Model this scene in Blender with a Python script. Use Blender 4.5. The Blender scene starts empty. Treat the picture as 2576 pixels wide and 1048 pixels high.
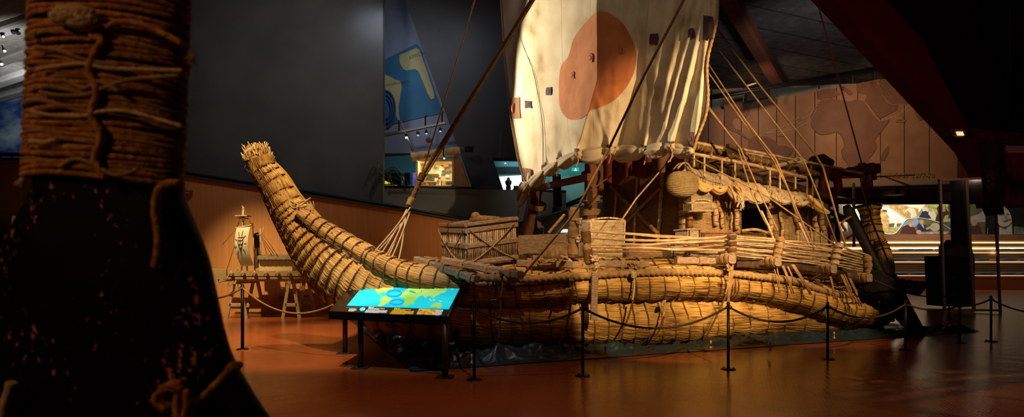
import bpy, math, random
import numpy as np
from mathutils import Vector, noise as mnoise
random.seed(7); np.random.seed(7)
V = Vector
F = 1400.0; HC = 1.5; YH = 672.0; CX = 1288.0
SC = bpy.context.scene; COL = SC.collection
UD = V((0.9272, 0.3746, 0)); OD = V((-0.3746, 0.9272, 0)); S0 = V((-1.44, 7.98, 0))

def P(px, py, Y):                       # point seen at that place of the photograph, Y metres away
    return V(((px-CX)/F*Y, Y, HC+(YH-py)/F*Y))
def PZ(px, py, z=0.0):
    return P(px, py, (z-HC)*F/(YH-py))
def PO(px, py, o):                      # on the vertical plane that runs o metres inboard of the tarp edge
    s = (px-CX)/F
    return P(px, py, (o + S0.dot(OD))/(OD.x*s+OD.y))
def PU(px, py, u):                      # on the vertical plane across the ship at station u
    s = (px-CX)/F
    return P(px, py, (u + S0.dot(UD))/(UD.x*s+UD.y))
def S(u, o, z): return S0 + UD*u + OD*o + V((0, 0, z))
def toS(p):
    d = p - S0
    return d.dot(UD), d.dot(OD), p.z
class VP:                               # a vertical wall plane through two ground points
    def __init__(s, xa, ya, xb, yb):
        s.a = P(xa, YH, ya); b = P(xb, YH, yb)
        d = (b-s.a).normalized(); s.d = d
        n = V((d.y, -d.x, 0))
        if n.y > 0: n = -n
        s.n = n                          # towards the camera
    def p(s, px, py, off=0.0):
        dr = V(((px-CX)/F, 1, (YH-py)/F)); o = V((0, 0, HC))
        t = ((s.a - o).dot(s.n) + off)/dr.dot(s.n)
        return o + dr*t
class PL:                               # any plane
    def __init__(s, a, b, c):
        s.a = V(a); s.n = (V(b)-V(a)).cross(V(c)-V(a)).normalized()
        if s.n.dot(V((0, 0, HC))-s.a) < 0: s.n = -s.n
    def p(s, px, py, off=0.0):
        dr = V(((px-CX)/F, 1, (YH-py)/F)); o = V((0, 0, HC))
        t = ((s.a - o).dot(s.n) + off)/dr.dot(s.n)
        return o + dr*t

# ---------------------------------------------------------------- materials
MATS = {}
def _nt(name):
    m = bpy.data.materials.new(name); m.use_nodes = True
    nt = m.node_tree; b = nt.nodes['Principled BSDF']
    return m, nt, b
def mat(name, c1, c2=None, scale=6.0, rough=.7, bump=0.0, stretch=(1, 1, 1), metal=0.0, coord='Object',
        spec=.4, detail=5.0, emis=0.0, bscale=None, c3=None, trans=0.0, sheen=0.0):
    if name in MATS: return MATS[name]
    m, nt, b = _nt(name); N = nt.nodes; L = nt.links
    b.inputs['Roughness'].default_value = rough; b.inputs['Metallic'].default_value = metal
    b.inputs['Specular IOR Level'].default_value = spec
    if trans: b.inputs['Transmission Weight'].default_value = trans
    b.inputs['Base Color'].default_value = (*c1, 1)
    if c2 is not None or bump:
        tc = N.new('ShaderNodeTexCoord'); mp = N.new('ShaderNodeMapping')
        L.new(tc.outputs[coord], mp.inputs[0]); mp.inputs['Scale'].default_value = stretch
        nz = N.new('ShaderNodeTexNoise'); nz.inputs['Scale'].default_value = scale; nz.inputs['Detail'].default_value = detail
        L.new(mp.outputs[0], nz.inputs['Vector'])
        if c2 is not None:
            r = N.new('ShaderNodeValToRGB'); L.new(nz.outputs['Fac'], r.inputs[0])
            r.color_ramp.elements[0].position = .33; r.color_ramp.elements[1].position = .67
            r.color_ramp.elements[0].color = (*c1, 1); r.color_ramp.elements[1].color = (*c2, 1)
            if c3 is not None:
                e = r.color_ramp.elements.new(.5); e.color = (*c3, 1)
            L.new(r.outputs[0], b.inputs['Base Color'])
            if emis: L.new(r.outputs[0], b.inputs['Emission Color'])
        if bump:
            n2 = nz
            if bscale:
                n2 = N.new('ShaderNodeTexNoise'); n2.inputs['Scale'].default_value = bscale; n2.inputs['Detail'].default_value = 4
                L.new(mp.outputs[0], n2.inputs['Vector'])
            bp = N.new('ShaderNodeBump'); bp.inputs['Strength'].default_value = bump; bp.inputs['Distance'].default_value = .02
            L.new(n2.outputs['Fac'], bp.inputs['Height']); L.new(bp.outputs[0], b.inputs['Normal'])
    if emis:
        if c2 is None: b.inputs['Emission Color'].default_value = (*c1, 1)
        b.inputs['Emission Strength'].default_value = emis
    MATS[name] = m
    return m

# ---------------------------------------------------------------- mesh builder
class MB:
    def __init__(s): s.v = []; s.f = []; s.uv = {}; s.smooth = False; s.sm = []
    def add(s, vs, fs, uvs=None, smooth=False):
        b = len(s.v); s.v.extend([tuple(x) for x in vs])
        for i, f in enumerate(fs):
            if uvs is not None: s.uv[len(s.f)] = [uvs[k] for k in f]
            s.f.append(tuple(b+k for k in f)); s.sm.append(smooth)
        return s
    def hexa(s, q):                     # q: four bottom, four top corners in the same order
        return s.add(q, [(3, 2, 1, 0), (4, 5, 6, 7), (0, 1, 5, 4), (1, 2, 6, 5), (2, 3, 7, 6), (3, 0, 4, 7)])
    def box(s, c, d, bev=0):
        x, y, z = c; a, b, e = d[0]/2, d[1]/2, d[2]/2
        return s.hexa([(x-a, y-b, z-e), (x+a, y-b, z-e), (x+a, y+b, z-e), (x-a, y+b, z-e),
                       (x-a, y-b, z+e), (x+a, y-b, z+e), (x+a, y+b, z+e), (x-a, y+b, z+e)])
    def bar(s, a, b, w, h, up=(0, 0, 1)):
        a, b = V(a), V(b); t = (b-a).normalized(); up = V(up)
        if abs(t.dot(up)) > .95: up = V((0.37, .93, 0))
        sd = t.cross(up).normalized()*w/2; u2 = sd.cross(t).normalized()*h/2
        c = .18*min(w, h)
        ring = []
        for p in (a, b):
            for (i, j) in ((-1, -1), (1, -1), (1, 1), (-1, 1)):
                for k in (0, 1):
                    # chamfered corner
                    ds = c if (k == (1 if i*j > 0 else 0)) else 0; dh = c if ds == 0 else 0
                    ring.append(p + sd*i*(1-ds/(w/2)) + u2*j*(1-dh/(h/2)))
        fs = [(k, (k+1) % 8, 8+(k+1) % 8, 8+k) for k in range(8)]
        fs += [tuple(range(7, -1, -1)), tuple(range(8, 16))]
        return s.add(ring, fs)
    def tube(s, pts, r, n=8, cap=True, rfun=None, smooth=True):
        pts = [V(p) for p in pts]; m = len(pts); rs = r if isinstance(r, (list, tuple)) else [r]*m
        T = [(pts[min(i+1, m-1)]-pts[max(i-1, 0)]) for i in range(m)]
        T = [t.normalized() if t.length > 1e-9 else V((0, 0, 1)) for t in T]
        ref = V((0, 0, 1)) if abs(T[0].z) < .9 else V((1, 0, 0))
        nx = T[0].cross(ref).normalized(); vs = []
        L = 0
        for i in range(m):
            if i: L += (pts[i]-pts[i-1]).length
            nx = (nx - T[i]*nx.dot(T[i]))
            nx = nx.normalized() if nx.length > 1e-6 else T[i].orthogonal().normalized()
            ny = T[i].cross(nx)
            for k in range(n):
                a = 2*math.pi*k/n; rr = rs[i]*(rfun(a, L) if rfun else 1)
                vs.append(pts[i]+nx*math.cos(a)*rr+ny*math.sin(a)*rr)
        fs = [(i*n+k, i*n+(k+1) % n, (i+1)*n+(k+1) % n, (i+1)*n+k) for i in range(m-1) for k in range(n)]
        s.add(vs, fs, smooth=smooth)
        if cap:
            b = len(s.v)-len(vs)
            s.f.append(tuple(b+k for k in range(n-1, -1, -1))); s.sm.append(False)
            s.f.append(tuple(b+(m-1)*n+k for k in range(n))); s.sm.append(False)
        return s
    def rope(s, pts, r, pitch=None, n=9):   # three-strand laid rope
        pitch = pitch or r*9
        st = pitch/20 if r > .02 else pitch/9
        pts = resample(pts, st, 1500)
        return s.tube(pts, r, n, rfun=lambda a, L: .60+.46*abs(math.cos(1.5*(a-2*math.pi*L/pitch)))**.55, smooth=True)
    def ell(s, c, rx, ry, rz, nu=16, nv=10, fn=None):
        c = V(c); vs = []; 
        for j in range(nv+1):
            th = math.pi*j/nv
            for i in range(nu):
                ph = 2*math.pi*i/nu
                d = V((math.sin(th)*math.cos(ph), math.sin(th)*math.sin(ph), math.cos(th)))
                k = fn(d) if fn else 1
                vs.append(c+V((d.x*rx, d.y*ry, d.z*rz))*k)
        return s.add(vs, [(j*nu+i, j*nu+(i+1) % nu, (j+1)*nu+(i+1) % nu, (j+1)*nu+i) for j in range(nv) for i in range(nu)], smooth=True)
    def poly(s, pts, th):               # prism: flat outline given thickness vector th
        pts = [V(p) for p in pts]; th = V(th); n = len(pts)
        vs = pts+[p+th for p in pts]
        fs = [tuple(range(n)), tuple(range(2*n-1, n-1, -1))]+[(k, n+k, n+(k+1) % n, (k+1) % n) for k in range(n)]
        return s.add(vs, fs)
    def grid(s, fn, nu, nv, smooth=True, uvs=None):
        vs = [fn(i/nu, j/nv) for j in range(nv+1) for i in range(nu+1)]
        w = nu+1
        uv = [uvs(i/nu, j/nv) for j in range(nv+1) for i in range(nu+1)] if uvs else None
        return s.add(vs, [(j*w+i, j*w+i+1, (j+1)*w+i+1, (j+1)*w+i) for j in range(nv) for i in range(nu)], uv, smooth)
    def lathe(s, c, prof, n=20, smooth=True):
        c = V(c); vs = []
        for (r, z) in prof:
            for k in range(n):
                a = 2*math.pi*k/n; vs.append(c+V((r*math.cos(a), r*math.sin(a), z)))
        m = len(prof)
        s.add(vs, [(i*n+k, i*n+(k+1) % n, (i+1)*n+(k+1) % n, (i+1)*n+k) for i in range(m-1) for k in range(n)], smooth=smooth)
        return s
def cr(pts, n):                         # Catmull-Rom through n-dimensional points
    A = np.array([list(p) for p in pts], float); m = len(A)
    A = np.vstack([2*A[0]-A[1], A, 2*A[-1]-A[-2]]); out = []
    for t in np.linspace(0, m-1, n):
        i = min(int(t), m-2); f = t-i
        p0, p1, p2, p3 = A[i], A[i+1], A[i+2], A[i+3]
        out.append(.5*((2*p1)+(-p0+p2)*f+(2*p0-5*p1+4*p2-p3)*f*f+(-p0+3*p1-3*p2+p3)*f**3))
    return np.array(out)
def resample(pts, step, mx=600):
    A = np.array([list(p) for p in pts], float)
    d = np.r_[0, np.cumsum(np.linalg.norm(np.diff(A, axis=0), axis=1))]
    n = int(max(2, min(mx, d[-1]/step)))
    t = np.linspace(0, d[-1], n)
    return [V((np.interp(x, d, A[:, 0]), np.interp(x, d, A[:, 1]), np.interp(x, d, A[:, 2]))) for x in t]
def crv(pts, n=24): return [V(p) for p in cr([tuple(p) for p in pts], n)]
def sag(a, b, s, n=16): return [V(a).lerp(V(b), i/n)-V((0, 0, 4*s*(i/n)*(1-i/n))) for i in range(n+1)]

# ---------------------------------------------------------------- objects
WL = {}
def wloc(p): return WL.get(p.name, V((0, 0, 0)))
def obj(name, mb, m, parent=None, label=None, kind=None, cat=None, group=None, solid=None, sub=0, bevel=0):
    me = bpy.data.meshes.new(name)
    me.from_pydata([tuple(v) for v in mb.v], [], mb.f)
    me.polygons.foreach_set('use_smooth', mb.sm)
    if mb.uv:
        ul = me.uv_layers.new(name='UVMap')
        for i, p in enumerate(me.polygons):
            if i in mb.uv:
                for k, li in enumerate(p.loop_indices): ul.data[li].uv = mb.uv[i][k]
    me.validate(); me.update()
    o = bpy.data.objects.new(name, me); COL.objects.link(o)
    if m is not None: me.materials.append(MATS[m] if isinstance(m, str) else m)
    if parent is not None:
        o.parent = parent
        o.location = -wloc(parent)
    if solid:
        md = o.modifiers.new('s', 'SOLIDIFY'); md.thickness = solid; md.offset = 0
    if bevel:
        md = o.modifiers.new('b', 'BEVEL'); md.width = bevel; md.segments = 2; md.limit_method = 'ANGLE'
    if sub:
        md = o.modifiers.new('u', 'SUBSURF'); md.levels = sub; md.render_levels = sub
    tag(o, label, cat, group, kind)
    return o
def tag(o, label=None, cat=None, group=None, kind=None):
    if label: o['label'] = label
    if cat: o['category'] = cat
    if group: o['group'] = group
    if kind: o['kind'] = kind
    return o
def thing(name, label, cat, loc=(0, 0, 0), group=None):
    o = bpy.data.objects.new(name, None); COL.objects.link(o); o.location = loc; o.empty_display_size = .1; WL[o.name] = V(loc)
    return tag(o, label, cat, group)
def text(name, s, size, origin, right, up, m, parent=None, label=None, cat=None, depth=.004, group=None, align='LEFT'):
    cu = bpy.data.curves.new(name, 'FONT'); cu.body = s; cu.size = size; cu.extrude = depth; cu.align_x = align
    cu.materials.append(MATS[m])
    o = bpy.data.objects.new(name, cu); COL.objects.link(o)
    from mathutils import Matrix
    r = V(right).normalized(); u = V(up); u = (u-r*u.dot(r)).normalized(); n = r.cross(u)
    M = Matrix((r, u, n)).transposed().to_4x4(); M.translation = V(origin)
    if parent is not None:
        o.parent = parent
        M.translation = V(origin)-wloc(parent)
    o.matrix_local = M if parent is not None else M
    if parent is None: o.matrix_world = M
    bpy.context.view_layer.update(); dg = bpy.context.evaluated_depsgraph_get()
    me = bpy.data.meshes.new_from_object(o.evaluated_get(dg)); n = bpy.data.objects.new('tmp', me); COL.objects.link(n)
    n.parent = parent; n.matrix_local = M.copy(); bpy.data.objects.remove(o); n.name = name
    return tag(n, label, cat, group)
def copy_tree(root, loc):
    r = root.copy(); COL.objects.link(r); r.location = loc
    for ch in list(root.children):
        c = ch.copy(); COL.objects.link(c); c.parent = r
        for g in list(ch.children):
            d = g.copy(); COL.objects.link(d); d.parent = c
    return r
def spot(name, loc, tgt, power, col, ang=40, blend=.4, size=.1):
    l = bpy.data.lights.new(name, 'SPOT'); l.energy = power; l.color = col
    l.spot_size = math.radians(ang); l.spot_blend = blend; l.shadow_soft_size = size
    o = bpy.data.objects.new(name, l); COL.objects.link(o); o.location = loc
    o.rotation_euler = (V(tgt)-V(loc)).to_track_quat('-Z', 'Y').to_euler()
    return o
def area(name, loc, tgt, power, col, sx, sy):
    l = bpy.data.lights.new(name, 'AREA'); l.energy = power; l.color = col; l.shape = 'RECTANGLE'; l.size = sx; l.size_y = sy
    o = bpy.data.objects.new(name, l); COL.objects.link(o); o.location = loc
    o.rotation_euler = (V(tgt)-V(loc)).to_track_quat('-Z', 'Y').to_euler()
    return o
def point(name, loc, power, col, size=.1):
    l = bpy.data.lights.new(name, 'POINT'); l.energy = power; l.color = col; l.shadow_soft_size = size
    o = bpy.data.objects.new(name, l); COL.objects.link(o); o.location = loc
    return o

# camera
cd = bpy.data.cameras.new('camera'); cam = bpy.data.objects.new('camera', cd); COL.objects.link(cam)
cam.location = (0, 0, HC); cam.rotation_euler = (math.pi/2, 0, 0)
cd.sensor_fit = 'HORIZONTAL'; cd.sensor_width = 36; cd.lens = 36*F/2576; cd.shift_y = (YH-524)/2576
cd.clip_start = .05; cd.clip_end = 300
cd.dof.use_dof = True; cd.dof.focus_distance = 10.5; cd.dof.aperture_fstop = 3.2
SC.camera = cam
SC.view_settings.view_transform = 'Standard'; SC.view_settings.look = 'None'
SC.view_settings.exposure = 0; SC.view_settings.gamma = 1; SC.view_settings.use_curve_mapping = False
w = bpy.data.worlds.new('world'); SC.world = w; w.use_nodes = True
w.node_tree.nodes['Background'].inputs[0].default_value = (.5, .25, .18, 1)
w.node_tree.nodes['Background'].inputs[1].default_value = .006

# ---------------------------------------------------------------- palette
def reed_mat(name, cd_, cm, cl, along=2.2, around=70):
    m, nt, b = _nt(name); N = nt.nodes; L = nt.links
    uv = N.new('ShaderNodeUVMap'); mp = N.new('ShaderNodeMapping'); L.new(uv.outputs[0], mp.inputs[0])
    mp.inputs['Scale'].default_value = (along, around, 1)
    nz = N.new('ShaderNodeTexNoise'); nz.inputs['Scale'].default_value = 1.0; nz.inputs['Detail'].default_value = 3
    L.new(mp.outputs[0], nz.inputs['Vector'])
    mp2 = N.new('ShaderNodeMapping'); L.new(uv.outputs[0], mp2.inputs[0]); mp2.inputs['Scale'].default_value = (1.2, 3, 1)
    n2 = N.new('ShaderNodeTexNoise'); n2.inputs['Scale'].default_value = 1; L.new(mp2.outputs[0], n2.inputs['Vector'])
    mx = N.new('ShaderNodeMath'); mx.operation = 'MULTIPLY_ADD'; mx.inputs[1].default_value = .35
    L.new(n2.outputs['Fac'], mx.inputs[0])
    sb = N.new('ShaderNodeMath'); sb.operation = 'SUBTRACT'; sb.inputs[1].default_value = .17
    L.new(nz.outputs['Fac'], sb.inputs[0]); L.new(sb.outputs[0], mx.inputs[2])
    r = N.new('ShaderNodeValToRGB'); L.new(mx.outputs[0], r.inputs[0]); e = r.color_ramp.elements
    e[0].position = .3; e[0].color = (*cd_, 1); e[1].position = .68; e[1].color = (*cl, 1)
    k = e.new(.45); k.color = (*cm, 1)
    L.new(r.outputs[0], b.inputs['Base Color'])
    bp = N.new('ShaderNodeBump'); bp.inputs['Strength'].default_value = .7; bp.inputs['Distance'].default_value = .015
    L.new(nz.outputs['Fac'], bp.inputs['Height']); L.new(bp.outputs[0], b.inputs['Normal'])
    b.inputs['Roughness'].default_value = .5; b.inputs['Specular IOR Level'].default_value = .35
    MATS[name] = m
reed_mat('reed', (.06, .02, .004), (.44, .235, .05), (.76, .49, .15))
def weave_mat(name, c1, c2, su, sv, rough=.65):
    m, nt, b = _nt(name); N = nt.nodes; L = nt.links
    uv = N.new('ShaderNodeUVMap')
    sp = N.new('ShaderNodeSeparateXYZ'); L.new(uv.outputs[0], sp.inputs[0])
    def mth(op, a, b_=None, c=None):
        n = N.new('ShaderNodeMath'); n.operation = op
        for i, x in enumerate((a, b_, c)):
            if x is None: continue
            if isinstance(x, (int, float)): n.inputs[i].default_value = x
            else: L.new(x, n.inputs[i])
        return n.outputs[0]
    nw = N.new('ShaderNodeTexNoise'); nw.inputs['Scale'].default_value = 6; L.new(uv.outputs[0], nw.inputs['Vector'])
    vv = mth('MULTIPLY_ADD', nw.outputs['Fac'], sv*2.5, sp.outputs[1])
    k = mth('FLOOR', mth('DIVIDE', sp.outputs[0], su))
    s1 = mth('SINE', mth('ADD', mth('MULTIPLY', vv, 2*math.pi/sv), mth('MULTIPLY', k, math.pi)))
    st = mth('ABSOLUTE', mth('SINE', mth('MULTIPLY', sp.outputs[0], math.pi/su)))
    h = mth('MULTIPLY', mth('MULTIPLY_ADD', s1, .5, .5), mth('POWER', st, .5))
    mp = N.new('ShaderNodeMapping'); mp.inputs['Scale'].default_value = (3, 60, 1); L.new(uv.outputs[0], mp.inputs[0])
    nz = N.new('ShaderNodeTexNoise'); nz.inputs['Scale'].default_value = 1; nz.inputs['Detail'].default_value = 3; L.new(mp.outputs[0], nz.inputs['Vector'])
    f = mth('MULTIPLY_ADD', h, .55, mth('MULTIPLY_ADD', nz.outputs['Fac'], 1.3, -.35))
    r = N.new('ShaderNodeValToRGB'); L.new(f, r.inputs[0]); e = r.color_ramp.elements
    e[0].position = .12; e[0].color = (c1[0]*.22, c1[1]*.18, c1[2]*.15, 1); e[1].position = .95; e[1].color = (*c2, 1); q = e.new(.5); q.color = (*c1, 1)
    L.new(r.outputs[0], b.inputs['Base Color'])
    bp = N.new('ShaderNodeBump'); bp.inputs['Strength'].default_value = .9; bp.inputs['Distance'].default_value = .015
    L.new(h, bp.inputs['Height']); L.new(bp.outputs[0], b.inputs['Normal'])
    b.inputs['Roughness'].default_value = rough
    MATS[name] = m
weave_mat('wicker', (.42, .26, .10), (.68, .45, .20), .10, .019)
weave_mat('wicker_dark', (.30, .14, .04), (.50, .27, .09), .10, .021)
weave_mat('wicker_pale', (.50, .37, .20), (.68, .52, .30), .07, .016)
mat('rope', (.28, .16, .06), (.46, .29, .12), 12, .9, .15, bscale=60)
mat('rope_dark', (.10, .045, .012), (.19, .09, .03), 30, .9, .4)
mat('rope_pale', (.48, .33, .17), (.70, .54, .33), 40, .9, .4)
mat('rope_lash', (.30, .11, .025), (.62, .30, .10), 60, .9, .5, c3=(.42, .17, .045))
mat('bamboo', (.34, .21, .10), (.62, .45, .25), 5, .45, .1, stretch=(1, 1, 3))
mat('cane', (.28, .18, .10), (.58, .43, .27), 3, .6, .1, stretch=(1, 1, 6))
mat('bamboo_dark', (.25, .11, .03), (.42, .20, .06), 9, .5, .2)
mat('wood_old', (.20, .13, .075), (.42, .30, .19), 14, .75, .35, stretch=(1, 1, 4), c3=(.30, .20, .12))
mat('wood_red', (.16, .055, .025), (.27, .11, .05), 10, .65, .3, stretch=(3, 3, .6))
mat('wood_dark', (.035, .018, .010), (.10, .05, .025), 12, .6, .3)
mat('bark', (.20, .11, .045), (.38, .24, .12), 18, .85, .8, stretch=(1, 1, .5))
mat('black_paint', (.008, .007, .006), (.02, .015, .011), 20, .6, .2)
mat('black_metal', (.012, .011, .010), None, rough=.4, metal=.6)
mat('grey_metal', (.25, .24, .22), None, rough=.35, metal=.8)
mat('white_paint', (.7, .68, .62), None, rough=.5)
# ================================================================ the hall
mat('concrete_dark', (.045, .046, .047), (.062, .062, .062), .9, .8, .12, bscale=8)
mat('concrete_grey', (.095, .105, .110), (.12, .13, .135), .8, .8, .1, bscale=9)
mat('red_wall', (.46, .185, .055), (.55, .24, .075), 6, .75, .12, stretch=(4, 4, .12))
mat('plaster_blue', (.20, .25, .36), (.24, .30, .42), 1.2, .8)
mat('plaster_cyan', (.17, .35, .38), (.20, .39, .43), 1, .7)
mat('ceiling_board', (.05, .045, .04), (.10, .09, .08), 3, .9, .3, bscale=14)
mat('steel_dark', (.02, .02, .02), None, rough=.45, metal=.5)
mat('beam_red', (.15, .012, .012), (.19, .018, .015), 2, .7)
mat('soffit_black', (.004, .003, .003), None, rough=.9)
mat('wall_dark', (.02, .015, .013), (.03, .02, .018), 2, .85)
def floor_mat():
    m, nt, b = _nt('floor_vinyl'); N = nt.nodes; L = nt.links
    tc = N.new('ShaderNodeTexCoord'); nz = N.new('ShaderNodeTexNoise'); nz.inputs['Scale'].default_value = .6; nz.inputs['Detail'].default_value = 4
    L.new(tc.outputs['Object'], nz.inputs['Vector'])
    r = N.new('ShaderNodeValToRGB'); L.new(nz.outputs['Fac'], r.inputs[0])
    r.color_ramp.elements[0].color = (.28, .065, .016, 1); r.color_ramp.elements[0].position = .3
    r.color_ramp.elements[1].color = (.37, .10, .026, 1); r.color_ramp.elements[1].position = .7
    L.new(r.outputs[0], b.inputs['Base Color'])
    mp = N.new('ShaderNodeMapping'); mp.inputs['Rotation'].default_value = (0, 0, .385); L.new(tc.outputs['Object'], mp.inputs[0])
    w1 = N.new('ShaderNodeTexVoronoi'); w1.inputs['Scale'].default_value = 22; w1.inputs['Randomness'].default_value = .0
    L.new(mp.outputs[0], w1.inputs['Vector'])
    n2 = N.new('ShaderNodeTexNoise'); n2.inputs['Scale'].default_value = 2.2; n2.inputs['Detail'].default_value = 2
    L.new(tc.outputs['Object'], n2.inputs['Vector'])
    ad = N.new('ShaderNodeMath'); ad.operation = 'MULTIPLY_ADD'; ad.inputs[1].default_value = .16
    L.new(w1.outputs['Distance'], ad.inputs[0]); L.new(n2.outputs['Fac'], ad.inputs[2])
    bp = N.new('ShaderNodeBump'); bp.inputs['Strength'].default_value = .35; bp.inputs['Distance'].default_value = .02
    L.new(ad.outputs[0], bp.inputs['Height']); L.new(bp.outputs[0], b.inputs['Normal'])
    b.inputs['Roughness'].default_value = .2; b.inputs['Specular IOR Level'].default_value = .5
    MATS['floor_vinyl'] = m
floor_mat()
def struct(name, mb, m, parent=None, label=None, **k):
    return obj(name, mb, m, parent, label, None if parent is not None else 'structure', **k)
CZ = 12.2
struct('floor', MB().box((8, 22, -.1), (76, 60, .2)), 'floor_vinyl', label='glossy red-brown vinyl floor with a fine tread pattern')
struct('wall_back', MB().box((8, 50.2, 7), (76, .4, 14.6)), 'wall_dark', label='dark rear wall of the museum hall')
struct('wall_left', MB().box((-30.2, 22, 7), (.4, 60, 14.6)), 'wall_dark', label='dark left side wall of the hall')
struct('wall_right', MB().box((46.2, 22, 7), (.4, 60, 14.6)), 'wall_dark', label='dark right side wall of the hall')
cb = MB(); cb.box((8, 22, CZ+.2), (76, 60, .4))
cl = struct('ceiling', cb, 'ceiling_board', label='dark fibreboard ceiling with narrow seams between the boards')
sm_ = MB()
for i in range(16):
    a = V((6+i*.0, 20+i*1.5, CZ)); 
    sm_.bar(S(-2, 8+i*1.5, 0)*1+V((0, 0, CZ-.004)), S(36, 8+i*1.5, 0)+V((0, 0, CZ-.004)), .05, .02)
obj('panel_seam', sm_, mat('seam', (.012, .012, .012), None, rough=.9), cl)
# wooden rafter and steel truss under the ceiling
def slab(name, pts, plane, th, m, label, off=0, parent=None, **k):
    mb = MB(); mb.poly([plane.p(x, y, off) for x, y in pts], plane.n*-th)
    return struct(name, mb, m, parent, label, **k)
mb = MB(); a = PZ(1818, -30, CZ-.3); b = PZ(1957, 206, CZ-.3); mb.bar(a, b, .62, .7)
struct('beam_rafter', mb, mat('rafter', (.13, .04, .02), (.20, .065, .03), 4, .7, .2, stretch=(.6, 2, 2)), label='reddish wooden rafter running under the dark ceiling')
# big raking beam and black soffit at the upper right
bp_ = VP(1990, 17.5, 2500, 18.5)
slab('beam_raking', [(2008, -90), (2165, -90), (2330, 95), (2440, 300), (2500, 450), (2500, 520), (2478, 430), (2440, 370), (2290, 210)], bp_, .6, 'beam_red', 'wide dark red raking roof beam crossing the upper right')
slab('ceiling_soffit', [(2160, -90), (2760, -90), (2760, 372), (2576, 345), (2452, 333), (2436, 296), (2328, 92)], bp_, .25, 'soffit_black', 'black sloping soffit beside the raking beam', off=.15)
slab('trim_1', [(2440, 322), (2760, 352), (2760, 376), (2470, 348)], bp_, .2, 'beam_red', 'thin dark red trim under the black soffit', off=.3)
# pale wall strip and panelled map wall at the right
mw = VP(1750, 33.0, 2480, 31.0)
slab('wall_upper_strip', [(1690, 232), (1700, 330), (2300, 260), (2300, 120)], mw, .3, mat('pale_wall', (.34, .30, .22), (.42, .38, .28), 2, .8), 'narrow pale plaster wall above the brown map panels', off=-.6)
mapw = slab('wall_map_panels', [(1690, 299), (2245, 193), (2408, 335), (2408, 449), (1690, 478)], mw, .35,
     mat('map_panel', (.34, .175, .085), (.43, .225, .115), 1.2, .65, .15, bscale=5), 'brown panelled wall with a relief map of the oceans')
mat('map_land', (.215, .10, .055), (.26, .125, .07), 2, .6, .15)
mat('groove', (.05, .022, .01), None, rough=.9)
mat('gold', (.62, .44, .13), None, rough=.4, metal=.5)
mat('dot_white', (.8, .75, .62), None, rough=.5)
def seam_top(x): return 193+(2245-x)*.191 if x < 2245 else 193+(x-2245)*.871
for x in (1740, 1782, 1822, 1865, 1908, 1954, 2001, 2050, 2104, 2158, 2215, 2275, 2338):
    mb = MB(); mb.poly([mw.p(x-.9, seam_top(x)+1, .01), mw.p(x+.9, seam_top(x)+1, .01), mw.p(x+.9, 448, .01), mw.p(x-.9, 448, .01)], mw.n*-.01)
    obj('panel_seam', mb, 'groove', mapw)
slab('wall_map_side', [(2408, 335), (2492, 415), (2492, 447), (2408, 449)], mw, .35, mat('side_red', (.13, .035, .02), None, rough=.8), 'dark reddish wall beside the map panels')
def c3(pts): return [(1740+x/2.279, y/2.279) for x, y in pts]
def c7(pts): return [(2100+x/2.62, 160+y/2.62) for x, y in pts]
def relief(name, pts, label, z=.06):
    mb = MB(); mb.poly([mw.p(x, y, z) for x, y in pts], mw.n*-z)
    return obj(name, mb, 'map_land', mapw, label)
relief('relief_africa', c3([(735,585),(750,572),(800,562),(830,570),(870,573),(905,580),(940,570),(985,577),(1000,600),(1022,635),(1050,670),(1078,694),(1100,695),(1137,683),(1128,700),(1105,730),(1080,762),(1050,798),(1058,828),(1060,850),(1040,880),(1018,905),(1015,940),(1000,975),(978,1005),(945,1012),(925,985),(905,960),(885,925),(868,905),(862,880),(860,858),(876,835),(870,800),(855,770),(835,758),(815,760),(790,768),(745,772),(725,765),(708,750),(688,727),(684,705),(690,690),(683,672),(688,655),(705,630),(715,610)]), 'raised outline of Africa')
relief('relief_arabia', c3([(945,480),(985,470),(1060,463),(1063,480),(1095,512),(1100,560),(1142,600),(1172,594),(1182,606),(1175,630),(1130,655),(1080,680),(1060,660),(1040,630),(1015,598),(993,575),(1010,545),(1000,537),(965,535),(945,510),(950,495)]), 'raised outline of Arabia')
relief('relief_asia', c3([(1066,463),(1110,450),(1193,446),(1246,500),(1290,552),(1290,600),(1255,592),(1230,600),(1180,598),(1168,590),(1140,598),(1104,558),(1100,512)]), 'raised outline of western Asia')
relief('relief_india', c7([(520,275),(560,262),(640,300),(600,320),(595,342),(590,358),(562,375),(545,350),(533,325)]), 'raised outline of India')
relief('relief_madagascar', c3([(1131,834),(1134,850),(1127,872),(1104,921),(1090,916),(1088,905),(1094,878),(1110,850),(1123,842)]), 'raised outline of Madagascar')
relief('relief_europe', c3([(720,520),(760,512),(790,506),(822,512),(832,520),(850,540),(835,552),(800,560),(772,560),(742,571),(722,562)]), 'raised outline of Spain')
relief('relief_italy', c3([(850,497),(870,492),(895,510),(915,520),(922,540),(905,545),(880,520),(862,510)]), 'raised outline of Italy')
relief('relief_north_america', c3([(180,600),(280,580),(345,570),(365,573),(350,590),(328,620),(335,640),(328,660),(295,690),(285,690),(262,672),(240,680),(235,700),(245,732),(262,742),(280,745),(300,772),(330,795),(325,803),(290,780),(260,760),(235,752),(212,740),(192,720),(188,680),(196,650),(188,620)]), 'raised outline of North America')
relief('relief_south_america', c3([(328,800),(345,785),(372,776),(385,785),(430,780),(480,808),(500,835),(545,835),(582,852),(575,875),(556,892),(550,960),(345,960),(312,855),(325,830)]), 'raised outline of South America')
def dots(pts, n, r=.024):
    mb = MB()
    pts = resample([V((x, y, 0)) for x, y in pts], 4.6)
    for q in pts:
        c = mw.p(q.x, q.y, .08); mb.ell(c, r, r*.4, r, 6, 4)
    return mb
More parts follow.
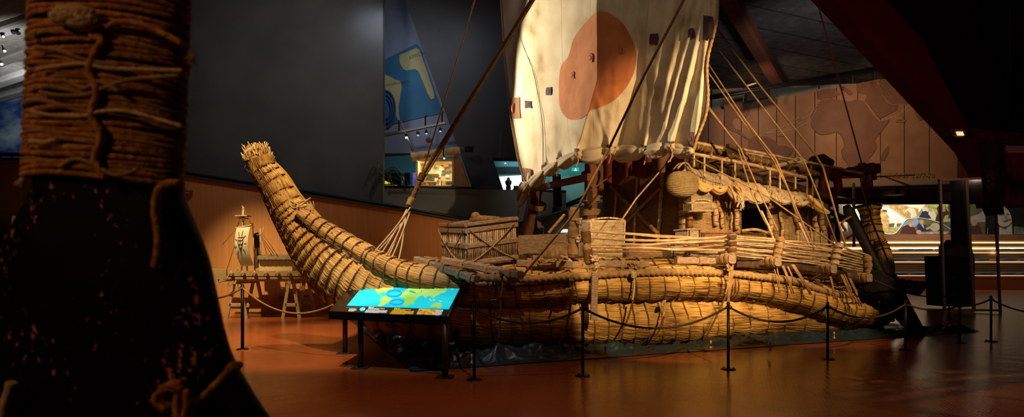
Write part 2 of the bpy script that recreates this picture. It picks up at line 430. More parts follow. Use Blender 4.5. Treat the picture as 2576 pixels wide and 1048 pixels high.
obj('voyage_track', dots(c3([(425, 764), (500, 735), (600, 700), (650, 675), (685, 650), (716, 606)]), 30), 'dot_white', mapw, 'upper dotted Atlantic route')
obj('voyage_track', dots(c3([(425, 764), (520, 752), (600, 738), (660, 705), (690, 675), (716, 625)]), 30), 'dot_white', mapw, 'lower dotted Atlantic route')
obj('voyage_track', dots(c3([(1097, 548), (1120, 580), (1150, 600), (1180, 595), (1220, 600), (1258, 598)]), 30), 'dot_white', mapw, 'dotted route along the Arabian coast')
obj('voyage_track', dots(c3([(1080, 692), (1110, 684), (1150, 672), (1190, 655), (1225, 625), (1258, 604)]), 30), 'dot_white', mapw, 'dotted route to the Red Sea')
for (x, y, s, lb) in ((1195, 680, 1.3, 'gold boat emblem with a bright sail'), (612, 679, .8, 'small gold boat emblem at the upper route'), (515, 768, .8, 'small gold boat emblem at the lower route')):
    mb = MB()
    q = lambda pts: [mw.p(*c3([(x+a*s, y+b*s)])[0], .1) for a, b in pts]
    mb.poly(q([(-22, 6), (-18, 14), (18, 14), (24, 4), (10, 9), (-12, 9)]), mw.n*-.06)
    mb.poly(q([(-12, -14), (8, -14), (10, 5), (-10, 5)]), mw.n*-.05)
    obj('boat_emblem', mb, 'gold', mapw, lb)
q0 = mw.p(2233, 446, .03); rt = (mw.p(2300, 446)-mw.p(2233, 446))
text('lettering', 'TIGRIS  1977-78', .36, q0, rt, (0, 0, 1), 'gold', mapw, 'gold raised letters', depth=.02)
# wall under the map: ledge, dark lintel, red band, brown board
slab('trim_2', [(1690, 470), (2492, 447), (2492, 456), (1690, 486)], mw, .5, mat('ledge', (.34, .24, .16), None, rough=.6), 'pale ledge along the foot of the map wall', off=.12)
uw = VP(1700, 36.0, 2576, 35.0)
slab('beam_lintel', [(1690, 470), (2800, 440), (2800, 462), (1690, 482)], uw, .4, 'steel_dark', 'black steel lintel below the map wall', off=.4)
slab('wall_red_band', [(1690, 478), (2800, 462), (2800, 506), (1690, 508)], uw, .5, mat('band_red', (.30, .06, .035), None, rough=.6), 'dark red wall band above the photo mural')
slab('trim_3', [(2060, 474), (2420, 468), (2420, 470.5), (2060, 476.5)], uw, .3, 'white_paint', 'thin white strip under the black lintel', off=.45)
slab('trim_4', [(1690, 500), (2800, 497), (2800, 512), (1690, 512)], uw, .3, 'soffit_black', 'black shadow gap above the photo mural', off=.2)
# ---------------------------------------------------------------- left and middle walls
rw = VP(0, 18.3, 1300, 18.3)
RT = [(-700, 372), (0, 400), (80, 402), (460, 441), (968, 521), (1190, 560), (1296, 577)]
slab('wall_red', [(-700, 792)] + RT + [(1296, 787)], rw, .25, 'red_wall', 'long low red-brown board wall under the sloping handrail')
slab('trim_5', [(x, y-3) for x, y in RT]+[(x, y+2) for x, y in RT[::-1]], rw, .5, mat('capping', (.07, .065, .06), None, rough=.4, metal=.3), 'grey metal capping along the top of the red wall', off=.12)
mb = MB(); pts = [rw.p(x, y-9, -.1) for x, y in [(-700, 372), (0, 396), (90, 397)]]; mb.tube(pts, .06, 8)
for x in range(0, 91, 30): mb.bar(rw.p(x, 396, -.1), rw.p(x, 387, -.1), .05, .05)
obj('handrail', mb, 'steel_dark', None, 'dark handrail above the far left end of the red wall', None, 'handrail')
mb = MB(); pts = [rw.p(x, y-7, -.15) for x, y in RT[3:6]]; mb.tube(pts, .055, 8)
for t in range(1, 14):
    x = 460+t*52; y = np.interp(x, [a for a, b in RT], [b for a, b in RT]); mb.bar(rw.p(x, y+2, -.15), rw.p(x, y-7, -.15), .05, .05)
obj('handrail', mb, 'steel_dark', None, 'long dark handrail following the ramp behind the reed bow', None, 'handrail')
gw = VP(0, 19.6, 1300, 19.6)
slab('wall_grey_tall', [(440, -200), (963, -200), (963, 540), (440, 460)], gw, .3, 'concrete_dark', 'tall bare dark grey concrete wall')
pw = VP(0, 19.3, 1300, 19.3)
slab('wall_parapet', [(966, 473), (1290, 477), (1424, 486), (1424, 524), (1300, 560), (1190, 566), (966, 535)], pw, .3, 'concrete_grey', 'low dark grey parapet between the tall wall and the mast')
dw = VP(1000, 21.2, 1500, 20.8)
slab('wall_slanted', [(1012, -20), (1600, -20), (1600, 402), (1238, 396), (1268, 486), (1192, 484)], dw, .7, mat('concrete_black', (.038, .040, .042), (.048, .050, .052), 1, .85, .1), 'nearly black concrete wall with a slanted left edge')
bw = VP(950, 22.25, 1300, 22.0)
slab('wall_gallery', [(930, -5), (1215, -5), (1215, 482), (1150, 482), (1145, 374), (1040, 385), (930, 385)], bw, .3, 'plaster_blue', 'pale blue-grey upper gallery wall')
# wall mural with the South Atlantic
mat('sea_blue', (.025, .13, .26), (.03, .16, .31), 1.5, .7); mat('land_sand', (.42, .40, .20), (.46, .43, .22), 2, .7); mat('swirl', (.02, .07, .20), None)
def c4(pts): return [(940+x/2.015, y/2.015) for x, y in pts]
mu = thing('wall_mural', 'blue painted wall mural of the South Atlantic on the gallery wall', 'mural', bw.p(1040, 300))
def flat(name, pts, plane, off, m, parent, label=None, th=.01):
    mb = MB(); mb.poly([plane.p(x, y, off+th) for x, y in pts], plane.n*-th)
    return obj(name, mb, m, parent, label)
flat('painted_sea', c4([(55, 302), (215, 222), (235, 240), (330, 520), (355, 570), (55, 638)]), bw, .02, 'sea_blue', mu)
flat('painted_land', c4([(131, 279), (215, 243), (232, 250), (268, 352), (306, 470), (308, 498), (290, 502), (272, 470), (255, 425), (238, 388), (228, 362), (212, 350), (195, 352), (165, 357), (150, 350), (132, 318)]), bw, .035, 'land_sand', mu, 'sand coloured Africa')
flat('painted_land', c4([(55, 376), (92, 392), (112, 404), (136, 410), (142, 440), (140, 455), (131, 510), (126, 540), (128, 575), (134, 610), (122, 606), (106, 560), (92, 505), (86, 478), (58, 452)]), bw, .035, 'land_sand', mu, 'sand coloured South America')
for r_ in (34, 48, 62):
    mb = MB(); mb.tube([bw.p(*c4([(62+r_*.75*math.cos(t), 555+r_*1.5*math.sin(t))])[0], .04) for t in np.linspace(-1.5, 1.5, 16)], .045, 5)
    obj('painted_current', mb, 'swirl', mu)
a_, b_ = bw.p(*c4([(182, 303)])[0], .05), bw.p(*c4([(216, 290)])[0], .05)
mat('dark_letter', (.12, .14, .13), None)
text('lettering', 'AFRICA', .19, a_, b_-a_, (0, 0, 1), 'dark_letter', mu)
a_, b_ = bw.p(*c4([(66, 438)])[0], .05), bw.p(*c4([(120, 427)])[0], .05)
text('lettering', 'SOUTH AMERICA', .125, a_, b_-a_, (0, 0, 1), 'dark_letter', mu)
# far turquoise room behind
cw = VP(950, 36, 1600, 34)
slab('wall_turquoise', [(900, 330), (1700, 330), (1700, 640), (900, 640)], cw, .3, 'plaster_cyan', 'turquoise painted wall of the far room')
slab('ceiling_gallery', [(930, 378), (1200, 362), (1200, 376), (930, 392)], VP(950, 23.5, 1600, 23.5), .3, 'plaster_cyan', 'turquoise edge of the lower gallery ceiling')
slab('wall_passage', [(968, 434), (1030, 434), (1030, 475), (968, 475)], cw, .1, 'soffit_black', 'black doorway in the turquoise wall', off=.3)
slab('wall_ramp', [(1300, 479), (1424, 484), (1424, 520), (1640, 505), (1640, 640), (1300, 660)], VP(1200, 21, 1600, 21), .3, 'concrete_grey', 'grey concrete ramp wall behind the mast')
slab('wall_brown_low', [(1270, 568), (1300, 563), (1424, 528), (1560, 498), (1640, 498), (1640, 730), (1270, 730)], VP(1200, 19.9, 1600, 19.9), .2, mat('taupe', (.20, .17, .145), (.25, .21, .18), 1, .8), 'low taupe wall behind the foredeck')
mb = MB()
rp = VP(1200, 20.6, 1600, 20.6)
for (p1, p2) in (((1290, 478), (1424, 482)), ((1300, 560), (1480, 500)), ((1480, 500), (1640, 492)), ((1420, 515), (1480, 490))):
    mb.tube([rp.p(*p1), rp.p(*p2)], .05, 8)
for x in range(1300, 1425, 30): mb.bar(rp.p(x, 478), rp.p(x, 484), .04, .04)
obj('handrail', mb, 'steel_dark', None, 'dark handrails of the ramp behind the mast legs', None, 'handrail')
# far left: ceiling rafters, sky mural, track
lm = VP(-100, 27, 200, 27)
sk = slab('painting_wall', [(-70, 262), (-20, 248), (110, 217), (110, 396), (-70, 396)], lm, .2, mat('skypaint', (.008, .045, .16), (.03, .10, .24), 1, .8), 'far left wall carrying the sky mural')
sky = thing('sky_mural', 'deep blue mural with white clouds above the far left handrail', 'mural', lm.p(40, 380))
def skymat():
    m, nt, b = _nt('sky_cloud'); N = nt.nodes; L = nt.links
    tc = N.new('ShaderNodeTexCoord'); sx = N.new('ShaderNodeSeparateXYZ'); L.new(tc.outputs['Object'], sx.inputs[0])
    mp = N.new('ShaderNodeMapping'); mp.inputs['Scale'].default_value = (.35, 1, .6); L.new(tc.outputs['Object'], mp.inputs[0])
    nz = N.new('ShaderNodeTexNoise'); nz.inputs['Scale'].default_value = 1.0; nz.inputs['Detail'].default_value = 7; L.new(mp.outputs[0], nz.inputs['Vector'])
    r = N.new('ShaderNodeValToRGB'); L.new(nz.outputs['Fac'], r.inputs[0]); e = r.color_ramp.elements
    e[0].position = .5; e[0].color = (.004, .035, .13, 1); e[1].position = .68; e[1].color = (.30, .36, .38, 1)
    L.new(r.outputs[0], b.inputs['Base Color']); b.inputs['Roughness'].default_value = .8; MATS['sky_cloud'] = m
skymat()
flat('painted_sky', [(-65, 264), (-20, 252), (105, 222), (105, 392), (-65, 392)], lm, .02, 'sky_cloud', sky)
mat('pale_board', (.20, .17, .14), (.32, .28, .23), 8, .9, .4)
lc = PL(P(-60, 260, 27), P(150, 200, 27), P(60, -60, 17))
mb = MB(); mb.poly([lc.p(x, y) for x, y in [(-300, 330), (-20, 245), (130, 205), (130, -80), (-300, -80)]], V((0, 0, .2)))
lcl = struct('ceiling_left', mb, 'pale_board', label='pale fibreboard ceiling at the far left')
for k, (y0, y1) in enumerate([(75, 38), (155, 112), (205, 170), (238, 212)]):
    mb = MB(); mb.bar(lc.p(-120, y0+40, .12), lc.p(110, y1, .12), .5, .3)
    struct('beam_joist', mb, mat('joist', (.26, .23, .20), (.32, .29, .25), 3, .8), label='%s pale joist crossing the far left ceiling' % ('topmost', 'second from top', 'third from top', 'lowest')[k])
# ================================================================ right end: terraces, mural, glass case
bk = VP(1700, 40.0, 2576, 40.0)
mat('bench_wood', (.46, .27, .10), (.60, .38, .16), 4, .45, .1, stretch=(.3, 1, 12))
mat('bench_red', (.28, .09, .04), (.36, .13, .06), 4, .4, .1, stretch=(.3, 1, 12))
mat('cushion_blue', (.012, .09, .24), (.02, .13, .32), 20, .8)
mat('led', (1.0, .84, .55), None, emis=1.3)
mat('brown_board', (.23, .10, .05), (.28, .125, .06), 3, .6)
ter = thing('bench_terrace', 'stepped wooden bench terrace with light strips below the photo mural', 'bench', V((28, 38, 0)))
def tier(name, y1, y2, Y, m, label=None):
    pl = VP(1700, Y, 2576, Y); mb = MB()
    a, b = pl.p(1900, y2), pl.p(2720, y1)
    mb.box(((a.x+b.x)/2, Y+.6, (a.z+b.z)/2), (abs(b.x-a.x), 1.2, abs(b.z-a.z)))
    return obj(name, mb, m, ter, label)
tier('tier_board', 589, 605, 40.2, 'brown_board'); tier('tier_step', 605, 630, 39.8, 'bench_wood')
tier('tier_step', 630, 655, 38.9, 'bench_wood'); tier('tier_step', 655, 690, 38.0, 'bench_wood')
tier('tier_front', 690, 728.5, 37.1, 'bench_red', 'red-brown front board')
for (y1, y2, Y) in ((608.5, 611, 39.7), (622, 626.5, 39.7), (657.5, 659.5, 37.95), (634, 636.5, 38.85), (692, 693.5, 37.05)):
    pl = VP(1700, Y, 2576, Y); mb = MB()
    mb.poly([pl.p(2228 if y1 > 630 else 2100, y1), pl.p(2710, y1), pl.p(2710, y2), pl.p(2228 if y1 > 630 else 2100, y2)], V((0, .08, 0)))
    obj('light_strip', mb, 'led' if y1 < 630 else mat('led_dim', (1, .72, .42), None, emis=.75), ter, 'glowing strip')
for k in range(9):
    y = (614, 617, 639, 643, 647, 664, 669, 674, 679)[k]
    Y = 39.78 if y < 630 else (38.88 if y < 655 else 37.98)
    pl = VP(1700, Y, 2576, Y); mb = MB(); mb.poly([pl.p(1900, y), pl.p(2710, y), pl.p(2710, y+1), pl.p(1900, y+1)], V((0, .04, 0)))
    obj('board_groove', mb, 'groove', ter)
cush = [(630, 39.4, 2262, 2298), (630, 39.4, 2301, 2345), (630, 39.4, 2354, 2378), (630, 39.4, 2508, 2540), (630, 39.4, 2545, 2576),
        (655, 38.5, 2110, 2152), (655, 38.5, 2236, 2286), (655, 38.5, 2288, 2356), (661, 38.5, 2452, 2484), (663, 38.5, 2516, 2555), (663, 38.5, 2570, 2610),
        (684, 37.6, 2100, 2130), (684, 37.6, 2222, 2245), (684, 37.6, 2248, 2282), (687, 37.6, 2293, 2330), (687, 37.6, 2332, 2366), (692, 37.6, 2452, 2500), (694, 37.6, 2514, 2550), (694, 37.6, 2556, 2600)]
rown = {39.4: 'top', 38.5: 'middle', 37.6: 'lowest'}; cnt = {}
tot = {}
for c in cush: tot[c[1]] = tot.get(c[1], 0)+1
ordn = ['leftmost', 'second from left', 'third from left', 'fourth from left', 'fifth from left', 'sixth from left', 'seventh from left', 'eighth from left', 'ninth from left']
for (y, Y, x0, x1) in cush:
    k = cnt.get(Y, 0); cnt[Y] = k+1
    base = {39.4: 630, 38.5: 655, 37.6: 690}[Y]
    zt = HC+(YH-base)/F*(Y-.0 if False else {39.4: 39.8, 38.5: 38.9, 37.6: 38.0}[Y])
    # lie on the step whose top is just below
    ztop = {39.4: HC+(YH-630)/F*38.9, 38.5: HC+(YH-655)/F*38.0, 37.6: HC+(YH-690)/F*37.1}[Y]
    Yc = {39.4: 39.35, 38.5: 38.45, 37.6: 37.55}[Y]
    X0, X1 = (x0-CX)/F*Yc, (x1-CX)/F*Yc
    mb = MB(); c = V(((X0+X1)/2, Yc, ztop+.075)); w = (X1-X0)/2
    mb.grid(lambda a, b: c+V(((abs(math.cos(2*math.pi*a))**.5*math.copysign(1, math.cos(2*math.pi*a)))*w*math.sin(math.pi*b)**.35,
            (abs(math.sin(2*math.pi*a))**.5*math.copysign(1, math.sin(2*math.pi*a)))*.3*math.sin(math.pi*b)**.35, -.07*math.cos(math.pi*b))), 24, 8)
    end = ordn[k] if k < tot[Y]-1 else 'rightmost'
    obj('seat_cushion', mb, 'cushion_blue', None, 'thin blue seat cushion on the %s bench tier, %s' % (rown[Y], end), None, 'cushion', 'blue cushions on the bench terrace')
# ---------------------------------------------------------------- the photo mural
ph = VP(1700, 41.2, 2576, 41.2)
mural = thing('photo_mural', 'long brightly lit photo mural with wavy white lines above the benches', 'mural', ph.p(2340, 588))
def c2(pts): return [(2120+x/7.486, 480+y/7.486) for x, y in pts]
def fl(name, pts, off, m, lb=None, conv=c2): return flat(name, conv(pts), ph, off, m, mural, lb, .006)
mat('p_dark', (.05, .04, .03), (.12, .10, .07), 3); mat('p_sky', (.60, .66, .72), (.82, .82, .78), 1.2); mat('p_blue', (.08, .33, .62), (.25, .5, .72), 2)
mat('p_rock', (.30, .19, .07), (.70, .50, .20), 3.5, c3=(.48, .32, .11)); mat('p_green', (.18, .30, .04), (.65, .72, .22), 5, c3=(.38, .50, .10)); mat('p_grass', (.30, .26, .08), (.58, .50, .22), 6)
mat('p_white', (.82, .80, .74), None); mat('p_skin', (.55, .27, .16), (.66, .36, .24), 5); mat('p_maroon', (.075, .018, .015), None); mat('p_navy', (.02, .03, .07), None)
mat('p_cream', (.72, .66, .50), (.80, .75, .6), 4); mat('p_hill', (.09, .09, .05), (.17, .16, .09), 2); mat('p_teal', (.01, .13, .14), None); mat('p_grey', (.42, .42, .40), (.55, .55, .52), 3)
mat('p_hair', (.22, .17, .12), (.4, .33, .25), 12); mat('p_black', (.008, .009, .010), (.02, .02, .022), 1.5); mat('p_bw', (.50, .47, .43), (.66, .63, .58), 4); mat('p_drum', (.38, .38, .22), (.5, .5, .32), 4)
mat('p_bright', (.92, .88, .66), None)
flat('print_panel', [(1960, 511), (2396, 511), (2396, 589), (1960, 589)], ph, 0, 'p_dark', mural)
flat('print_panel', [(2396, 511), (2760, 509), (2760, 590), (2396, 589)], ph, 0, 'p_black', mural)
wave = [(590, 275), (760, 285), (860, 320), (960, 375), (1060, 435), (1150, 490), (1215, 520), (1150, 570), (1090, 680), (1040, 750), (985, 795), (880, 810), (780, 795), (690, 760), (560, 700)]
fl('print_sky', wave, .02, 'p_sky', 'pale cloudy sky behind a stone statue')
fl('print_blue_sky', [(585, 300), (640, 290), (690, 305), (700, 360), (670, 400), (620, 410), (585, 385)], .03, 'p_blue')
fl('print_statue', [(695, 320), (740, 318), (830, 360), (838, 400), (830, 430), (870, 480), (885, 500), (850, 520), (875, 560), (880, 600), (865, 640), (870, 700), (700, 710), (700, 500)], .035, 'p_rock', 'stone head statue')
fl('print_statue', [(745, 362), (785, 355), (835, 368), (832, 398), (790, 388), (755, 392)], .042, 'p_black', 'dark brow shadow')
fl('print_meadow', [(590, 500), (690, 530), (700, 690), (860, 690), (870, 640), (960, 620), (1100, 600), (1135, 620), (1040, 750), (985, 795), (880, 810), (780, 795), (690, 760), (590, 715)], .03, 'p_grass')
fl('print_meadow', [(850, 615), (980, 605), (1100, 625), (1060, 665), (860, 680)], .033, 'p_hill')
fl('print_person', [(980, 560), (1000, 540), (1015, 560), (1018, 620), (1015, 690), (1002, 690), (998, 640), (985, 690), (965, 690), (975, 620)], .04, 'p_white', 'small standing person in white')
fl('print_ruin', [(790, 268), (1640, 255), (1560, 300), (1500, 350), (1440, 440), (1370, 500), (1240, 522), (1150, 480), (1040, 420), (940, 355), (860, 310)], .02, 'p_rock', 'sandy ruins photo')
fl('print_ruin', [(1130, 262), (1560, 255), (1490, 330), (1440, 400), (1370, 320), (1260, 300)], .026, 'p_bright')
fl('print_person', [(1180, 360), (1230, 320), (1300, 300), (1350, 340), (1380, 400), (1395, 470), (1350, 500), (1300, 505), (1280, 500), (1285, 430), (1230, 370), (1190, 385), (1160, 410)], .03, 'p_cream', 'bending person in pale clothes')
fl('print_ruin', [(1370, 310), (1430, 340), (1410, 430), (1380, 380)], .034, 'p_rock')
fl('print_garden', [(1640, 255), (1990, 248), (1990, 540), (1850, 600), (1720, 560), (1560, 520), (1370, 512), (1450, 460), (1510, 340), (1560, 290)], .02, 'p_green', 'leafy garden behind talking people')
fl('print_person', [(1490, 340), (1550, 310), (1620, 340), (1640, 400), (1620, 440), (1665, 510), (1600, 522), (1480, 512), (1430, 505), (1470, 420)], .03, 'p_navy', 'person in dark jacket')
fl('print_hair', [(1495, 330), (1530, 305), (1590, 308), (1622, 340), (1610, 400), (1570, 375), (1510, 385)], .036, 'p_cream')
fl('print_person', [(1640, 330), (1690, 320), (1710, 360), (1745, 420), (1765, 480), (1740, 550), (1690, 540), (1610, 430)], .033, 'p_cream', 'person in cream shirt')
fl('print_face', [(1635, 345), (1650, 320), (1680, 322), (1690, 350), (1680, 390), (1650, 395)], .038, 'p_skin')
fl('print_person', [(1770, 330), (1800, 285), (1880, 275), (1930, 310), (1990, 400), (2000, 440), (1930, 460), (1850, 590), (1750, 560), (1760, 480), (1800, 420)], .036, 'p_maroon', 'person in dark red jacket')
fl('print_hair', [(1850, 290), (1900, 280), (1935, 330), (1930, 390), (1870, 400)], .042, 'p_drum')
fl('print_interview', [(1000, 810), (1060, 750), (1110, 670), (1180, 570), (1240, 530), (1380, 512), (1540, 530), (1700, 570), (1850, 612), (1880, 640), (2000, 710), (2070, 760), (2010, 812)], .026, 'p_hill', 'two seated men with a drum')
fl('print_blue_foliage', [(1110, 675), (1180, 580), (1240, 535), (1380, 516), (1430, 540), (1420, 640), (1350, 680), (1230, 640)], .03, 'p_blue')
fl('print_person', [(1080, 800), (1120, 690), (1200, 640), (1260, 630), (1340, 680), (1380, 740), (1400, 808)], .036, 'p_maroon', 'seated person in dark maroon sweater')
fl('print_face', [(1235, 600), (1255, 560), (1320, 560), (1350, 600), (1352, 640), (1320, 665), (1280, 680), (1245, 650)], .042, 'p_skin')
fl('print_hair', [(1222, 610), (1225, 560), (1265, 535), (1325, 545), (1350, 575), (1300, 580), (1260, 590), (1250, 640)], .046, 'p_hair')
fl('print_hands', [(1385, 790), (1390, 750), (1430, 730), (1475, 745), (1480, 785), (1440, 812)], .045, 'p_skin')
fl('print_person', [(1400, 640), (1460, 610), (1560, 640), (1600, 700), (1640, 740), (1560, 790), (1470, 800), (1420, 740)], .038, 'p_navy', 'seated person in dark blue suit')
fl('print_face', [(1440, 560), (1470, 535), (1510, 540), (1530, 580), (1515, 625), (1470, 630), (1445, 600)], .044, 'p_skin')
fl('print_shirt', [(1475, 632), (1515, 628), (1535, 690), (1520, 700)], .046, 'p_grey')
fl('print_drum', [(1740+92*math.cos(t), 680+80*math.sin(t)) for t in np.linspace(0, 2*math.pi, 25)[:-1]], .045, 'p_drum', 'round pale drum')
fl('print_hands', [(1560, 700), (1640, 665), (1680, 680), (1640, 710), (1580, 730)], .05, 'p_skin')
fl('print_table', [(1400, 812), (1480, 770), (2010, 760), (1960, 812)], .04, mat('p_cloth', (.30, .12, .14), (.6, .5, .5), 4))
fl('print_landscape', [(1870, 590), (1940, 530), (2096, 500), (2096, 760), (1890, 630)], .028, 'p_hill', 'dark hills under grey sky')
fl('print_landscape', [(1870, 588), (1940, 532), (2096, 503), (2096, 580), (1980, 575)], .033, 'p_grey')
fl('print_crowd', [(260, 340), (400, 300), (420, 560), (360, 580), (230, 480)], .02, 'p_cream', 'pale crowd photo')
fl('print_crowd', [(60, 290), (330, 285), (300, 380), (200, 420), (90, 400)], .022, 'p_green')
fl('print_crowd', [(-220, 560), (90, 520), (90, 760), (-220, 760)], .022, 'p_cream', 'people in light shirts')
fl('print_person', [(-180, 760), (-150, 610), (-110, 580), (-60, 640), (-40, 760)], .03, 'p_skin')
fl('print_teal_band', [(150, 430), (380, 600), (350, 625), (170, 490)], .03, 'p_teal')
fl('print_person', [(240, 590), (330, 600), (400, 700), (400, 760), (280, 740)], .03, 'p_blue')
wl = MB()
def cl(pts, r=.035, off=.06):
    q = [ph.p(*c, off) for c in c2(pts)]; wl.tube(crv(q, 40), r*.7, 5)
cl([(590, 268), (760, 275), (860, 312), (960, 370), (1060, 430), (1150, 488), (1230, 520), (1330, 516), (1430, 505), (1560, 522), (1720, 562), (1850, 606), (1960, 670), (2110, 775)])
cl([(560, 690), (690, 762), (780, 795), (880, 812), (985, 797), (1060, 720), (1120, 640), (1180, 555), (1230, 522)])
cl([(1640, 255), (1560, 290), (1500, 360), (1450, 450), (1370, 505)], .02)
cl([(170, 480), (250, 540), (380, 600)], .02)
obj('wavy_line', wl, 'p_white', mural, 'curving white line')
# grey and black-and-white prints on the right (crop 3.49x of 2340,300)
def c9(pts): return [(2340+x/3.49, 300+y/3.49) for x, y in pts]
f9 = lambda n, p, o, m, l=None: fl(n, p, o, m, l, c9)
f9('print_landscape', [(350, 745), (460, 745), (465, 800), (430, 830), (355, 850)], .03, mat('p_olive', (.10, .11, .07), (.2, .2, .12), 1.5))
f9('print_landscape', [(355, 850), (430, 830), (465, 800), (485, 805), (485, 1008), (355, 1008)], .03, 'p_grey', 'misty hills behind a portrait')
f9('print_landscape', [(355, 905), (485, 900), (485, 1008), (355, 1008)], .036, 'p_hill')
f9('print_person', [(355, 1008), (362, 940), (400, 925), (440, 940), (456, 1008)], .042, mat('p_brown', (.09, .04, .03), None), 'man in dark brown jacket')
f9('print_face', [(386+26*math.cos(t), 903+32*math.sin(t)) for t in np.linspace(0, 2*math.pi, 19)[:-1]], .048, 'p_skin')
f9('portrait_body', [(455, 1010), (470, 990), (560, 960), (600, 930), (720, 900), (760, 925), (824, 922), (824, 1012)], .03, 'p_black')
for k in range(9):
    x = 735+k*12 if k < 8 else 500
    f9('portrait_stripe', [(x, 1005), (x+4, 935+k*2), (x+8, 935+k*2), (x+6, 1005)], .04, 'p_grey')
f9('portrait_sweater', [(608, 1010), (606, 945), (660, 965), (718, 915), (722, 1010)], .045, 'p_bw', 'pale roll-neck sweater')
f9('portrait_face', [(566, 845), (580, 790), (612, 765), (655, 768), (690, 800), (712, 850), (718, 900), (690, 930), (655, 942), (612, 935), (590, 900), (572, 890)], .05, 'p_bw', 'smiling face in black and white')
for pts, m_ in (([(598, 830), (655, 828), (650, 842), (604, 846)], 'p_hair2'), ([(668, 822), (694, 832), (696, 842), (670, 838)], 'p_hair2'), ([(648, 845), (672, 838), (688, 868), (672, 880), (655, 872)], 'p_hair3'),
                ([(640, 890), (705, 872), (706, 884), (668, 902), (645, 900)], 'p_hair2'), ([(562, 850), (578, 860), (586, 896), (572, 900), (562, 880)], 'p_hair3'), ([(606, 930), (660, 948), (716, 905), (715, 918), (662, 962), (608, 945)], 'p_hair2')):
    mat('p_hair2', (.14, .13, .12), None); mat('p_hair3', (.38, .35, .32), None)
    f9('portrait_feature', pts, .056, m_)
# support strip light above mural
sl = MB(); sl.poly([ph.p(1960, 507.5, .2), ph.p(2400, 507.5, .2), ph.p(2400, 510, .2), ph.p(1960, 510, .2)], V((0, .1, 0)))
obj('light_strip', sl, mat('led_soft', (1, .93, .72), None, emis=1.6), mural, 'thin glowing strip along the top')
area('mural_light', ph.p(2180, 500, 1.0), ph.p(2180, 552), 450, (1, .9, .72), 13, .3)
# ---------------------------------------------------------------- projector, wall lamp
def box_px(mb, pl, x0, y0, x1, y1, d, off=0):
    a = pl.p(x0, y0, off); b = pl.p(x1, y0, off); c = pl.p(x1, y1, off); e = pl.p(x0, y1, off)
    mb.poly([e, c, b, a], pl.n*-d); return mb
pr = thing('projector', 'white ceiling projector hanging in front of the dark red band', 'projector', uw.p(2257, 492, 1.2))
obj('body', box_px(MB(), uw, 2237.5, 478, 2277, 489, .7, 1.3), 'white_paint', pr)
mb = MB(); c = uw.p(2256, 483.5, 1.34); mb.tube([c, c+V((0, -.1, 0))], .12, 16); obj('lens', mb, 'black_metal', pr)
mb = MB(); mb.bar(uw.p(2257, 478, 1), uw.p(2257, 462, 1), .15, .15); obj('mount', mb, 'steel_dark', pr)
lp = VP(2400, 16.5, 2500, 16.5)
wl_ = thing('spotlight', 'square silvery lamp fixed where the raking beam meets the map wall', 'lamp', lp.p(2412, 335))
mb = MB(); mb.poly([lp.p(2397, 325), lp.p(2425, 323), lp.p(2431, 341), lp.p(2416, 346), lp.p(2405, 340)], V((0, .15, .05))); obj('housing', mb, mat('lamp_metal', (.42, .34, .22), None, rough=.35, metal=.5), wl_)
mb = MB()
for k in range(3): mb.poly([lp.p(2406+k*6, 331, .02), lp.p(2410+k*6, 330, .02), lp.p(2414+k*6, 340, .02), lp.p(2410+k*6, 341, .02)], V((0, .03, 0)))
obj('reflector', mb, mat('lamp_glow', (1, .75, .45), None, emis=.9), wl_)
# thin hall mullions, left of the projector
slab('window_mullion', [(2147, 460), (2151, 460), (2152, 620), (2148, 620)], VP(2100, 30, 2200, 30), .12, mat('mull', (.30, .25, .20), None, rough=.4, metal=.4), 'thin grey upright behind the stern')
# ---------------------------------------------------------------- glass display case
gc = thing('display_case', 'tall frameless glass display case with a dark panel and plinth inside', 'display case', PZ(2440, 783))
g1 = VP(2370, 19.2, 2515, 18.2)
mat('case_metal', (.34, .22, .16), None, rough=.35, metal=.5)
def case_glass():
    m, nt, b = _nt('case_glass'); N = nt.nodes; L = nt.links
    out = N['Material Output']; tr = N.new('ShaderNodeBsdfTransparent'); gl = N.new('ShaderNodeBsdfGlossy'); gl.inputs['Roughness'].default_value = .05
    tr.inputs[0].default_value = (.93, .90, .88, 1)
    mx = N.new('ShaderNodeMixShader'); mx.inputs[0].default_value = .05
    L.new(tr.outputs[0], mx.inputs[1]); L.new(gl.outputs[0], mx.inputs[2]); L.new(mx.outputs[0], out.inputs[0]); MATS['case_glass'] = m
case_glass()
for (xa, xb, w) in ((2364, 2376, 5), (2428, 2450, 7), (2502, 2518, 4)):
    mb = MB(); yb = 783 if xa != 2502 else 800
    mb.poly([g1.p(xa, 452), g1.p(xa+w, 452), g1.p(xb+w*.8, yb), g1.p(xb, yb)], V((0, .08, 0))); obj('upright', mb, 'case_metal', gc)
mb = MB(); mb.poly([g1.p(2364, 450), g1.p(2507, 444), g1.p(2507, 449), g1.p(2364, 455)], V((0, .1, 0))); obj('top_rail', mb, 'case_metal', gc)
mb = MB(); mb.poly([g1.p(2376, 776), g1.p(2520, 778), g1.p(2520, 783), g1.p(2376, 781)], V((0, .1, 0))); obj('bottom_rail', mb, 'case_metal', gc)
mb = MB(); mb.poly([g1.p(2368, 455, -.02), g1.p(2504, 449, -.02), g1.p(2518, 778, -.02), g1.p(2378, 778, -.02)], V((0, .012, 0))); obj('glass_pane', mb, 'case_glass', gc)
g2 = VP(2370, 20.5, 2515, 19.6)
mb = MB(); mb.poly([g2.p(2402, 452), g2.p(2437, 450), g2.p(2446, 770), g2.p(2410, 772)], V((0, .25, 0))); obj('back_panel', mb, mat('case_panel', (.02, .010, .008), (.05, .028, .018), 6, .5, .2), gc, 'dark upright panel')
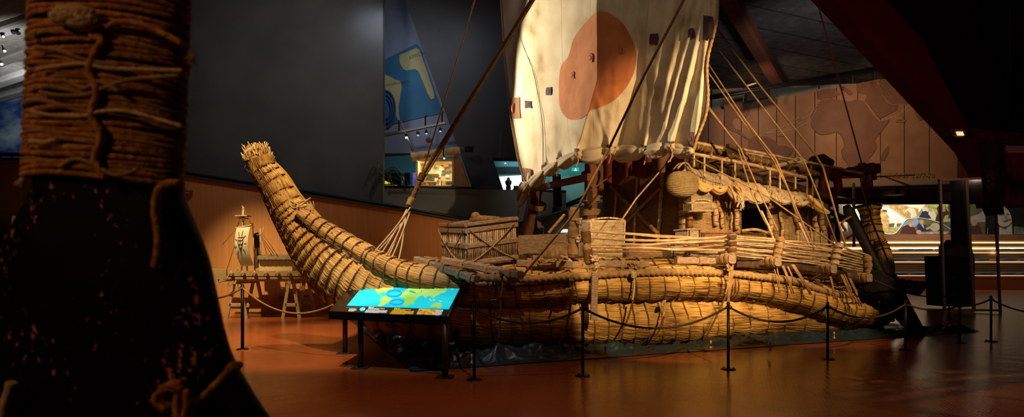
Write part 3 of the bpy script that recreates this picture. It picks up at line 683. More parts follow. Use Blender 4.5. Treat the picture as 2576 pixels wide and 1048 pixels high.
mb = MB(); q = [g2.p(x, y, .3) for x, y in ((2366, 643), (2452, 646), (2452, 770), (2372, 770))]; mb.poly(q, V((0, .8, 0))); obj('plinth', mb, 'soffit_black', gc, 'black plinth')
mb = MB(); q = [g2.p(x, y, .25) for x, y in ((2377, 616), (2441, 617), (2452, 645), (2377, 643))]; mb.poly(q, V((0, .3, 0))); obj('caption_board', mb, mat('capt', (.17, .15, .12), None, rough=.6), gc)
mb = MB(); mb.ell(g2.p(2386, 612, .4), .14, .14, .13, 14, 10, lambda d: 1+.1*mnoise.noise(d*3)); obj('carved_head', mb, 'black_paint', gc, 'small dark rounded carving')
mb = MB(); q = [g2.p(x, y, .2) for x, y in ((2378, 484), (2392, 482), (2395, 504), (2381, 506))]; mb.poly(q, V((0, .2, 0))); obj('speaker_box', mb, mat('sp_beige', (.22, .19, .13), None), gc)
# ---------------------------------------------------------------- hanging garments and lamp, top right
mat('cloth_black', (.010, .008, .008), (.022, .014, .012), 6, .8, .4); mat('cloth_red', (.13, .012, .012), (.22, .02, .02), 4, .8, .3)
def garment(name, outl, Y, m, label, extra=None):
    # outl rows: (py, x_left, x_right)
    root = thing(name, label, 'clothing', P((outl[-1][1]+outl[-1][2])/2, outl[-1][0], Y))
    mb = MB(); ys = [r[0] for r in outl]; seed = outl[0][1]
    def f(a, b):
        y = ys[0]+(ys[-1]-ys[0])*b; xl = np.interp(y, ys, [r[1] for r in outl]); xr = np.interp(y, ys, [r[2] for r in outl])
        ang = 2*math.pi*a; c = (xl+xr)/2; h = (xr-xl)/2
        p = P(c+h*math.cos(ang), y, Y)
        fold = .06*math.sin(ang*7+seed)*(.3+b)
        return p+V((0, math.sin(ang)*(.22+fold), 0))
    mb.grid(f, 60, 26); obj('fabric', mb, m, root)
    return root
g_ = garment('hanging_coat', [(352, 2478, 2490), (370, 2470, 2520), (430, 2475, 2524), (480, 2482, 2520), (515, 2474, 2512), (540, 2500, 2506)], 14.5, 'cloth_black', 'long black coat hanging at the upper right of the hall')
mb = MB()
for k in range(14):
    x = 2492+8*math.sin(k*1.7); y = 433+k*3.6; mb.tube(crv([P(x-4, y, 14.2), P(x, y-2, 14.18), P(x+5, y+2, 14.2)], 6), .012, 5)
obj('embroidery', mb, mat('embroid', (.45, .10, .03), None), g_, 'reddish embroidered pattern')
garment('hanging_garment', [(400, 2508, 2530), (440, 2508, 2538), (490, 2510, 2524), (514, 2508, 2526)], 15.2, 'cloth_red', 'narrow dark red garment hanging behind the black coat')
garment('hanging_garment', [(372, 2536, 2566), (430, 2540, 2568), (460, 2542, 2568), (520, 2540, 2572)], 15.4, 'cloth_red', 'wide dark red garment hanging below the grey fluorescent lamp')
garment('hanging_garment', [(372, 2570, 2610), (430, 2566, 2610), (505, 2568, 2612)], 15.8, 'cloth_red', 'dark red garment hanging at the right edge of the view')
mb = MB(); l9 = VP(2500, 15, 2576, 15); mb.tube([l9.p(2440, 350), l9.p(2640, 374)], .025, 6); 
for x in (2484, 2516, 2552, 2590): mb.tube([l9.p(x, 352+(x-2440)*.12), l9.p(x, 335, 0)], .008, 5); mb.tube([l9.p(x, 352+(x-2440)*.12), l9.p(x, 374, 0)], .012, 5)
obj('hanging_rail', mb, 'steel_dark', None, 'thin dark rail carrying the hanging garments at the upper right', None, 'rail')
fl_ = thing('fluorescent_lamp', 'grey fluorescent lamp housing above the red garments at right', 'lamp', P(2570, 375, 13.6))
f8 = VP(2500, 13.6, 2600, 13.2)
obj('housing', box_px(MB(), f8, 2531, 366, 2640, 380, .3), mat('lamp_grey', (.16, .18, .22), None, rough=.5), fl_)
mb = MB(); mb.tube([f8.p(2534, 382), f8.p(2640, 382)], .03, 8); obj('tube', mb, mat('tubeglass', (.3, .33, .38), None, rough=.2), fl_)
mb = MB(); q_ = f8.p(2590, 366); mb.tube([q_, V((q_.x, q_.y, CZ-.02))], .008, 6); q_ = f8.p(2540, 366); mb.tube([q_, V((q_.x, q_.y, CZ-.02))], .008, 6); obj('bracket', mb, 'steel_dark', fl_)
# equipment track in front of the pale strip
tk = VP(1740, 30.5, 2240, 29.8)
tr_ = thing('lighting_truss', 'black lighting track running above the brown map wall', 'lighting track', tk.p(1980, 215))
mb = MB(); mb.tube([tk.p(1700, 262), tk.p(2232, 170)], .09, 8); mb.tube([tk.p(1700, 256), tk.p(2232, 164)], .05, 8); obj('rail', mb, 'steel_dark', tr_)
for x in (1790, 1870, 1955, 2060, 2145, 2200):
    y = 262-(x-1700)*.173; mb = MB(); mb.bar(tk.p(x, y), tk.p(x, y+24), .06, .06); mb.tube([tk.p(x, y), tk.p(x, y-20)], .025, 6); obj('hanger', mb, 'steel_dark', tr_)
lm1 = MB(); lm1.tube([tk.p(1878, 216, .2), tk.p(1906, 208, .2)], .05, 8)
obj('lamp_head', lm1, mat('lamp_dim', (.5, .45, .35), None, emis=.15), tr_, 'dimly glowing lamp')
slab('wall_dark_pier', [(1880, 232), (1938, 205), (1938, 243), (1880, 254)], tk, .4, 'soffit_black', 'black pier where the rafter meets the wall')
# ================================================================ the reed boat
boat = thing('reed_boat', 'large golden reed boat with square sail and wicker cabin standing on a dark tarpaulin', 'boat', S(6.5, 3.4, 0))
def np_obj(name, Vt, Fc, m, parent, uv=None, label=None, smooth=True):
    me = bpy.data.meshes.new(name)
    nv, nf = len(Vt), len(Fc)
    me.vertices.add(nv); me.vertices.foreach_set('co', Vt.astype(np.float32).ravel())
    me.loops.add(nf*4); me.loops.foreach_set('vertex_index', Fc.astype(np.int32).ravel())
    me.polygons.add(nf); me.polygons.foreach_set('loop_start', np.arange(0, nf*4, 4, dtype=np.int32)); me.polygons.foreach_set('loop_total', np.full(nf, 4, np.int32))
    me.polygons.foreach_set('use_smooth', np.full(nf, smooth))
    if uv is not None:
        ul = me.uv_layers.new(name='UVMap'); ul.data.foreach_set('uv', uv.astype(np.float32).ravel())
    me.update(calc_edges=True)
    o = bpy.data.objects.new(name, me); COL.objects.link(o); me.materials.append(MATS[m] if isinstance(m, str) else m)
    if parent is not None:
        o.parent = parent
        o.location = -wloc(parent)
    tag(o, label); return o
class Loft:
    def __init__(s, pts, N, sideflat=1.0, mirror=False, r_in_px=True):
        A = cr(pts, N); s.N = N; s.px = A[:, 0].copy()
        C = np.array([tuple(PO(a[0], a[1], a[2])) for a in A])
        r = A[:, 3]*C[:, 1]/F
        if mirror:
            w = np.clip((A[:, 0]-760)/330, 0, 1); w = w*w*(3-2*w)
            for i in range(N):
                u, o, z = toS(V(C[i])); C[i] = tuple(S(u, o*(1-w[i])+(6.8-o)*w[i], z))
        s.C = C; s.r = r; s.rs = r*sideflat
        T = np.gradient(C, axis=0); T /= np.linalg.norm(T, axis=1)[:, None]
        s.T = T; sd = np.array([tuple(OD)]*N); sd = sd-T*(sd*T).sum(1)[:, None]; sd /= np.linalg.norm(sd, axis=1)[:, None]
        s.side = sd; s.up = np.cross(sd, T); s.up *= np.sign(s.up[:, 2] + 1e-9)[:, None]
        s.L = np.r_[0, np.cumsum(np.linalg.norm(np.diff(C, axis=0), axis=1))]
    def at(s, t, a, extra=0.0):          # t: fractional index, a: angle, 0 = inboard, pi = towards the camera
        t = min(max(t, 0), s.N-1.001); i = int(t); f = t-i
        g = lambda X: X[i]*(1-f)+X[i+1]*f
        return V(g(s.C)+g(s.side)*math.cos(a)*(g(s.rs)+extra)+g(s.up)*math.sin(a)*(g(s.r)+extra))
    def idx(s, px): return float(np.interp(px, s.px, np.arange(s.N))) if s.px[-1] > s.px[0] else 0
def bundle(name, pts, N, NA, binds, label=None, sideflat=1.0, mirror=False, amp=.017, rope_r=.013, m='reed', mr='rope_dark', parent=boat, closed_end=True, tilt=.6, seed=1):
    lo = Loft(pts, N, sideflat, mirror); rg = np.random.RandomState(seed)
    a = np.arange(NA)*2*np.pi/NA
    base = np.where(np.arange(NA) % 2 == 0, 1.0, -1.0)
    D = np.zeros((N, NA))
    nr = NA//2; seglen = rg.uniform(.5, 1.6, nr); ph = rg.uniform(0, 2, nr); val = rg.uniform(-1, 1, (nr, 80))
    for k in range(nr):
        ix = ((lo.L+ph[k])/seglen[k]).astype(int) % 80
        h = val[k][ix]
        D[:, 2*k] = amp*(.55+.6*h); D[:, 2*k+1] = -amp*(.7+.3*h)
    lf = rg.randn(12, 12)
    for p in range(6):
        ka = rg.randint(2, 9); kl = rg.uniform(.8, 3.5); D += amp*.45*np.sin(ka*a[None, :]+rg.uniform(0, 6))*np.sin(kl*lo.L[:, None]+rg.uniform(0, 6))
    bl = [np.interp(b, lo.px, lo.L) for b in binds]
    fac = np.ones(N)
    for b in bl: fac -= .05*np.exp(-((lo.L-b)/.05)**2)
    for i in range(N):
        # bulge between bindings
        d = min([abs(lo.L[i]-b) for b in bl] or [0]); fac[i] += .03*min(d/.2, 1)
    ca, sa = np.cos(a), np.sin(a)
    R1 = (lo.rs*fac)[:, None]+D; R2 = (lo.r*fac)[:, None]+D
    Vt = lo.C[:, None, :]+lo.side[:, None, :]*(ca[None, :]*R1)[:, :, None]+lo.up[:, None, :]*(sa[None, :]*R2)[:, :, None]
    Vt = Vt.reshape(-1, 3); i, k = np.meshgrid(np.arange(N-1), np.arange(NA), indexing='ij')
    k2 = (k+1) % NA; Fc = np.stack([i*NA+k, i*NA+k2, (i+1)*NA+k2, (i+1)*NA+k], -1).reshape(-1, 4)
    rm = float(lo.r.mean()); uu = lo.L
    U = np.stack([uu[i], uu[i], uu[i+1], uu[i+1]], -1); Vv = np.stack([k, k+1, k+1, k], -1)*(2*np.pi*rm/NA)
    uv = np.stack([U, Vv], -1).reshape(-1, 2)
    ob = np_obj(name, Vt, Fc, m, parent, uv, label)
    for e in (0, N-1):                   # closed ends: a disc of cut reeds
        mb = MB(); vs = [V(Vt[e*NA+q]) for q in range(0, NA, max(1, NA//48))]; c = V(lo.C[e]); tt = V(lo.T[e])*(-1 if e == 0 else 1)
        rings = [[c.lerp(q, f)+tt*lo.r[e]*.35*(1-f*f)+tt*rg.uniform(-.01, .01) for q in vs] for f in (1, .75, .5, .25, .02)]
        n = len(vs); mb.add([p for rr in rings for p in rr], [(r_*n+j, r_*n+(j+1) % n, (r_+1)*n+(j+1) % n, (r_+1)*n+j) for r_ in range(4) for j in range(n)], uvs=[(p.z*1.3, j*.05) for rr in rings for j, p in enumerate(rr)])
        if closed_end: obj('reed_end', mb, m, ob)
    for b in binds:
        t0 = lo.idx(b); mb = MB(); pts_ = []
        for q in range(41):
            an = 2*math.pi*q/40
            pts_.append(lo.at(t0+tilt*math.cos(an+.6)*rg.uniform(.9, 1.1), an, rope_r*.75))
        mb.tube(pts_, rope_r, 6, cap=False); obj('rope_binding', mb, mr, ob)
    return ob, lo
def rng(a, b, st, j=0, sd=3):
    r = random.Random(sd); out = []; x = a
    while x < b: out.append(x+r.uniform(-j, j)); x += st
    return out
# lower hull roll that rises into the tall prow
lowpts = [(652, 398, 3.0, 31), (662, 424, 3.0, 31), (690, 462, 2.98, 36), (714, 505, 2.95, 40), (742, 548, 2.9, 48), (778, 598, 2.75, 58), (818, 645, 2.55, 70), (866, 688, 2.3, 80),
          (940, 735, 1.95, 84), (1040, 765, 1.6, 80), (1160, 785, 1.3, 76), (1300, 793, 1.1, 72), (1460, 796, 1.0, 68), (1600, 797, .95, 66), (1780, 795, 1.0, 64), (1900, 790, 1.1, 60), (2030, 790, 1.25, 54), (2130, 795, 1.5, 42), (2200, 800, 1.8, 26)]
lb = [664, 677, 690, 706, 722, 733, 745, 757, 771, 786, 801, 818, 836, 856, 878, 900, 925, 952, 985, 1020, 1060, 1105, 1150, 1195, 1240, 1285, 1330, 1375, 1415, 1450, 1480, 1513, 1545, 1577, 1610, 1645, 1676, 1709, 1742, 1775, 1810, 1850, 1895, 1940, 1990, 2040, 2090, 2140]
low, lowL = bundle('reed_hull_roll', lowpts, 420, 280, lb, 'lower near roll of the hull, rising into the prow', sideflat=.95, seed=4, tilt=3.0)
farlow, _ = bundle('reed_hull_roll', lowpts, 200, 120, lb[12::3], 'far lower roll of the hull', sideflat=.95, mirror=True, seed=5)
uppts = [(752, 540, 2.55, 16), (790, 566, 2.45, 24), (840, 600, 2.25, 28), (910, 643, 1.9, 32), (1000, 687, 1.4, 35), (1090, 710, 1.0, 38), (1180, 727, .8, 38), (1314, 731, .68, 39), (1465, 718, .6, 41), (1600, 713, .58, 42), (1740, 712, .62, 42),
         (1828, 716, .68, 38), (1900, 724, .7, 39), (1980, 738, .72, 42), (2060, 758, .78, 42), (2130, 776, .9, 39), (2190, 789, 1.1, 32), (2228, 796, 1.25, 18)]
ub = [775, 795, 815, 836, 858, 880, 905, 932, 940, 962, 990, 1018, 1045, 1075, 1105, 1135, 1165, 1195, 1230, 1262, 1295, 1330, 1365, 1405, 1440, 1480, 1515, 1550, 1585, 1618, 1655, 1690, 1725, 1760, 1790, 1818, 1826, 1834, 1860, 1890, 1920, 1952, 1985, 2016, 2045, 2070, 2095, 2118, 2140, 2160, 2178, 2194, 2208]
up, upL = bundle('reed_sheer_roll', uppts, 420, 200, ub, 'upper near roll of the hull', seed=8, tilt=2.0)
farup, _ = bundle('reed_sheer_roll', uppts, 200, 100, ub[8::3], 'far upper roll of the hull', mirror=True, seed=9)
inpts = [(1190, 700, 1.5, 30), (1300, 692, 1.5, 32), (1465, 684, 1.45, 32), (1600, 681, 1.4, 32), (1740, 684, 1.5, 32), (1850, 694, 1.6, 32), (1990, 715, 1.8, 32), (2100, 735, 2.0, 32), (2180, 748, 2.3, 26)]
inn, _ = bundle('reed_deck_roll', inpts, 220, 130, rng(1215, 2170, 38, 4), 'inner reed roll along the deck edge', seed=12)
# reed deck across the hull
def deckz(u): return float(np.interp(u, [0.5, 2, 4, 6, 8, 10, 12, 14], [1.35, 1.28, 1.3, 1.42, 1.5, 1.4, 1.1, .8]))
mb = MB(); mb.grid(lambda a, b: S(.9+12.5*a, 1.3+4.2*b, deckz(.9+12.5*a)+.08*math.sin(math.pi*b)+.02*math.sin(b*160)), 60, 160, uvs=lambda a, b: (12.5*a, 4.2*b))
obj('reed_deck', mb, 'reed', boat, 'reed covered deck', solid=.18)
# cut, splayed reeds at the prow tip
mb = MB(); rg = random.Random(5)
tip = V(lowL.C[0]); ax = -V(lowL.T[0]); sd_ = V(lowL.side[0]); up_ = V(lowL.up[0]); rr = lowL.r[0]
for k in range(420):
    a = rg.uniform(0, 2*math.pi); q = math.sqrt(rg.random()); d = sd_*math.cos(a)+up_*math.sin(a)
    ln = rg.uniform(.05, .26)*(1.2-.5*q); jx = V((rg.uniform(-1, 1), rg.uniform(-1, 1), rg.uniform(-1, 1)))*.05
    p0 = tip-ax*.22+d*rr*q*.80; p1 = tip-ax*.02+d*rr*q*1.04; p2 = tip+ax*ln*.75+d*rr*(q*1.0)+jx
    p3 = p2+ax*.03+jx-d*.03
    mb.tube([p0, p1, p2, p3], [.010, .010, .010, .005], 5)
obj('splayed_reeds', mb, mat('reed_tip', (.34, .19, .06), (.66, .46, .20), 9, .6), low, 'splayed cut reeds at the prow tip')
# broken reed sheaths and short ends sticking out of the rolls
def tufts(L, n, parent, t0, t1, a0, a1, seed, ln=(.05, .16), r=.006):
    rg = random.Random(seed); mb = MB()
    for k in range(n):
        t = rg.uniform(t0, t1)*(L.N-2); a = rg.uniform(a0, a1)
        p = L.at(t, a, .004); p2 = L.at(t+rg.uniform(1, 3)*rg.choice((-1, 1)), a+rg.uniform(-.05, .05), .012); dv = (p2-p)
        if dv.length < 1e-4: continue
        dv = dv.normalized()*rg.uniform(*ln); n_ = (p-V(L.C[int(t)])).normalized()
        mb.tube([p-dv*.5, p+n_*.012, p+dv*.6+n_*rg.uniform(.0, .035)], [r, r, r*.5], 4)
    return obj('loose_reeds', mb, 'reed_tip', parent, 'loose reed ends standing off the roll')
tufts(lowL, 260, low, .0, 1, math.pi*.6, math.pi*1.5, 3, r=.0045)
tufts(upL, 200, up, .0, 1, math.pi*.3, math.pi*1.4, 4, r=.0045)
# pale knotted rag and cords on the prow
mb = MB()
c = lowL.at(lowL.idx(742)-4, math.pi*.85, .0)
kn = [c+V(v) for v in ((-.22, -.05, .12), (-.10, -.09, .02), (.02, -.1, .05), (.12, -.08, .12), (.2, 0, .14))]
kn = [c+(p-c)*.8 for p in kn]; mb.rope(crv(kn, 20), .014); mb.rope(crv([p+V((.02, -.02, -.05)) for p in kn], 20), .012); mb.rope(crv([p+V((.05, -.02, .04*math.sin(i*2))) for i, p in enumerate(kn)], 20), .012)
for k in range(7):
    q = c+V((.16+.018*k, -.05, .09-.03*(k % 3))); mb.rope(crv([q, q+V((.03, -.05, -.12)), q+V((-.02+.02*(k % 3), -.05, -.26)), q+V((.01*(k-3), -.04, -.34-.04*(k % 4)))], 14), .006)
obj('cord_knot', mb, 'rope_pale', low, 'pale knotted cords on the prow')
# heavy sheer rope
sp = [(1150, 688, .62), (1200, 697, .42), (1314, 702, .33), (1400, 697, .29), (1480, 692, .28), (1600, 685, .27), (1720, 684, .3), (1828, 687, .36), (1900, 695, .38), (1990, 706, .38), (2060, 728, .4), (2110, 741, .5), (2142, 742, .6)]
mb = MB(); mb.rope(crv([PO(*p) for p in sp], 220), .066, pitch=.33, n=16)
obj('sheer_rope', mb, 'rope', boat, 'thick laid rope running along the upper roll')
# ---------------------------------------------------------------- timbers
def timber(name, a, b, w, h, m='wood_old', parent=boat, label=None, lash=(), up=(0, 0, 1)):
    mb = MB(); mb.bar(a, b, w, h, up); o = obj(name, mb, m, parent, label)
    for f in lash: wrap(o, V(a).lerp(V(b), f), (V(b)-V(a)), max(w, h)*.57, square=True, n=6, rr=.007)
    return o
def wrap(parent, c, ax, r, n=5, rr=.011, m='rope', nm='lashing', pitch=None, square=False):
    ax = V(ax).normalized(); x = (ax.cross(V((0, 0, 1))) if abs(ax.z) < .95 else ax.orthogonal()).normalized(); y = ax.cross(x); mb = MB(); pts = []; sq = (lambda a: (abs(math.cos(a))**4+abs(math.sin(a))**4)**-.25) if square else (lambda a: 1)
    pitch = pitch or rr*1.75
    for k in range(n*14+1):
        a = 2*math.pi*k/14; pts.append(V(c)+(x*math.cos(a)+y*math.sin(a))*r*sq(a)*(1+.03*math.sin(k*1.3))+ax*(k/14-n/2)*pitch)
    mb.tube(pts, rr, 6); return obj(nm, mb, m, parent)
timber('cross_beam', PO(1048, 652, 1.5), PO(1200, 702, .1), .13, .11, lash=(.25, .5, .75, .93), label='weathered front cross beam')
timber('cross_beam', PO(1118, 655, 2.0), PO(1310, 692, .05), .14, .13, lash=(.3, .62, .9), label='second weathered cross beam')
timber('cross_beam', PO(1072, 650, 3.4), PO(1128, 664, 2.2), .12, .1, lash=(.5,))
timber('deck_board', PO(1128, 662, 2.3), PO(1268, 674, 1.4), .2, .05, 'wood_dark')
timber('deck_timber', PO(1300, 662, .95), PO(1496, 668, .6), .16, .13, lash=(.15, .35, .55, .8), label='weathered timber lashed along the near deck edge')
timber('deck_timber', PO(1338, 650, 1.2), PO(1440, 653, 1.1), .14, .12, lash=(.3, .8))
timber('deck_timber', PO(1498, 663, .62), PO(1630, 664, .35), .15, .12, lash=(.5, .85), label='timber with a sawn end above the hanging cords')
for (x, y, lb_) in ((1843, 651, 'beam end below the second lashed rail post'), (1958, 658, 'beam end below the third lashed rail post'), (2098, 676, 'beam end below the fourth lashed rail post'), (2188, 698, 'hindmost beam end')):
    e = PO(x, y, .12); u, o, z = toS(e)
    timber('cross_beam', e, S(u, 6.3, z+.05), .17, .17, 'wood_old', label=lb_, lash=(.012, .03))
a = PO(1700, 655, .55); b = PO(1960, 662, .5); c = PO(2190, 702, .7)
timber('deck_timber', a, PO(1842, 657, .5), .1, .12, 'wood_old', lash=(.4,)); timber('deck_timber', PO(1850, 662, .62), b, .1, .16, 'wood_dark'); timber('deck_timber', b, PO(2100, 684, .55), .1, .16, 'wood_dark'); timber('deck_timber', PO(2100, 684, .6), c, .1, .16, 'wood_dark')
for (x, y0, y1, oo) in ((1497, 684, 805, .14),):
    timber('hanging_plank', PO(x, y0, oo+.05), PO(x-4, y1, oo), .12, .04, 'wood_old', label='narrow plank hanging down over the hull rolls', up=OD)
# ---------------------------------------------------------------- bamboo rails and lashed posts
rail = obj('railing', MB().tube([PO(1480, 581, .55), PO(1738, 597, .55)], .022, 8), 'bamboo', boat, 'bamboo side railing lashed to short posts')
def bam(pts, r=.02, parent=rail, name='bamboo_rail', m='bamboo', seg=.28):
    pts = resample([V(p) for p in pts], .05); wv = random.uniform(0, 6); pts = [p+V((0, 0, .012*math.sin(i*.09+wv)+.006*math.sin(i*.31+wv))) for i, p in enumerate(pts)] if parent is rail else pts; mb = MB()
    L = 0; rs = []
    for i, p in enumerate(pts):
        if i: L += (pts[i]-pts[i-1]).length
        rs.append(r*(1.22 if (L % seg) < .05 else 1))
    mb.tube(pts, rs, 7); return obj(name, mb, m, parent)
bam([PO(1478, 581, .55), PO(1600, 589, .55), PO(1740, 597, .55)], .025); bam([PO(1480, 599, .55), PO(1620, 606, .55), PO(1832, 594, .5)], .026)
bam([PO(1482, 612, .55), PO(1640, 614, .55), PO(1835, 606, .5)], .024); bam([PO(1484, 622, .55), PO(1640, 625, .55), PO(1835, 627, .5)], .024); bam([PO(1486, 631, .6), PO(1640, 631, .6), PO(1836, 617, .52)], .02, m='bamboo_dark')
rg = random.Random(2)
for j in range(8):
    jt = [rg.uniform(-1.5, 1.5) for _ in range(4)]
    bam([PO(1836, 592+7.2*j+jt[0], .42), PO(1960, 600+7.6*j+jt[1], .42), PO(2104, 619+7.4*j+jt[2], .45), PO(2186, 644+6*j+jt[3], .55)], .014 if j > 1 else .02)
for j in range(34):
    jt = [rg.uniform(-2, 2) for _ in range(4)]; x0 = rg.uniform(1700, 1790)
    bam([PO(x0, 600+1.5*j+jt[0], .72+.12*(j % 3)), PO(1840, 597+1.7*j+jt[0], .72+.12*(j % 3)), PO(1960, 604+1.85*j+jt[1], .72), PO(rg.uniform(2060, 2110), 622+1.85*j+jt[2], .75)], .0085, name='cane_screen_rod', m='cane')
def rpost(x0, y0, x1, y1, o, rpx, m='bark', nl=3, lb=None, mr='rope', o2=None):
    a = PO(x0, y0, o2 if o2 is not None else o); b = PO(x1, y1, o); r = rpx*a.y/F; mb = MB()
    pts = [a.lerp(b, t/10)+V((math.sin(t*1.7+x0)*.008, 0, 0)) for t in range(11)]
    mb.tube(pts, [r*(1+.12*math.sin(t*2.1+x0)) for t in range(11)], 12); p = obj('rail_post', mb, m, boat, lb)
    for k in range(nl): wrap(p, a.lerp(b, (k+.5)/nl), b-a, r*1.18, n=int(max(5, (b-a).length/nl/.024)) if nl > 1 else 12, rr=.0085, m=mr)
    return p
rpost(1446, 522, 1440, 648, .9, 11, lb='first rail post of rough bark, nearest the mast', nl=3)
rpost(1472, 572, 1482, 662, .55, 9.5, lb='rough bark post behind the first rail post', nl=2, mr='rope_dark')
rpost(1841, 588, 1841, 652, .35, 9, nl=4, mr='rope_dark', lb='rail post wrapped in dark cord')
rpost(1965, 596, 1953, 656, .35, 8.5, nl=4, lb='rail post wrapped in pale cord', mr='rope')
rpost(2112, 612, 2098, 668, .35, 8.5, nl=4, lb='leaning rail post wrapped in silvery cord', mr='rope_pale')
rpost(2182, 642, 2186, 690, .45, 7.5, nl=3, mr='rope', lb='hindmost rail post')
# ---------------------------------------------------------------- mast
mast = obj('mast', MB().bar(PU(1324, 590, 5.75), PU(1452, 10, 5.75), .36, .36, up=UD), 'wood_red', boat, 'two-legged wooden mast')
mtop = PU(1421, -420, 5.75)
mb = MB(); a_ = PU(1484, 670, 5.95); b_ = PU(1488, 400, 5.85); mb.bar(a_, b_+(b_-a_)*1.2, .30, .30, up=UD)
leg = obj('mast_leg', mb, 'wood_red', mast, 'near mast leg')
for y in (440, 500, 535, 565): wrap(leg, PU(1486, y, 5.93), (0, 0, 1), .24, n=5, rr=.02, nm='lashing')
wrap(mast, PU(1352, 516, 5.75), PU(1452, 10, 5.75)-PU(1324, 590, 5.75), .27, n=4, rr=.022)
mb = MB(); mb.bar(PU(1328, 478, 5.5), PU(1482, 445, 5.5), .12, .19, up=(0, 0, 1)); sp_ = obj('mast_crossbar', mb, 'wood_red', mast, 'crossbar joining the mast legs')
mb = MB(); mb.bar(PU(1482, 470, 5.2), PU(1484, 506, 5.2), .14, .06); obj('cleat', mb, 'wood_old', mast)
mb = MB(); mb.ell(PU(1484, 520, 5.5), .055, .055, .08, 12, 8); obj('pulley_block', mb, 'wood_dark', mast)
# red-brown boards and dark block between mast and cabin
mb = MB(); mb.bar(PU(1506, 400, 6.3), PU(1510, 490, 6.3), .3, .25, up=UD); obj('mast_support', mb, 'wood_red', mast)
mb = MB(); mb.bar(PU(1400, 440, 6.6), PU(1403, 520, 6.6), .30, .2, up=UD); obj('hanging_cloth', mb, 'soffit_black', mast, 'black cloth hanging behind the mast crossbar')
# ---------------------------------------------------------------- sail
US = 5.15
RID = [((1500, -400), (1500, 190), (1440, 400), .26, 95, 'step'), ]
def fold(x, y):
    b = min(max((y+200)/600, 0), 1.2)
    # the big crease: cloth stands proud left of it and falls back on the right
    cx = 1502 if y < 200 else 1502-(y-200)*.27
    d = x-cx
    f = 0
    f -= .80*(max(0, 1+d/230) if d < 0 else max(0, 1-d/105))*(.75+.25*min(1, max(0, y+300)/400))
    # long hanging pleats at the right
    for (x0, xs, am, wd) in ((1625, -.10, .05, 13), (1665, -.16, .06, 12), (1700, -.22, .07, 12), (1728, -.26, .08, 10), (1752, -.25, .08, 9), (1775, -.12, .09, 9), (1560, -.12, .045, 15)):
        q = (x-(x0+xs*(y-100)))/wd; f -= am*math.exp(-q*q)*(.55+.6*b)
    # pleats at the left edge and above the foot ties
    for (x0, xs, am, wd) in ((1290, .09, .06, 8), (1312, .08, .05, 9), (1340, .06, .04, 12), (1375, .05, .035, 11)):
        q = (x-(x0+xs*y))/wd; f -= am*math.exp(-q*q)*(.2+.9*b)
    for (tx, ty) in ((1328, 456), (1368, 425), (1402, 405), (1451, 381), (1532, 370), (1621, 370), (1686, 360)):
        dy = ty-y
        if dy > -20:
            for s_ in (-.5, -.15, .2, .55):
                q = (x-(tx+s_*dy*.5))/(4+dy*.05); f -= .035*math.exp(-q*q)*math.exp(-max(dy, 0)/120)
    f += .015*math.sin(x*.12+y*.02)+.02*mnoise.noise(V((x*.02, y*.008, 0)))+.012*mnoise.noise(V((x*.06, y*.03, 3)))
    f -= .35*math.sin(math.pi*min(max((x-1270)/520, 0), 1))*math.sin(math.pi*min(max((y+500)/960, 0), 1))
    return f
def SP(x, y, off=0.0):
    return PU(x, y, US+fold(x, y)*.93-off)
LE = [(-520, 1215), (0, 1262), (150, 1272), (280, 1286), (400, 1307), (456, 1328)]
RE = [(-520, 1880), (0, 1800), (60, 1790), (180, 1778), (300, 1765), (380, 1743)]
FT = [(1328, 468), (1345, 455), (1368, 440), (1402, 420), (1451, 396), (1490, 390), (1532, 385), (1575, 386), (1621, 384), (1655, 381), (1686, 374), (1743, 386)]
def sailfn(a, b):
    # a across, b from head to foot
    fx = 1328+a*(1743-1328); fy = float(np.interp(fx, [q[0] for q in FT], [q[1] for q in FT]))
    y = -520+(fy+520)*b
    yl = -520+(456+520)*b; yr = -520+(377+520)*b
    xl = np.interp(yl, [q[0] for q in LE], [q[1] for q in LE]); xr = np.interp(yr, [q[0] for q in RE], [q[1] for q in RE])
    xr += 6*math.sin(y*.03)*(a > .9)
    return float(xl+(xr-xl)*a), y
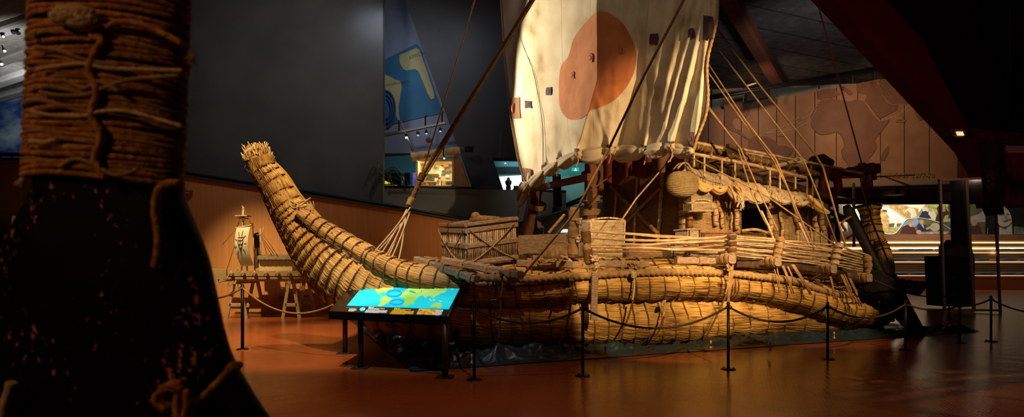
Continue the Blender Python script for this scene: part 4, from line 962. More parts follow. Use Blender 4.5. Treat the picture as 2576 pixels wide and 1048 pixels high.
def sail_mat():
    m, nt, b = _nt('canvas'); N = nt.nodes; L = nt.links
    uv = N.new('ShaderNodeUVMap'); nz = N.new('ShaderNodeTexNoise'); nz.inputs['Scale'].default_value = 1.6; nz.inputs['Detail'].default_value = 8
    L.new(uv.outputs[0], nz.inputs['Vector'])
    r = N.new('ShaderNodeValToRGB'); L.new(nz.outputs['Fac'], r.inputs[0]); e = r.color_ramp.elements
    e[0].position = .28; e[0].color = (.36, .27, .16, 1); e[1].position = .62; e[1].color = (.74, .64, .47, 1)
    k = e.new(.42); k.color = (.62, .51, .34, 1)
    # sewn panel seams
    sx = N.new('ShaderNodeSeparateXYZ'); L.new(uv.outputs[0], sx.inputs[0])
    md = N.new('ShaderNodeMath'); md.operation = 'MODULO'; md.inputs[1].default_value = .85; L.new(sx.outputs[0], md.inputs[0])
    lt = N.new('ShaderNodeMath'); lt.operation = 'LESS_THAN'; lt.inputs[1].default_value = .016; L.new(md.outputs[0], lt.inputs[0])
    mx = N.new('ShaderNodeMix'); mx.data_type = 'RGBA'; L.new(lt.outputs[0], mx.inputs[0]); L.new(r.outputs[0], mx.inputs[6]); mx.inputs[7].default_value = (.50, .40, .27, 1)
    L.new(mx.outputs[2], b.inputs['Base Color'])
    n2 = N.new('ShaderNodeTexNoise'); n2.inputs['Scale'].default_value = 9; n2.inputs['Detail'].default_value = 5; L.new(uv.outputs[0], n2.inputs['Vector'])
    bp = N.new('ShaderNodeBump'); bp.inputs['Strength'].default_value = .35; bp.inputs['Distance'].default_value = .03; L.new(n2.outputs['Fac'], bp.inputs['Height']); L.new(bp.outputs[0], b.inputs['Normal'])
    b.inputs['Roughness'].default_value = .9; b.inputs['Specular IOR Level'].default_value = .1
    MATS['canvas'] = m
sail_mat()
mb = MB(); mb.grid(lambda a, b: SP(*sailfn(a, b)), 300, 240, uvs=lambda a, b: (a*6.2, b*6.5))
sail = obj('sail', mb, 'canvas', boat, 'large off-white square canvas sail, creased and patched', solid=.008)
sun = [(1512, 28), (1530, 31), (1548, 42), (1566, 58), (1582, 82), (1594, 108), (1601, 135), (1600, 158), (1593, 186), (1580, 213), (1563, 235), (1545, 252), (1522, 265), (1500, 272), (1488, 276), (1476, 288), (1464, 297), (1447, 301), (1430, 299), (1417, 287), (1409, 270), (1406, 245), (1406, 210), (1409, 175), (1416, 158), (1428, 145), (1434, 128), (1440, 105), (1452, 82), (1468, 62), (1485, 44), (1498, 32)]
mat('sun_orange', (.50, .165, .055), (.60, .225, .085), 3, .9, .2, c3=(.56, .19, .065))
def overlay(name, pts, m, off, parent, label=None, K=14, c=None, dense=120):
    q = crv([V((x, y, 0)) for x, y in pts+[pts[0]]], dense); n = len(q)-1
    c = c or (sum(p[0] for p in pts)/len(pts), sum(p[1] for p in pts)/len(pts)); vs = [SP(c[0], c[1], off)]; fs = []
    for k in range(1, K+1):
        for p in q[:n]: vs.append(SP(c[0]+(p.x-c[0])*k/K, c[1]+(p.y-c[1])*k/K, off))
    for j in range(n): fs.append((0, 1+j, 1+(j+1) % n))
    for k in range(K-1):
        for j in range(n): fs.append((1+k*n+j, 1+(k+1)*n+j, 1+(k+1)*n+(j+1) % n, 1+k*n+(j+1) % n))
    mb = MB(); mb.add(vs, fs, smooth=True); return obj(name, mb, m, parent, label)
overlay('painted_disc', sun, 'sun_orange', .016, sail, 'orange sun disc', K=70, dense=260, c=(1503, 165))
mat('patch_purple', (.055, .03, .045), (.09, .05, .06), 12, .9); mat('patch_brown', (.20, .09, .045), (.27, .12, .06), 9, .9); mat('leather', (.45, .17, .04), (.55, .24, .07), 9, .6, .4)
def patch(x, y, w, h, m, lab=None, j=2.2, off=.045):
    r = random.Random(int(x)); s = lambda: r.uniform(-j, j)
    pts = [(x-w/2+s(), y-h/2+s()), (x+s(), y-h/2+s()*.5), (x+w/2+s(), y-h/2+s()), (x+w/2+s(), y+s()), (x+w/2+s(), y+h/2+s()), (x+s(), y+h/2+s()), (x-w/2+s(), y+h/2+s()), (x-w/2+s(), y+s())]
    n = 6; mb = MB()
    vs = [SP(px_, py_, off) for px_, py_ in pts]+[SP(x, y, off)]
    mb.add(vs, [(8, k, (k+1) % 8) for k in range(8)]); o = obj('sail_patch', mb, m, sail, lab); return o
for (x, y, w, h, m, l) in ((1380, 230, 14, 20, 'patch_purple', 'small dark patch'), (1328, 262, 14, 18, 'patch_purple', 'small dark patch'), (1645, 97, 20, 24, 'patch_purple', 'small dark patch'), (1740, 82, 16, 22, 'patch_purple', 'small dark patch'),
        (1782, 70, 26, 60, 'patch_purple', 'long dark patch at the right edge'), (1295, 272, 26, 52, 'patch_brown', 'brown corner patch'), (1324, 440, 22, 34, 'patch_brown', 'brown corner patch'), (1737, 350, 14, 34, 'patch_brown', 'brown corner patch'),
        (1402, 404, 9, 14, 'patch_purple', None), (1368, 420, 9, 13, 'patch_purple', None), (1451, 380, 11, 13, 'patch_purple', None), (1532, 371, 16, 12, 'patch_purple', None), (1621, 370, 17, 10, 'patch_purple', None), (1686, 363, 18, 14, 'patch_purple', None),
        (1484, 146, 12, 20, 'sun_orange', 'stitched orange patch'), (1563, 126, 12, 18, 'sun_orange', 'stitched orange patch'), (1438, 189, 9, 18, 'sun_orange', 'stitched orange patch')):
    patch(x, y, w, h, m, l)
    if m == 'sun_orange' or w == 14 or w == 20:
        mb = MB(); mb.tube(crv([SP(x-3, y-4, .035), SP(x+1, y-6, .045), SP(x+3, y, .05), SP(x, y+5, .045), SP(x-3, y+2, .035)], 12), .006, 5); obj('reef_loop', mb, 'rope_dark', sail)
mb = MB(); c = SP(1294, 273, .05); mb.ell(c, .10, .05, .17, 16, 10); obj('leather_pad', mb, 'leather', sail, 'orange leather disc at the left edge')
mb = MB(); mb.tube(crv([SP(1286, 280, .06)+V((-.05, 0, 0)), SP(1279, 276, .06), SP(1276, 283, .06), SP(1281, 287, .06), SP(1288, 284, .06)], 14), .014, 6); obj('edge_loop', mb, 'rope_dark', sail)
# rolled foot hanging in swags between the ties
ties = [(1310, 470), (1331, 461), (1368, 430), (1402, 409), (1451, 385), (1532, 374), (1621, 374), (1686, 364), (1742, 376)]
for k in range(len(ties)-1):
    (x0, y0), (x1, y1) = ties[k], ties[k+1]; w = x1-x0; d = .19*w+4
    N_ = 26; pts = []; rs = []
    for i in range(N_+1):
        t = i/N_; s_ = math.sin(math.pi*t); x = x0+w*t; y = y0+(y1-y0)*t+3+s_*d*.45
        p = SP(min(max(x, 1316), 1740), y0+(y1-y0)*t, .05); p = PU(x, y, toS(p)[0]); pts.append(p); rs.append((4+s_**.6*(4+d*.62))*p.y/F)
    mb = MB(); sdk = k*1.7
    mb.tube(pts, rs, 40, rfun=lambda a, L: 1+.10*math.sin(a*5+L*3+sdk)+.06*math.sin(a*11+L*5))
    obj('foot_roll', mb, 'canvas', sail, 'rolled canvas swag at the foot of the sail')
    wrap(sail, pts[0], pts[1]-pts[0], rs[0]*1.02, n=3, rr=.010, nm='reef_tie')
    mb = MB(); e = pts[0]; mb.rope([e, e+V((.03, -.05, -.14)), e+V((-.02, -.05, -.3))], .012); obj('reef_tie', mb, 'rope', sail)
mb = MB(); mb.rope(crv([SP(*sailfn(0, t), .03)+V((-.03, 0, 0)) for t in np.linspace(0, 1, 30)], 200), .028); obj('bolt_rope', mb, 'rope', sail)
mb = MB(); mb.rope(crv([SP(*sailfn(1, t), .03)+V((.03, 0, 0)) for t in np.linspace(0, 1, 30)], 200), .028); obj('bolt_rope', mb, 'rope', sail)
cs = [(1303, 150), (1325, 95), (1340, 170)]
mb = MB(); mb.tube(crv([SP(x, y, .05) for x, y in ((1300, 60), (1312, 105), (1338, 170), (1352, 230), (1362, 290), (1366, 340), (1366, 425))], 40), .009, 5); obj('reef_line', mb, 'rope_dark', sail)
# hanging end of the left clew
mb = MB(); q = [PU(x, y, 5.0) for x, y in ((1312, 470), (1306, 485), (1303, 500), (1305, 520), (1303, 545), (1304, 585))]; mb.tube(crv(q, 30), [.09-.07*min(1, i/16)+.01*math.sin(i*1.3) for i in range(30)], 10); obj('clew_rope', mb, 'rope', sail, 'twisted rope hanging from the left corner')
mb = MB(); q = [PU(x, y, 4.95) for x, y in ((1312, 465), (1325, 480), (1318, 500), (1306, 515))]; mb.tube(crv(q, 16), .09, 10, rfun=lambda a, L: 1+.25*math.sin(a*4+L*9)); obj('clew_bundle', mb, 'canvas', sail)
mb = MB(); mb.bar(SP(1198, -500), SP(1900, -500), .22, .22, up=UD); obj('yard', mb, 'wood_old', boat, 'yard carrying the head of the sail')
# ================================================================ the cabin
OC = 1.9
uc = toS(PO(1733, 560, OC))[0]; ue = toS(PO(2082, 560, OC))[0]
cabin = bpy.data.objects.new('cabin', None); COL.objects.link(cabin); cabin.parent = boat; cabin.location = -wloc(boat); cabin['label'] = 'woven wicker cabin with a canvas awning'
def wallgrid(name, fn, x0, x1, yt0, yt1, yb0, yb1, m, off=0, label=None, bulge=.03, nu=24, nv=16, parent=cabin):
    mb = MB()
    def f(a, b):
        x = x0+(x1-x0)*a; yt = yt0+(yt1-yt0)*a; yb = yb0+(yb1-yb0)*a
        return fn(x, yt+(yb-yt)*b, a, b)
    p0, p1, p2 = f(0, 0), f(1, 0), f(0, 1); W = (p1-p0).length; H = (p2-p0).length
    mb.grid(f, nu, nv, uvs=lambda a, b: (a*W, b*H)); return obj(name, mb, m, parent, label, solid=.05)
side = lambda x, y, a, b: PO(x, y, OC+.02*math.sin(a*17)*math.sin(b*3))
front = lambda x, y, a, b: PU(x, y, uc+.02*math.sin(a*14))
wallgrid('side_wall', side, 1733, 1864, 405, 440, 625, 640, 'wicker', label='wicker side wall left of the opening')
wallgrid('side_wall', side, 1938, 2082, 455, 500, 645, 665, 'wicker', label='wicker side wall right of the opening')
wallgrid('side_wall', side, 1864, 1938, 582, 588, 640, 646, 'wicker', label='low wicker wall below the opening')
wallgrid('side_wall', side, 1864, 1938, 440, 456, 488, 500, 'wicker')
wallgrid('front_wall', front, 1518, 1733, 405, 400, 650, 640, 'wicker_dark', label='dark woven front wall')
def S3(u, o, py, pxr): return S(u, o, 0)
zt = PO(1733, 405, OC).z; zt2 = PO(2082, 500, OC).z; zb = 1.45
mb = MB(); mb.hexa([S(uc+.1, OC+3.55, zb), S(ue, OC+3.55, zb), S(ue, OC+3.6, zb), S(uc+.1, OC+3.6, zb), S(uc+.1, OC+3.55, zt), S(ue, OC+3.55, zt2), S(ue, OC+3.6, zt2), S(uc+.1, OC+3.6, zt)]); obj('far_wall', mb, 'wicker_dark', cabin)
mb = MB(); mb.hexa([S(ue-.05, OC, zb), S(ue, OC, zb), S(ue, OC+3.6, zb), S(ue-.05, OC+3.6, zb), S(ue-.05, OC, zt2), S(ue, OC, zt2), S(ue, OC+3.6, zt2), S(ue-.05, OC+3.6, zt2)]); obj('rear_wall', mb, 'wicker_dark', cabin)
# arched thatched roof
def roof(a, b):
    u = uc-.25+(ue+.15-uc+.25)*a; o = OC-.15+3.9*b; z = zt+(zt2-zt)*a-.05+.55*math.sin(math.pi*b)**.8
    return S(u, o, z+.02*math.sin(a*60))
mb = MB(); mb.grid(roof, 60, 30, uvs=lambda a, b: (b*4, a*4.6)); obj('roof', mb, mat('thatch_dark', (.03, .016, .008), (.07, .035, .015), 9, .9, .5), cabin, 'dark arched reed roof', solid=.1)
# frame canes on the front wall
fr = lambda x, y, d=.08: PU(x, y, uc-d)
for (a_, b_, r) in (((1603, 445), (1594, 615), .035), ((1668, 430), (1655, 610), .045), ((1552, 470), (1545, 560), .035)):
    bam([fr(*a_), fr(*b_)], r, cabin, 'bamboo_upright')
for (a_, b_, r) in (((1538, 468), (1655, 588), .05), ((1662, 470), (1572, 562), .04)):
    bam([fr(*a_, .13), fr(*b_, .13)], r, cabin, 'diagonal_brace', 'bamboo_dark')
wrap(cabin, fr(1596, 530, .14), fr(1655, 588)-fr(1538, 468), .08, n=5, rr=.012, m='rope')
for (x0, y0, x1, y1, r, m_) in ((1722, 425, 1720, 610, .11, 'bamboo'), (1738, 432, 1734, 610, .06, 'bamboo_dark')):
    mb = MB(); mb.tube([PU(x0, y0, uc-.12), PU(x1, y1, uc-.12)], r, 14, rfun=lambda a, L: 1+.1*math.sin(a*5)); p = obj('corner_post', mb, m_, cabin)
    for k in range(9): wrap(p, PU(x0, y0+12+k*18, uc-.12), (0, 0, 1), r*1.08, n=1, rr=.009, m='rope_dark')
sd = lambda x, y, d=.1: PO(x, y, OC-d)
for i, (x0, y0, x1, y1, r) in enumerate(((1789, 468, 1804, 566, .085), (1802, 480, 1820, 572, .06), (1845, 470, 1856, 576, .08), (1934, 495, 1940, 590, .09), (1961, 505, 1970, 600, .05), (1992, 500, 2020, 600, .10), (2046, 520, 2056, 610, .09), (2062, 530, 2078, 615, .09), (1836, 490, 1842, 574, .03), (2030, 520, 2040, 600, .03))):
    mb = MB(); a_, b_ = sd(x0, y0), sd(x1, y1); r *= .72; mb.tube([a_.lerp(b_, t/12)+V((.02*math.sin(t), 0, 0)) for t in range(13)], [r*(1+.1*math.sin(t*2.2)) for t in range(13)], 12, rfun=lambda a, L: 1+.08*math.sin(a*7))
    p = obj('reed_pillar', mb, mat('reed_pillar', (.36, .21, .09), (.58, .38, .19), 14, .8, .3), cabin)
    for k in range(6): wrap(p, a_.lerp(b_, (k+.4)/6), b_-a_, r*1.08, n=1, rr=.008, m='rope_dark')
# window bow
mb = MB(); mb.tube(crv([sd(1866, 580, .15), sd(1900, 577, .25), sd(1930, 585, .15)], 16), .035, 10); obj('window_sill_roll', mb, 'reed_pillar', cabin)
# canvas awning: sloping upper cloth and bunched lower edge
mat('canvas_warm', (.36, .25, .13), (.54, .40, .24), 2.2, .9, .25, bscale=12)
mat('canvas_yellow', (.52, .30, .08), (.66, .42, .14), 2.2, .9, .25, bscale=12)
TOPL = [(1700, 396), (1740, 408), (1800, 420), (1880, 440), (1960, 455), (2040, 478), (2075, 492)]
BOTL = [(1700, 430), (1745, 452), (1790, 470), (1815, 466), (1850, 470), (1875, 497), (1900, 497), (1930, 505), (1950, 487), (1985, 507), (2015, 500), (2035, 512), (2065, 530)]
def awn(a, b):
    x = 1706+a*(2072-1706); yt = np.interp(x, *zip(*TOPL)); yb = np.interp(x, *zip(*BOTL)); y = yt+(yb+7-yt)*b
    bunch = max(0, (b-.6)/.4)
    o = OC-.12-.42*math.sin(min(b, 1)*math.pi*.5)+.35*(1-b) - .10*bunch*math.sin(a*70)-.05*math.sin(a*23+b*2)+.05*mnoise.noise(V((a*30, b*6, 1)))+.06*mnoise.noise(V((a*70, b*9, 4)))*(.4+b)+.03*mnoise.noise(V((a*180, b*20, 8)))
    return PO(x, float(y), o)
mb = MB(); mb.grid(awn, 260, 26); aw = obj('awning', mb, 'canvas_warm', cabin, 'pale canvas awning along the cabin eaves', solid=.012)
for (x0, y0, x1, y1, w, m_) in ((1748, 452, 1790, 470, 12, 'canvas_yellow'), (1790, 468, 1828, 470, 11, 'canvas_yellow'), (1828, 470, 1872, 500, 9, 'canvas_warm'), (1872, 498, 1935, 500, 5, 'canvas_warm'), (1940, 492, 1990, 505, 7, 'canvas_warm'), (1990, 503, 2034, 507, 7, 'canvas_warm'), (2034, 492, 2085, 535, 9, 'canvas_yellow')):
    N_ = 16; a_, b_ = PO(x0, y0, OC-.6), PO(x1, y1, OC-.6); mb = MB(); q = [a_.lerp(b_, t/N_)-V((0, 0, .08*math.sin(math.pi*t/N_))) for t in range(N_+1)]
    mb.tube(q, [(w*(.45+.55*math.sin(math.pi*t/N_)))*q[0].y/F for t in range(N_+1)], 26, rfun=lambda a, L: 1+.13*math.sin(a*4+L*7+x0)+.08*math.sin(a*9+L*11)); obj('canvas_roll', mb, m_, aw)
mb = MB(); 
def drape(a, b):
    x = 1832+a*28+b*16+math.sin(b*3)*2; y = 468+b*44*(1-.3*abs(a-.5)); return PO(x, y, OC-.62-.06*math.sin(a*12))
mb.grid(drape, 24, 16); obj('canvas_flap', mb, 'canvas_yellow', aw, 'yellowish flap hanging beside the opening', solid=.01)
mb = MB(); rg = random.Random(4)
for k in range(9):
    x = 1862+rg.uniform(-4, 6); y = 490+rg.uniform(-6, 6); q = PO(x, y, OC-.72); mb.rope(crv([q, q+V((rg.uniform(-.06, .06), -.03, -.12)), q+V((rg.uniform(-.1, .1), -.03, -.3))], 8), .008)
obj('cord_knot', mb, 'rope_pale', aw)
# dark red cloth over the front, behind the sail
mb = MB(); mb.grid(lambda a, b: PU(1512+a*(1722-1512), 392+b*(28+34*(1-a)+14*math.sin(a*9)**2), uc-.45-.08*math.sin(a*26)), 60, 12)
obj('front_awning', mb, mat('cloth_wine', (.13, .012, .013), (.18, .02, .018), 3, .9, .2), cabin, 'dark red cloth above the front wall', solid=.012)
mb = MB(); mb.grid(lambda a, b: PU(1640+a*84, 385+b*(36+18*math.sin(a*3)), uc-.6-.1*math.sin(a*8)), 30, 10); obj('front_awning', mb, mat('cloth_brown', (.10, .045, .02), (.16, .07, .03), 3, .9, .2), cabin, solid=.012)
mb = MB(); q = [PU(1496+a, 405+b, uc-.9) for a, b in ((6, -4), (14, 14), (18, 36), (13, 56), (16, 72))]; mb.tube(crv(q, 20), [.06+.02*math.sin(i*.5) for i in range(20)], 16, rfun=lambda a, L: 1+.2*math.sin(a*4+L*6)); obj('rolled_curtain', mb, 'cloth_brown', cabin, 'rolled pale curtain at the front left corner')
# roof rack
rack = obj('roof_rack', MB().tube([PO(1738, 386, 1.6), PO(1900, 416, 1.6), PO(2026, 446, 1.6)], .035, 10), 'bamboo', boat, 'bamboo rack along the cabin roof')
bam([PO(1742, 386, 1.55), PO(1900, 416, 1.55), PO(2028, 447, 1.55)], .036, rack, 'rack_pole')
bam([PO(1745, 357, 2.0), PO(1830, 376, 2.0), PO(1960, 398, 2.0), PO(2170, 437, 2.0)], .04, rack, 'rack_pole')
bam([PO(1745, 357, 3.2), PO(1830, 372, 3.2), PO(2060, 410, 3.2)], .035, rack, 'rack_pole', 'bamboo_dark')
bam([PO(1850, 372, 1.95), PO(2120, 425, 1.95)], .03, rack, 'rack_pole', 'bamboo')
bam([PO(1740, 372, 2.6), PO(1900, 400, 2.6), PO(2040, 432, 2.6)], .05, rack, 'rack_pole', 'bamboo_dark')
for (x, y0, y1) in ((1772, 391, 450), (1816, 399, 462), (1849, 405, 455), (1937, 423, 472), (1962, 428, 482), (2001, 443, 475), (2030, 448, 505), (2044, 452, 500), (1746, 385, 420)):
    bam([PO(x, y0, 1.55), PO(x, y1, 1.55)], .022, rack, 'rack_post', 'bamboo' if x < 2020 else 'bamboo_dark')
for x in (1790, 1830, 1870, 1915, 1955, 2000, 2040):
    y = 357+(x-1745)*.19; bam([PO(x, y-8, 2.0), PO(x, y+28, 2.0)], .025, rack, 'rack_post', 'bamboo_dark')
    e = PO(x, y+25, 1.5); u, o, z = toS(e); mb = MB(); mb.bar(e, S(u, 5.2, z+.1), .06, .06); obj('rack_crossbar', mb, 'bamboo_dark', rack)
N_ = 60; pts = crv([PO(x, y, 2.0) for x, y in ((1745, 368), (1790, 378), (1860, 393), (1930, 408), (2000, 424), (2060, 440))], N_)
mb = MB(); mb.tube(pts, .065, 22, rfun=lambda a, L: 1+.12*math.sin(a*9+L*2)+.1*math.sin(L*22)); rr_ = obj('reed_roll', mb, mat('rollmat', (.09, .045, .015), (.20, .11, .04), 14, .9, .5), rack, 'dark rolled matting lashed to the rack')
for k in range(2, N_-2, 3): wrap(rr_, pts[k], pts[k+1]-pts[k], .075, n=1, rr=.010, m='rope')
mb = MB(); mb.tube([PO(1945, 420, 1.7), PO(1990, 408, 1.7), PO(2030, 402, 1.7)], .05, 8); obj('rack_pole', mb, 'wood_old', rack)
mb = MB(); mb.bar(PO(1838, 400, 1.65), PO(1830, 378, 1.8), .12, .09); mb.bar(PO(1830, 366, 1.8), PO(1872, 385, 1.8), .12, .08); obj('rack_block', mb, 'wood_dark', rack)
mb = MB()
for k in range(6): 
    q = PO(1996+k*3, 404+k, 1.65); mb.rope(crv([q, q+V((.08, -.03, .07)), q+V((.16, -.03, .0)), q+V((.06, -.03, -.05))], 12), .015)
obj('cord_knot', mb, 'rope_pale', rack)
# steering platform at the stern: dark frame, log and block
SO = 2.3
st = obj('steering_platform', MB().bar(PO(2040, 402, SO), PO(2048, 640, SO), .14, .14), 'wood_dark', boat, 'dark timber steering platform behind the cabin')
for (a_, b_, w, h, o1, o2) in (((2072, 415), (2078, 660), .22, .22, SO+.6, SO+.6), ((2052, 405), (2075, 420), .5, .35, SO+.2, SO+.2), ((2100, 470), (2112, 680), .12, .12, SO+1, SO+1), ((2040, 440), (2190, 425), .10, .10, SO, SO), ((2075, 420), (2170, 440), .12, .12, SO, SO), ((2060, 520), (2150, 560), .1, .12, SO, SO), ((2060, 560), (2120, 550), .3, .12, SO+.5, SO+.5)):
    timber('platform_timber', PO(*a_, o1), PO(*b_, o2), w, h, 'wood_dark', st)
mb = MB(); q = crv([PO(x, y, SO-.05) for x, y in ((2010, 446), (2060, 438), (2100, 440), (2140, 432), (2175, 424), (2197, 420))], 40); mb.tube(q, [.11+.02*math.sin(i*.9) for i in range(40)], 12, rfun=lambda a, L: 1+.12*math.sin(a*4)); obj('platform_log', mb, 'wood_dark', st, 'dark lashed log reaching aft')
mb = MB(); mb.bar(PO(2164, 427, SO-.1), PO(2200, 425, SO-.1), .35, .26); mb.bar(PO(2180, 412, SO-.1), PO(2183, 470, SO-.1), .22, .18); mb.tube([PO(2168, 410, SO-.15), PO(2168, 425, SO-.15)], .09, 10); mb.tube([PO(2198, 420, SO-.2), PO(2201, 452, SO-.2)], .05, 8); mb.tube([PO(2172, 430, SO-.3), PO(2176, 462, SO-.3)], .03, 8); obj('pulley_block', mb, 'wood_dark', st, 'dark lashed wooden block at the log end')
mb = MB()
for dx in (-3, 3): mb.rope(crv([PO(2180+dx, 455, SO-.2), PO(2178+dx, 470, SO-.2), PO(2181+dx, 474, SO-.2)], 10), .02)
obj('cord_knot', mb, 'rope_dark', st)
for (a_, b_) in (((1990, 452), (2230, 443)), ((2010, 444), (2225, 444)), ((2225, 444), (2292, 468)), ((2230, 443), (2300, 440))):
    mb = MB(); mb.tube([PO(*a_, SO-.15), PO(*b_, SO-.15)], .02, 6); obj('stay_rod', mb, 'bamboo_dark', st)
# stern tail: two upright reed stubs
bundle('stern_tail', [(2187, 519, 3.0, 26), (2188, 535, 3.0, 20), (2191, 560, 3.0, 20), (2196, 600, 2.9, 23), (2204, 650, 2.7, 26), (2205, 700, 2.5, 30)], 90, 90, [], 'upright reed tail at the stern', seed=21, amp=.018)
mb = MB()
stl = Loft([(2187, 519, 3.0, 26), (2188, 535, 3.0, 20), (2191, 560, 3.0, 20), (2196, 600, 2.9, 23), (2204, 650, 2.7, 26), (2205, 700, 2.5, 30)], 90)
for f in (.1, .22, .25, .36, .46, .56, .66, .76, .86):
    mb = MB(); mb.tube([stl.at(f*89+1.5*math.cos(2*math.pi*q/24), 2*math.pi*q/24, .02) for q in range(25)], .02, 6, cap=False); obj('stern_binding', mb, 'rope_dark', boat)
bundle('stern_tail', [(2212, 602, 2.4, 10), (2216, 615, 2.4, 14), (2223, 640, 2.3, 16), (2226, 668, 2.2, 18), (2222, 700, 2.1, 22)], 60, 60, [2213, 2215, 2218, 2221, 2224], 'shorter reed stub beside the stern tail', seed=22, amp=.015, rope_r=.016)
mb = MB(); rg = random.Random(8)
for k in range(90):
    a_ = rg.uniform(0, 6.28); q = math.sqrt(rg.random()); c = V(stl.C[0]); d = V(stl.side[0])*math.cos(a_)+V(stl.up[0])*math.sin(a_)*1
    mb.tube([c+d*stl.r[0]*q*.8-V((0, 0, .2)), c+d*stl.r[0]*q*1.05+V((0, 0, rg.uniform(-.02, .08)))], .016, 5)
obj('splayed_reeds', mb, 'reed_tip', boat, 'cut reeds at the top of the stern tail')
# steering oar, stern log and rudder blade
OO = .75
mb = MB(); a_, b_ = PO(2128, 517, 1.3), PO(2222, 700, .55); mb.tube([a_, a_.lerp(b_, .08), b_, b_+(b_-a_)*.22], [.07, .12, .10, .10], 14); oar = obj('steering_oar', mb, 'black_paint', boat, 'thick black steering oar slanting down at the stern')
mb = MB(); mb.poly([PO(2214, 700, .5), PO(2256, 690, .5), PO(2292, 765, .32), PO(2332, 838, .25), PO(2298, 838, .25), PO(2252, 792, .35), PO(2230, 750, .42)], OD*.09); obj('blade', mb, 'black_paint', oar, 'dark oar blade touching the tarpaulin')
mb = MB(); mb.rope(crv([PO(2140, 545, 1.0), PO(2118, 560, .95), PO(2128, 580, .95)], 12), .03); obj('oar_lashing', mb, 'rope_dark', oar)
mb = MB(); q = crv([PO(x, y, .4) for x, y in ((2120, 694), (2190, 702), (2260, 712), (2300, 716), (2328, 716))], 30); mb.tube(q, [.12-.04*i/30+.015*math.sin(i*1.7) for i in range(30)], 12); obj('stern_log', mb, 'wood_dark', boat, 'dark log lashed across the stern')
mb = MB(); mb.ell(PO(2294, 722, .4), .16, .12, .12, 10, 8, lambda d: 1+.3*mnoise.noise(d*2.5)); obj('log_end_knot', mb, 'rope_dark', boat); mb = MB(); mb.ell(PO(2225, 710, .38), .2, .14, .16, 10, 8, lambda d: 1+.3*mnoise.noise(d*2.5)); obj('oar_lashing_knot', mb, 'rope_dark', boat)
mb = MB(); mb.bar(PO(2195, 705, .3), PO(2240, 735, .45), .3, .5); mb.bar(PO(2225, 715, .5), PO(2248, 790, .6), .3, .22); obj('rudder_block', mb, 'soffit_black', boat, 'black lashed rudder block')
# ---------------------------------------------------------------- rigging
rig = obj('rigging', MB().tube([PO(1797, 64, 1.0), PO(1907, 210, 1.0)], .004, 5), 'rope', boat, 'ropes of the standing rigging')
def line(pts, r, o0, o1=None, m='rope', twist=False, name='rigging_line', parent=rig, lab=None):
    o1 = o0 if o1 is None else o1; n = len(pts); q = [PO(x, y, o0+(o1-o0)*i/(n-1)) for i, (x, y) in enumerate(pts)]
    mb = MB()
    (mb.rope if twist else mb.tube)(q, r); return obj(name, mb, m, parent, lab)
L1 = .016
line([(1797, 64), (1907, 210), (2047, 382), (2070, 419), (2105, 546), (2127, 618)], L1*1.3, 1.6, .4); line([(1788, 99), (1894, 237), (2022, 403), (2063, 501), (2105, 611)], L1, 1.6, .4)
line([(1777, 154), (1872, 298), (1953, 402), (1995, 505), (2050, 632)], L1, 1.5, .4, 'rope'); line([(1773, 170), (1865, 300), (1945, 402), (1980, 470), (2005, 543), (2029, 601)], L1, 1.5, .5)
line([(1762, 241), (1854, 364), (1892, 488), (1912, 532), (1943, 594)], L1, 1.4, .4); line([(1760, 246), (1862, 372), (1919, 501), (1957, 580)], L1, 1.4, .4)
line([(1741, 397), (1926, 491), (2101, 615)], L1, 1.2, .4)
for (x0, y0, x1, y1) in ((1930, 560, 1945, 600), (1915, 530, 1935, 572), (2010, 560, 2035, 615)): line([(x0, y0), (x1, y1)], .022, .45, m='rope_pale', twist=True, name='rope_grip')
line([(2038, -60), (2168, 412)], .018, 2.3, m='rope_dark')
line([(2164, 440), (2168, 470), (2195, 560), (2235, 660)], .02, 2.0, .8, m='rope_dark')
line([(2105, 495), (2215, 515)], .03, 1.6, m='grey_metal', name='metal_bar'); line([(2135, 535), (2150, 522), (2186, 514)], .035, 1.4, m='grey_metal', name='metal_bar')
line([(2130, 600), (2185, 562)], .025, 1.4, m='wood_old', name='metal_bar')
# thick forestay with its fan of tails
q = [PU(1344, -12, 4.4), PO(1232, 150, 2.2), PO(1140, 310, 2.0), PO(1060, 440, 1.9)]
def seg(p, q_, r, m, nm, lab=None, parent=rig, n=1):
    mb = MB(); mb.rope([p, q_], r, pitch=r*7, n=10); return obj(nm, mb, m, parent, lab)
A_ = PO(1344, -12, 2.3); B_ = PO(1064, 437, 1.9)
seg(A_, B_, .030, 'rope_dark', 'forestay', 'thick plaited forestay')
seg(A_+V((.05, 0, -.01)), PO(1068, 444, 1.9), .024, 'rope', 'forestay')
K_ = PO(1027, 520, 1.85); seg(B_, K_, .045, 'rope_dark', 'forestay', 'thickened lower forestay')
wrap(rig, B_.lerp(K_, .1), K_-B_, .052, n=6, rr=.014, m='rope_dark'); wrap(rig, B_.lerp(K_, .85), K_-B_, .052, n=6, rr=.014, m='rope')
for (x, y, o) in ((944, 628, 1.6), (960, 634, 1.55), (948, 632, 1.8), (972, 640, 1.45), (978, 642, 1.45), (986, 645, 1.4), (1003, 650, 1.35)):
    e = PO(x, y+2, o); st_ = K_+V((random.uniform(-.06, .06), 0, random.uniform(-.1, .05))); mb = MB(); mb.rope(sag(st_, e, .03 if x < 1000 else .1, 8), .013); obj('rigging_line', mb, 'rope_pale', rig)
seg(PO(1230, -118, 3.6), PO(1075, 395, 3.0), .016, 'rope_pale', 'rigging_line'); seg(PO(1075, 395, 3.0), PO(1048, 470, 2.9), .016, 'rope', 'rigging_line')
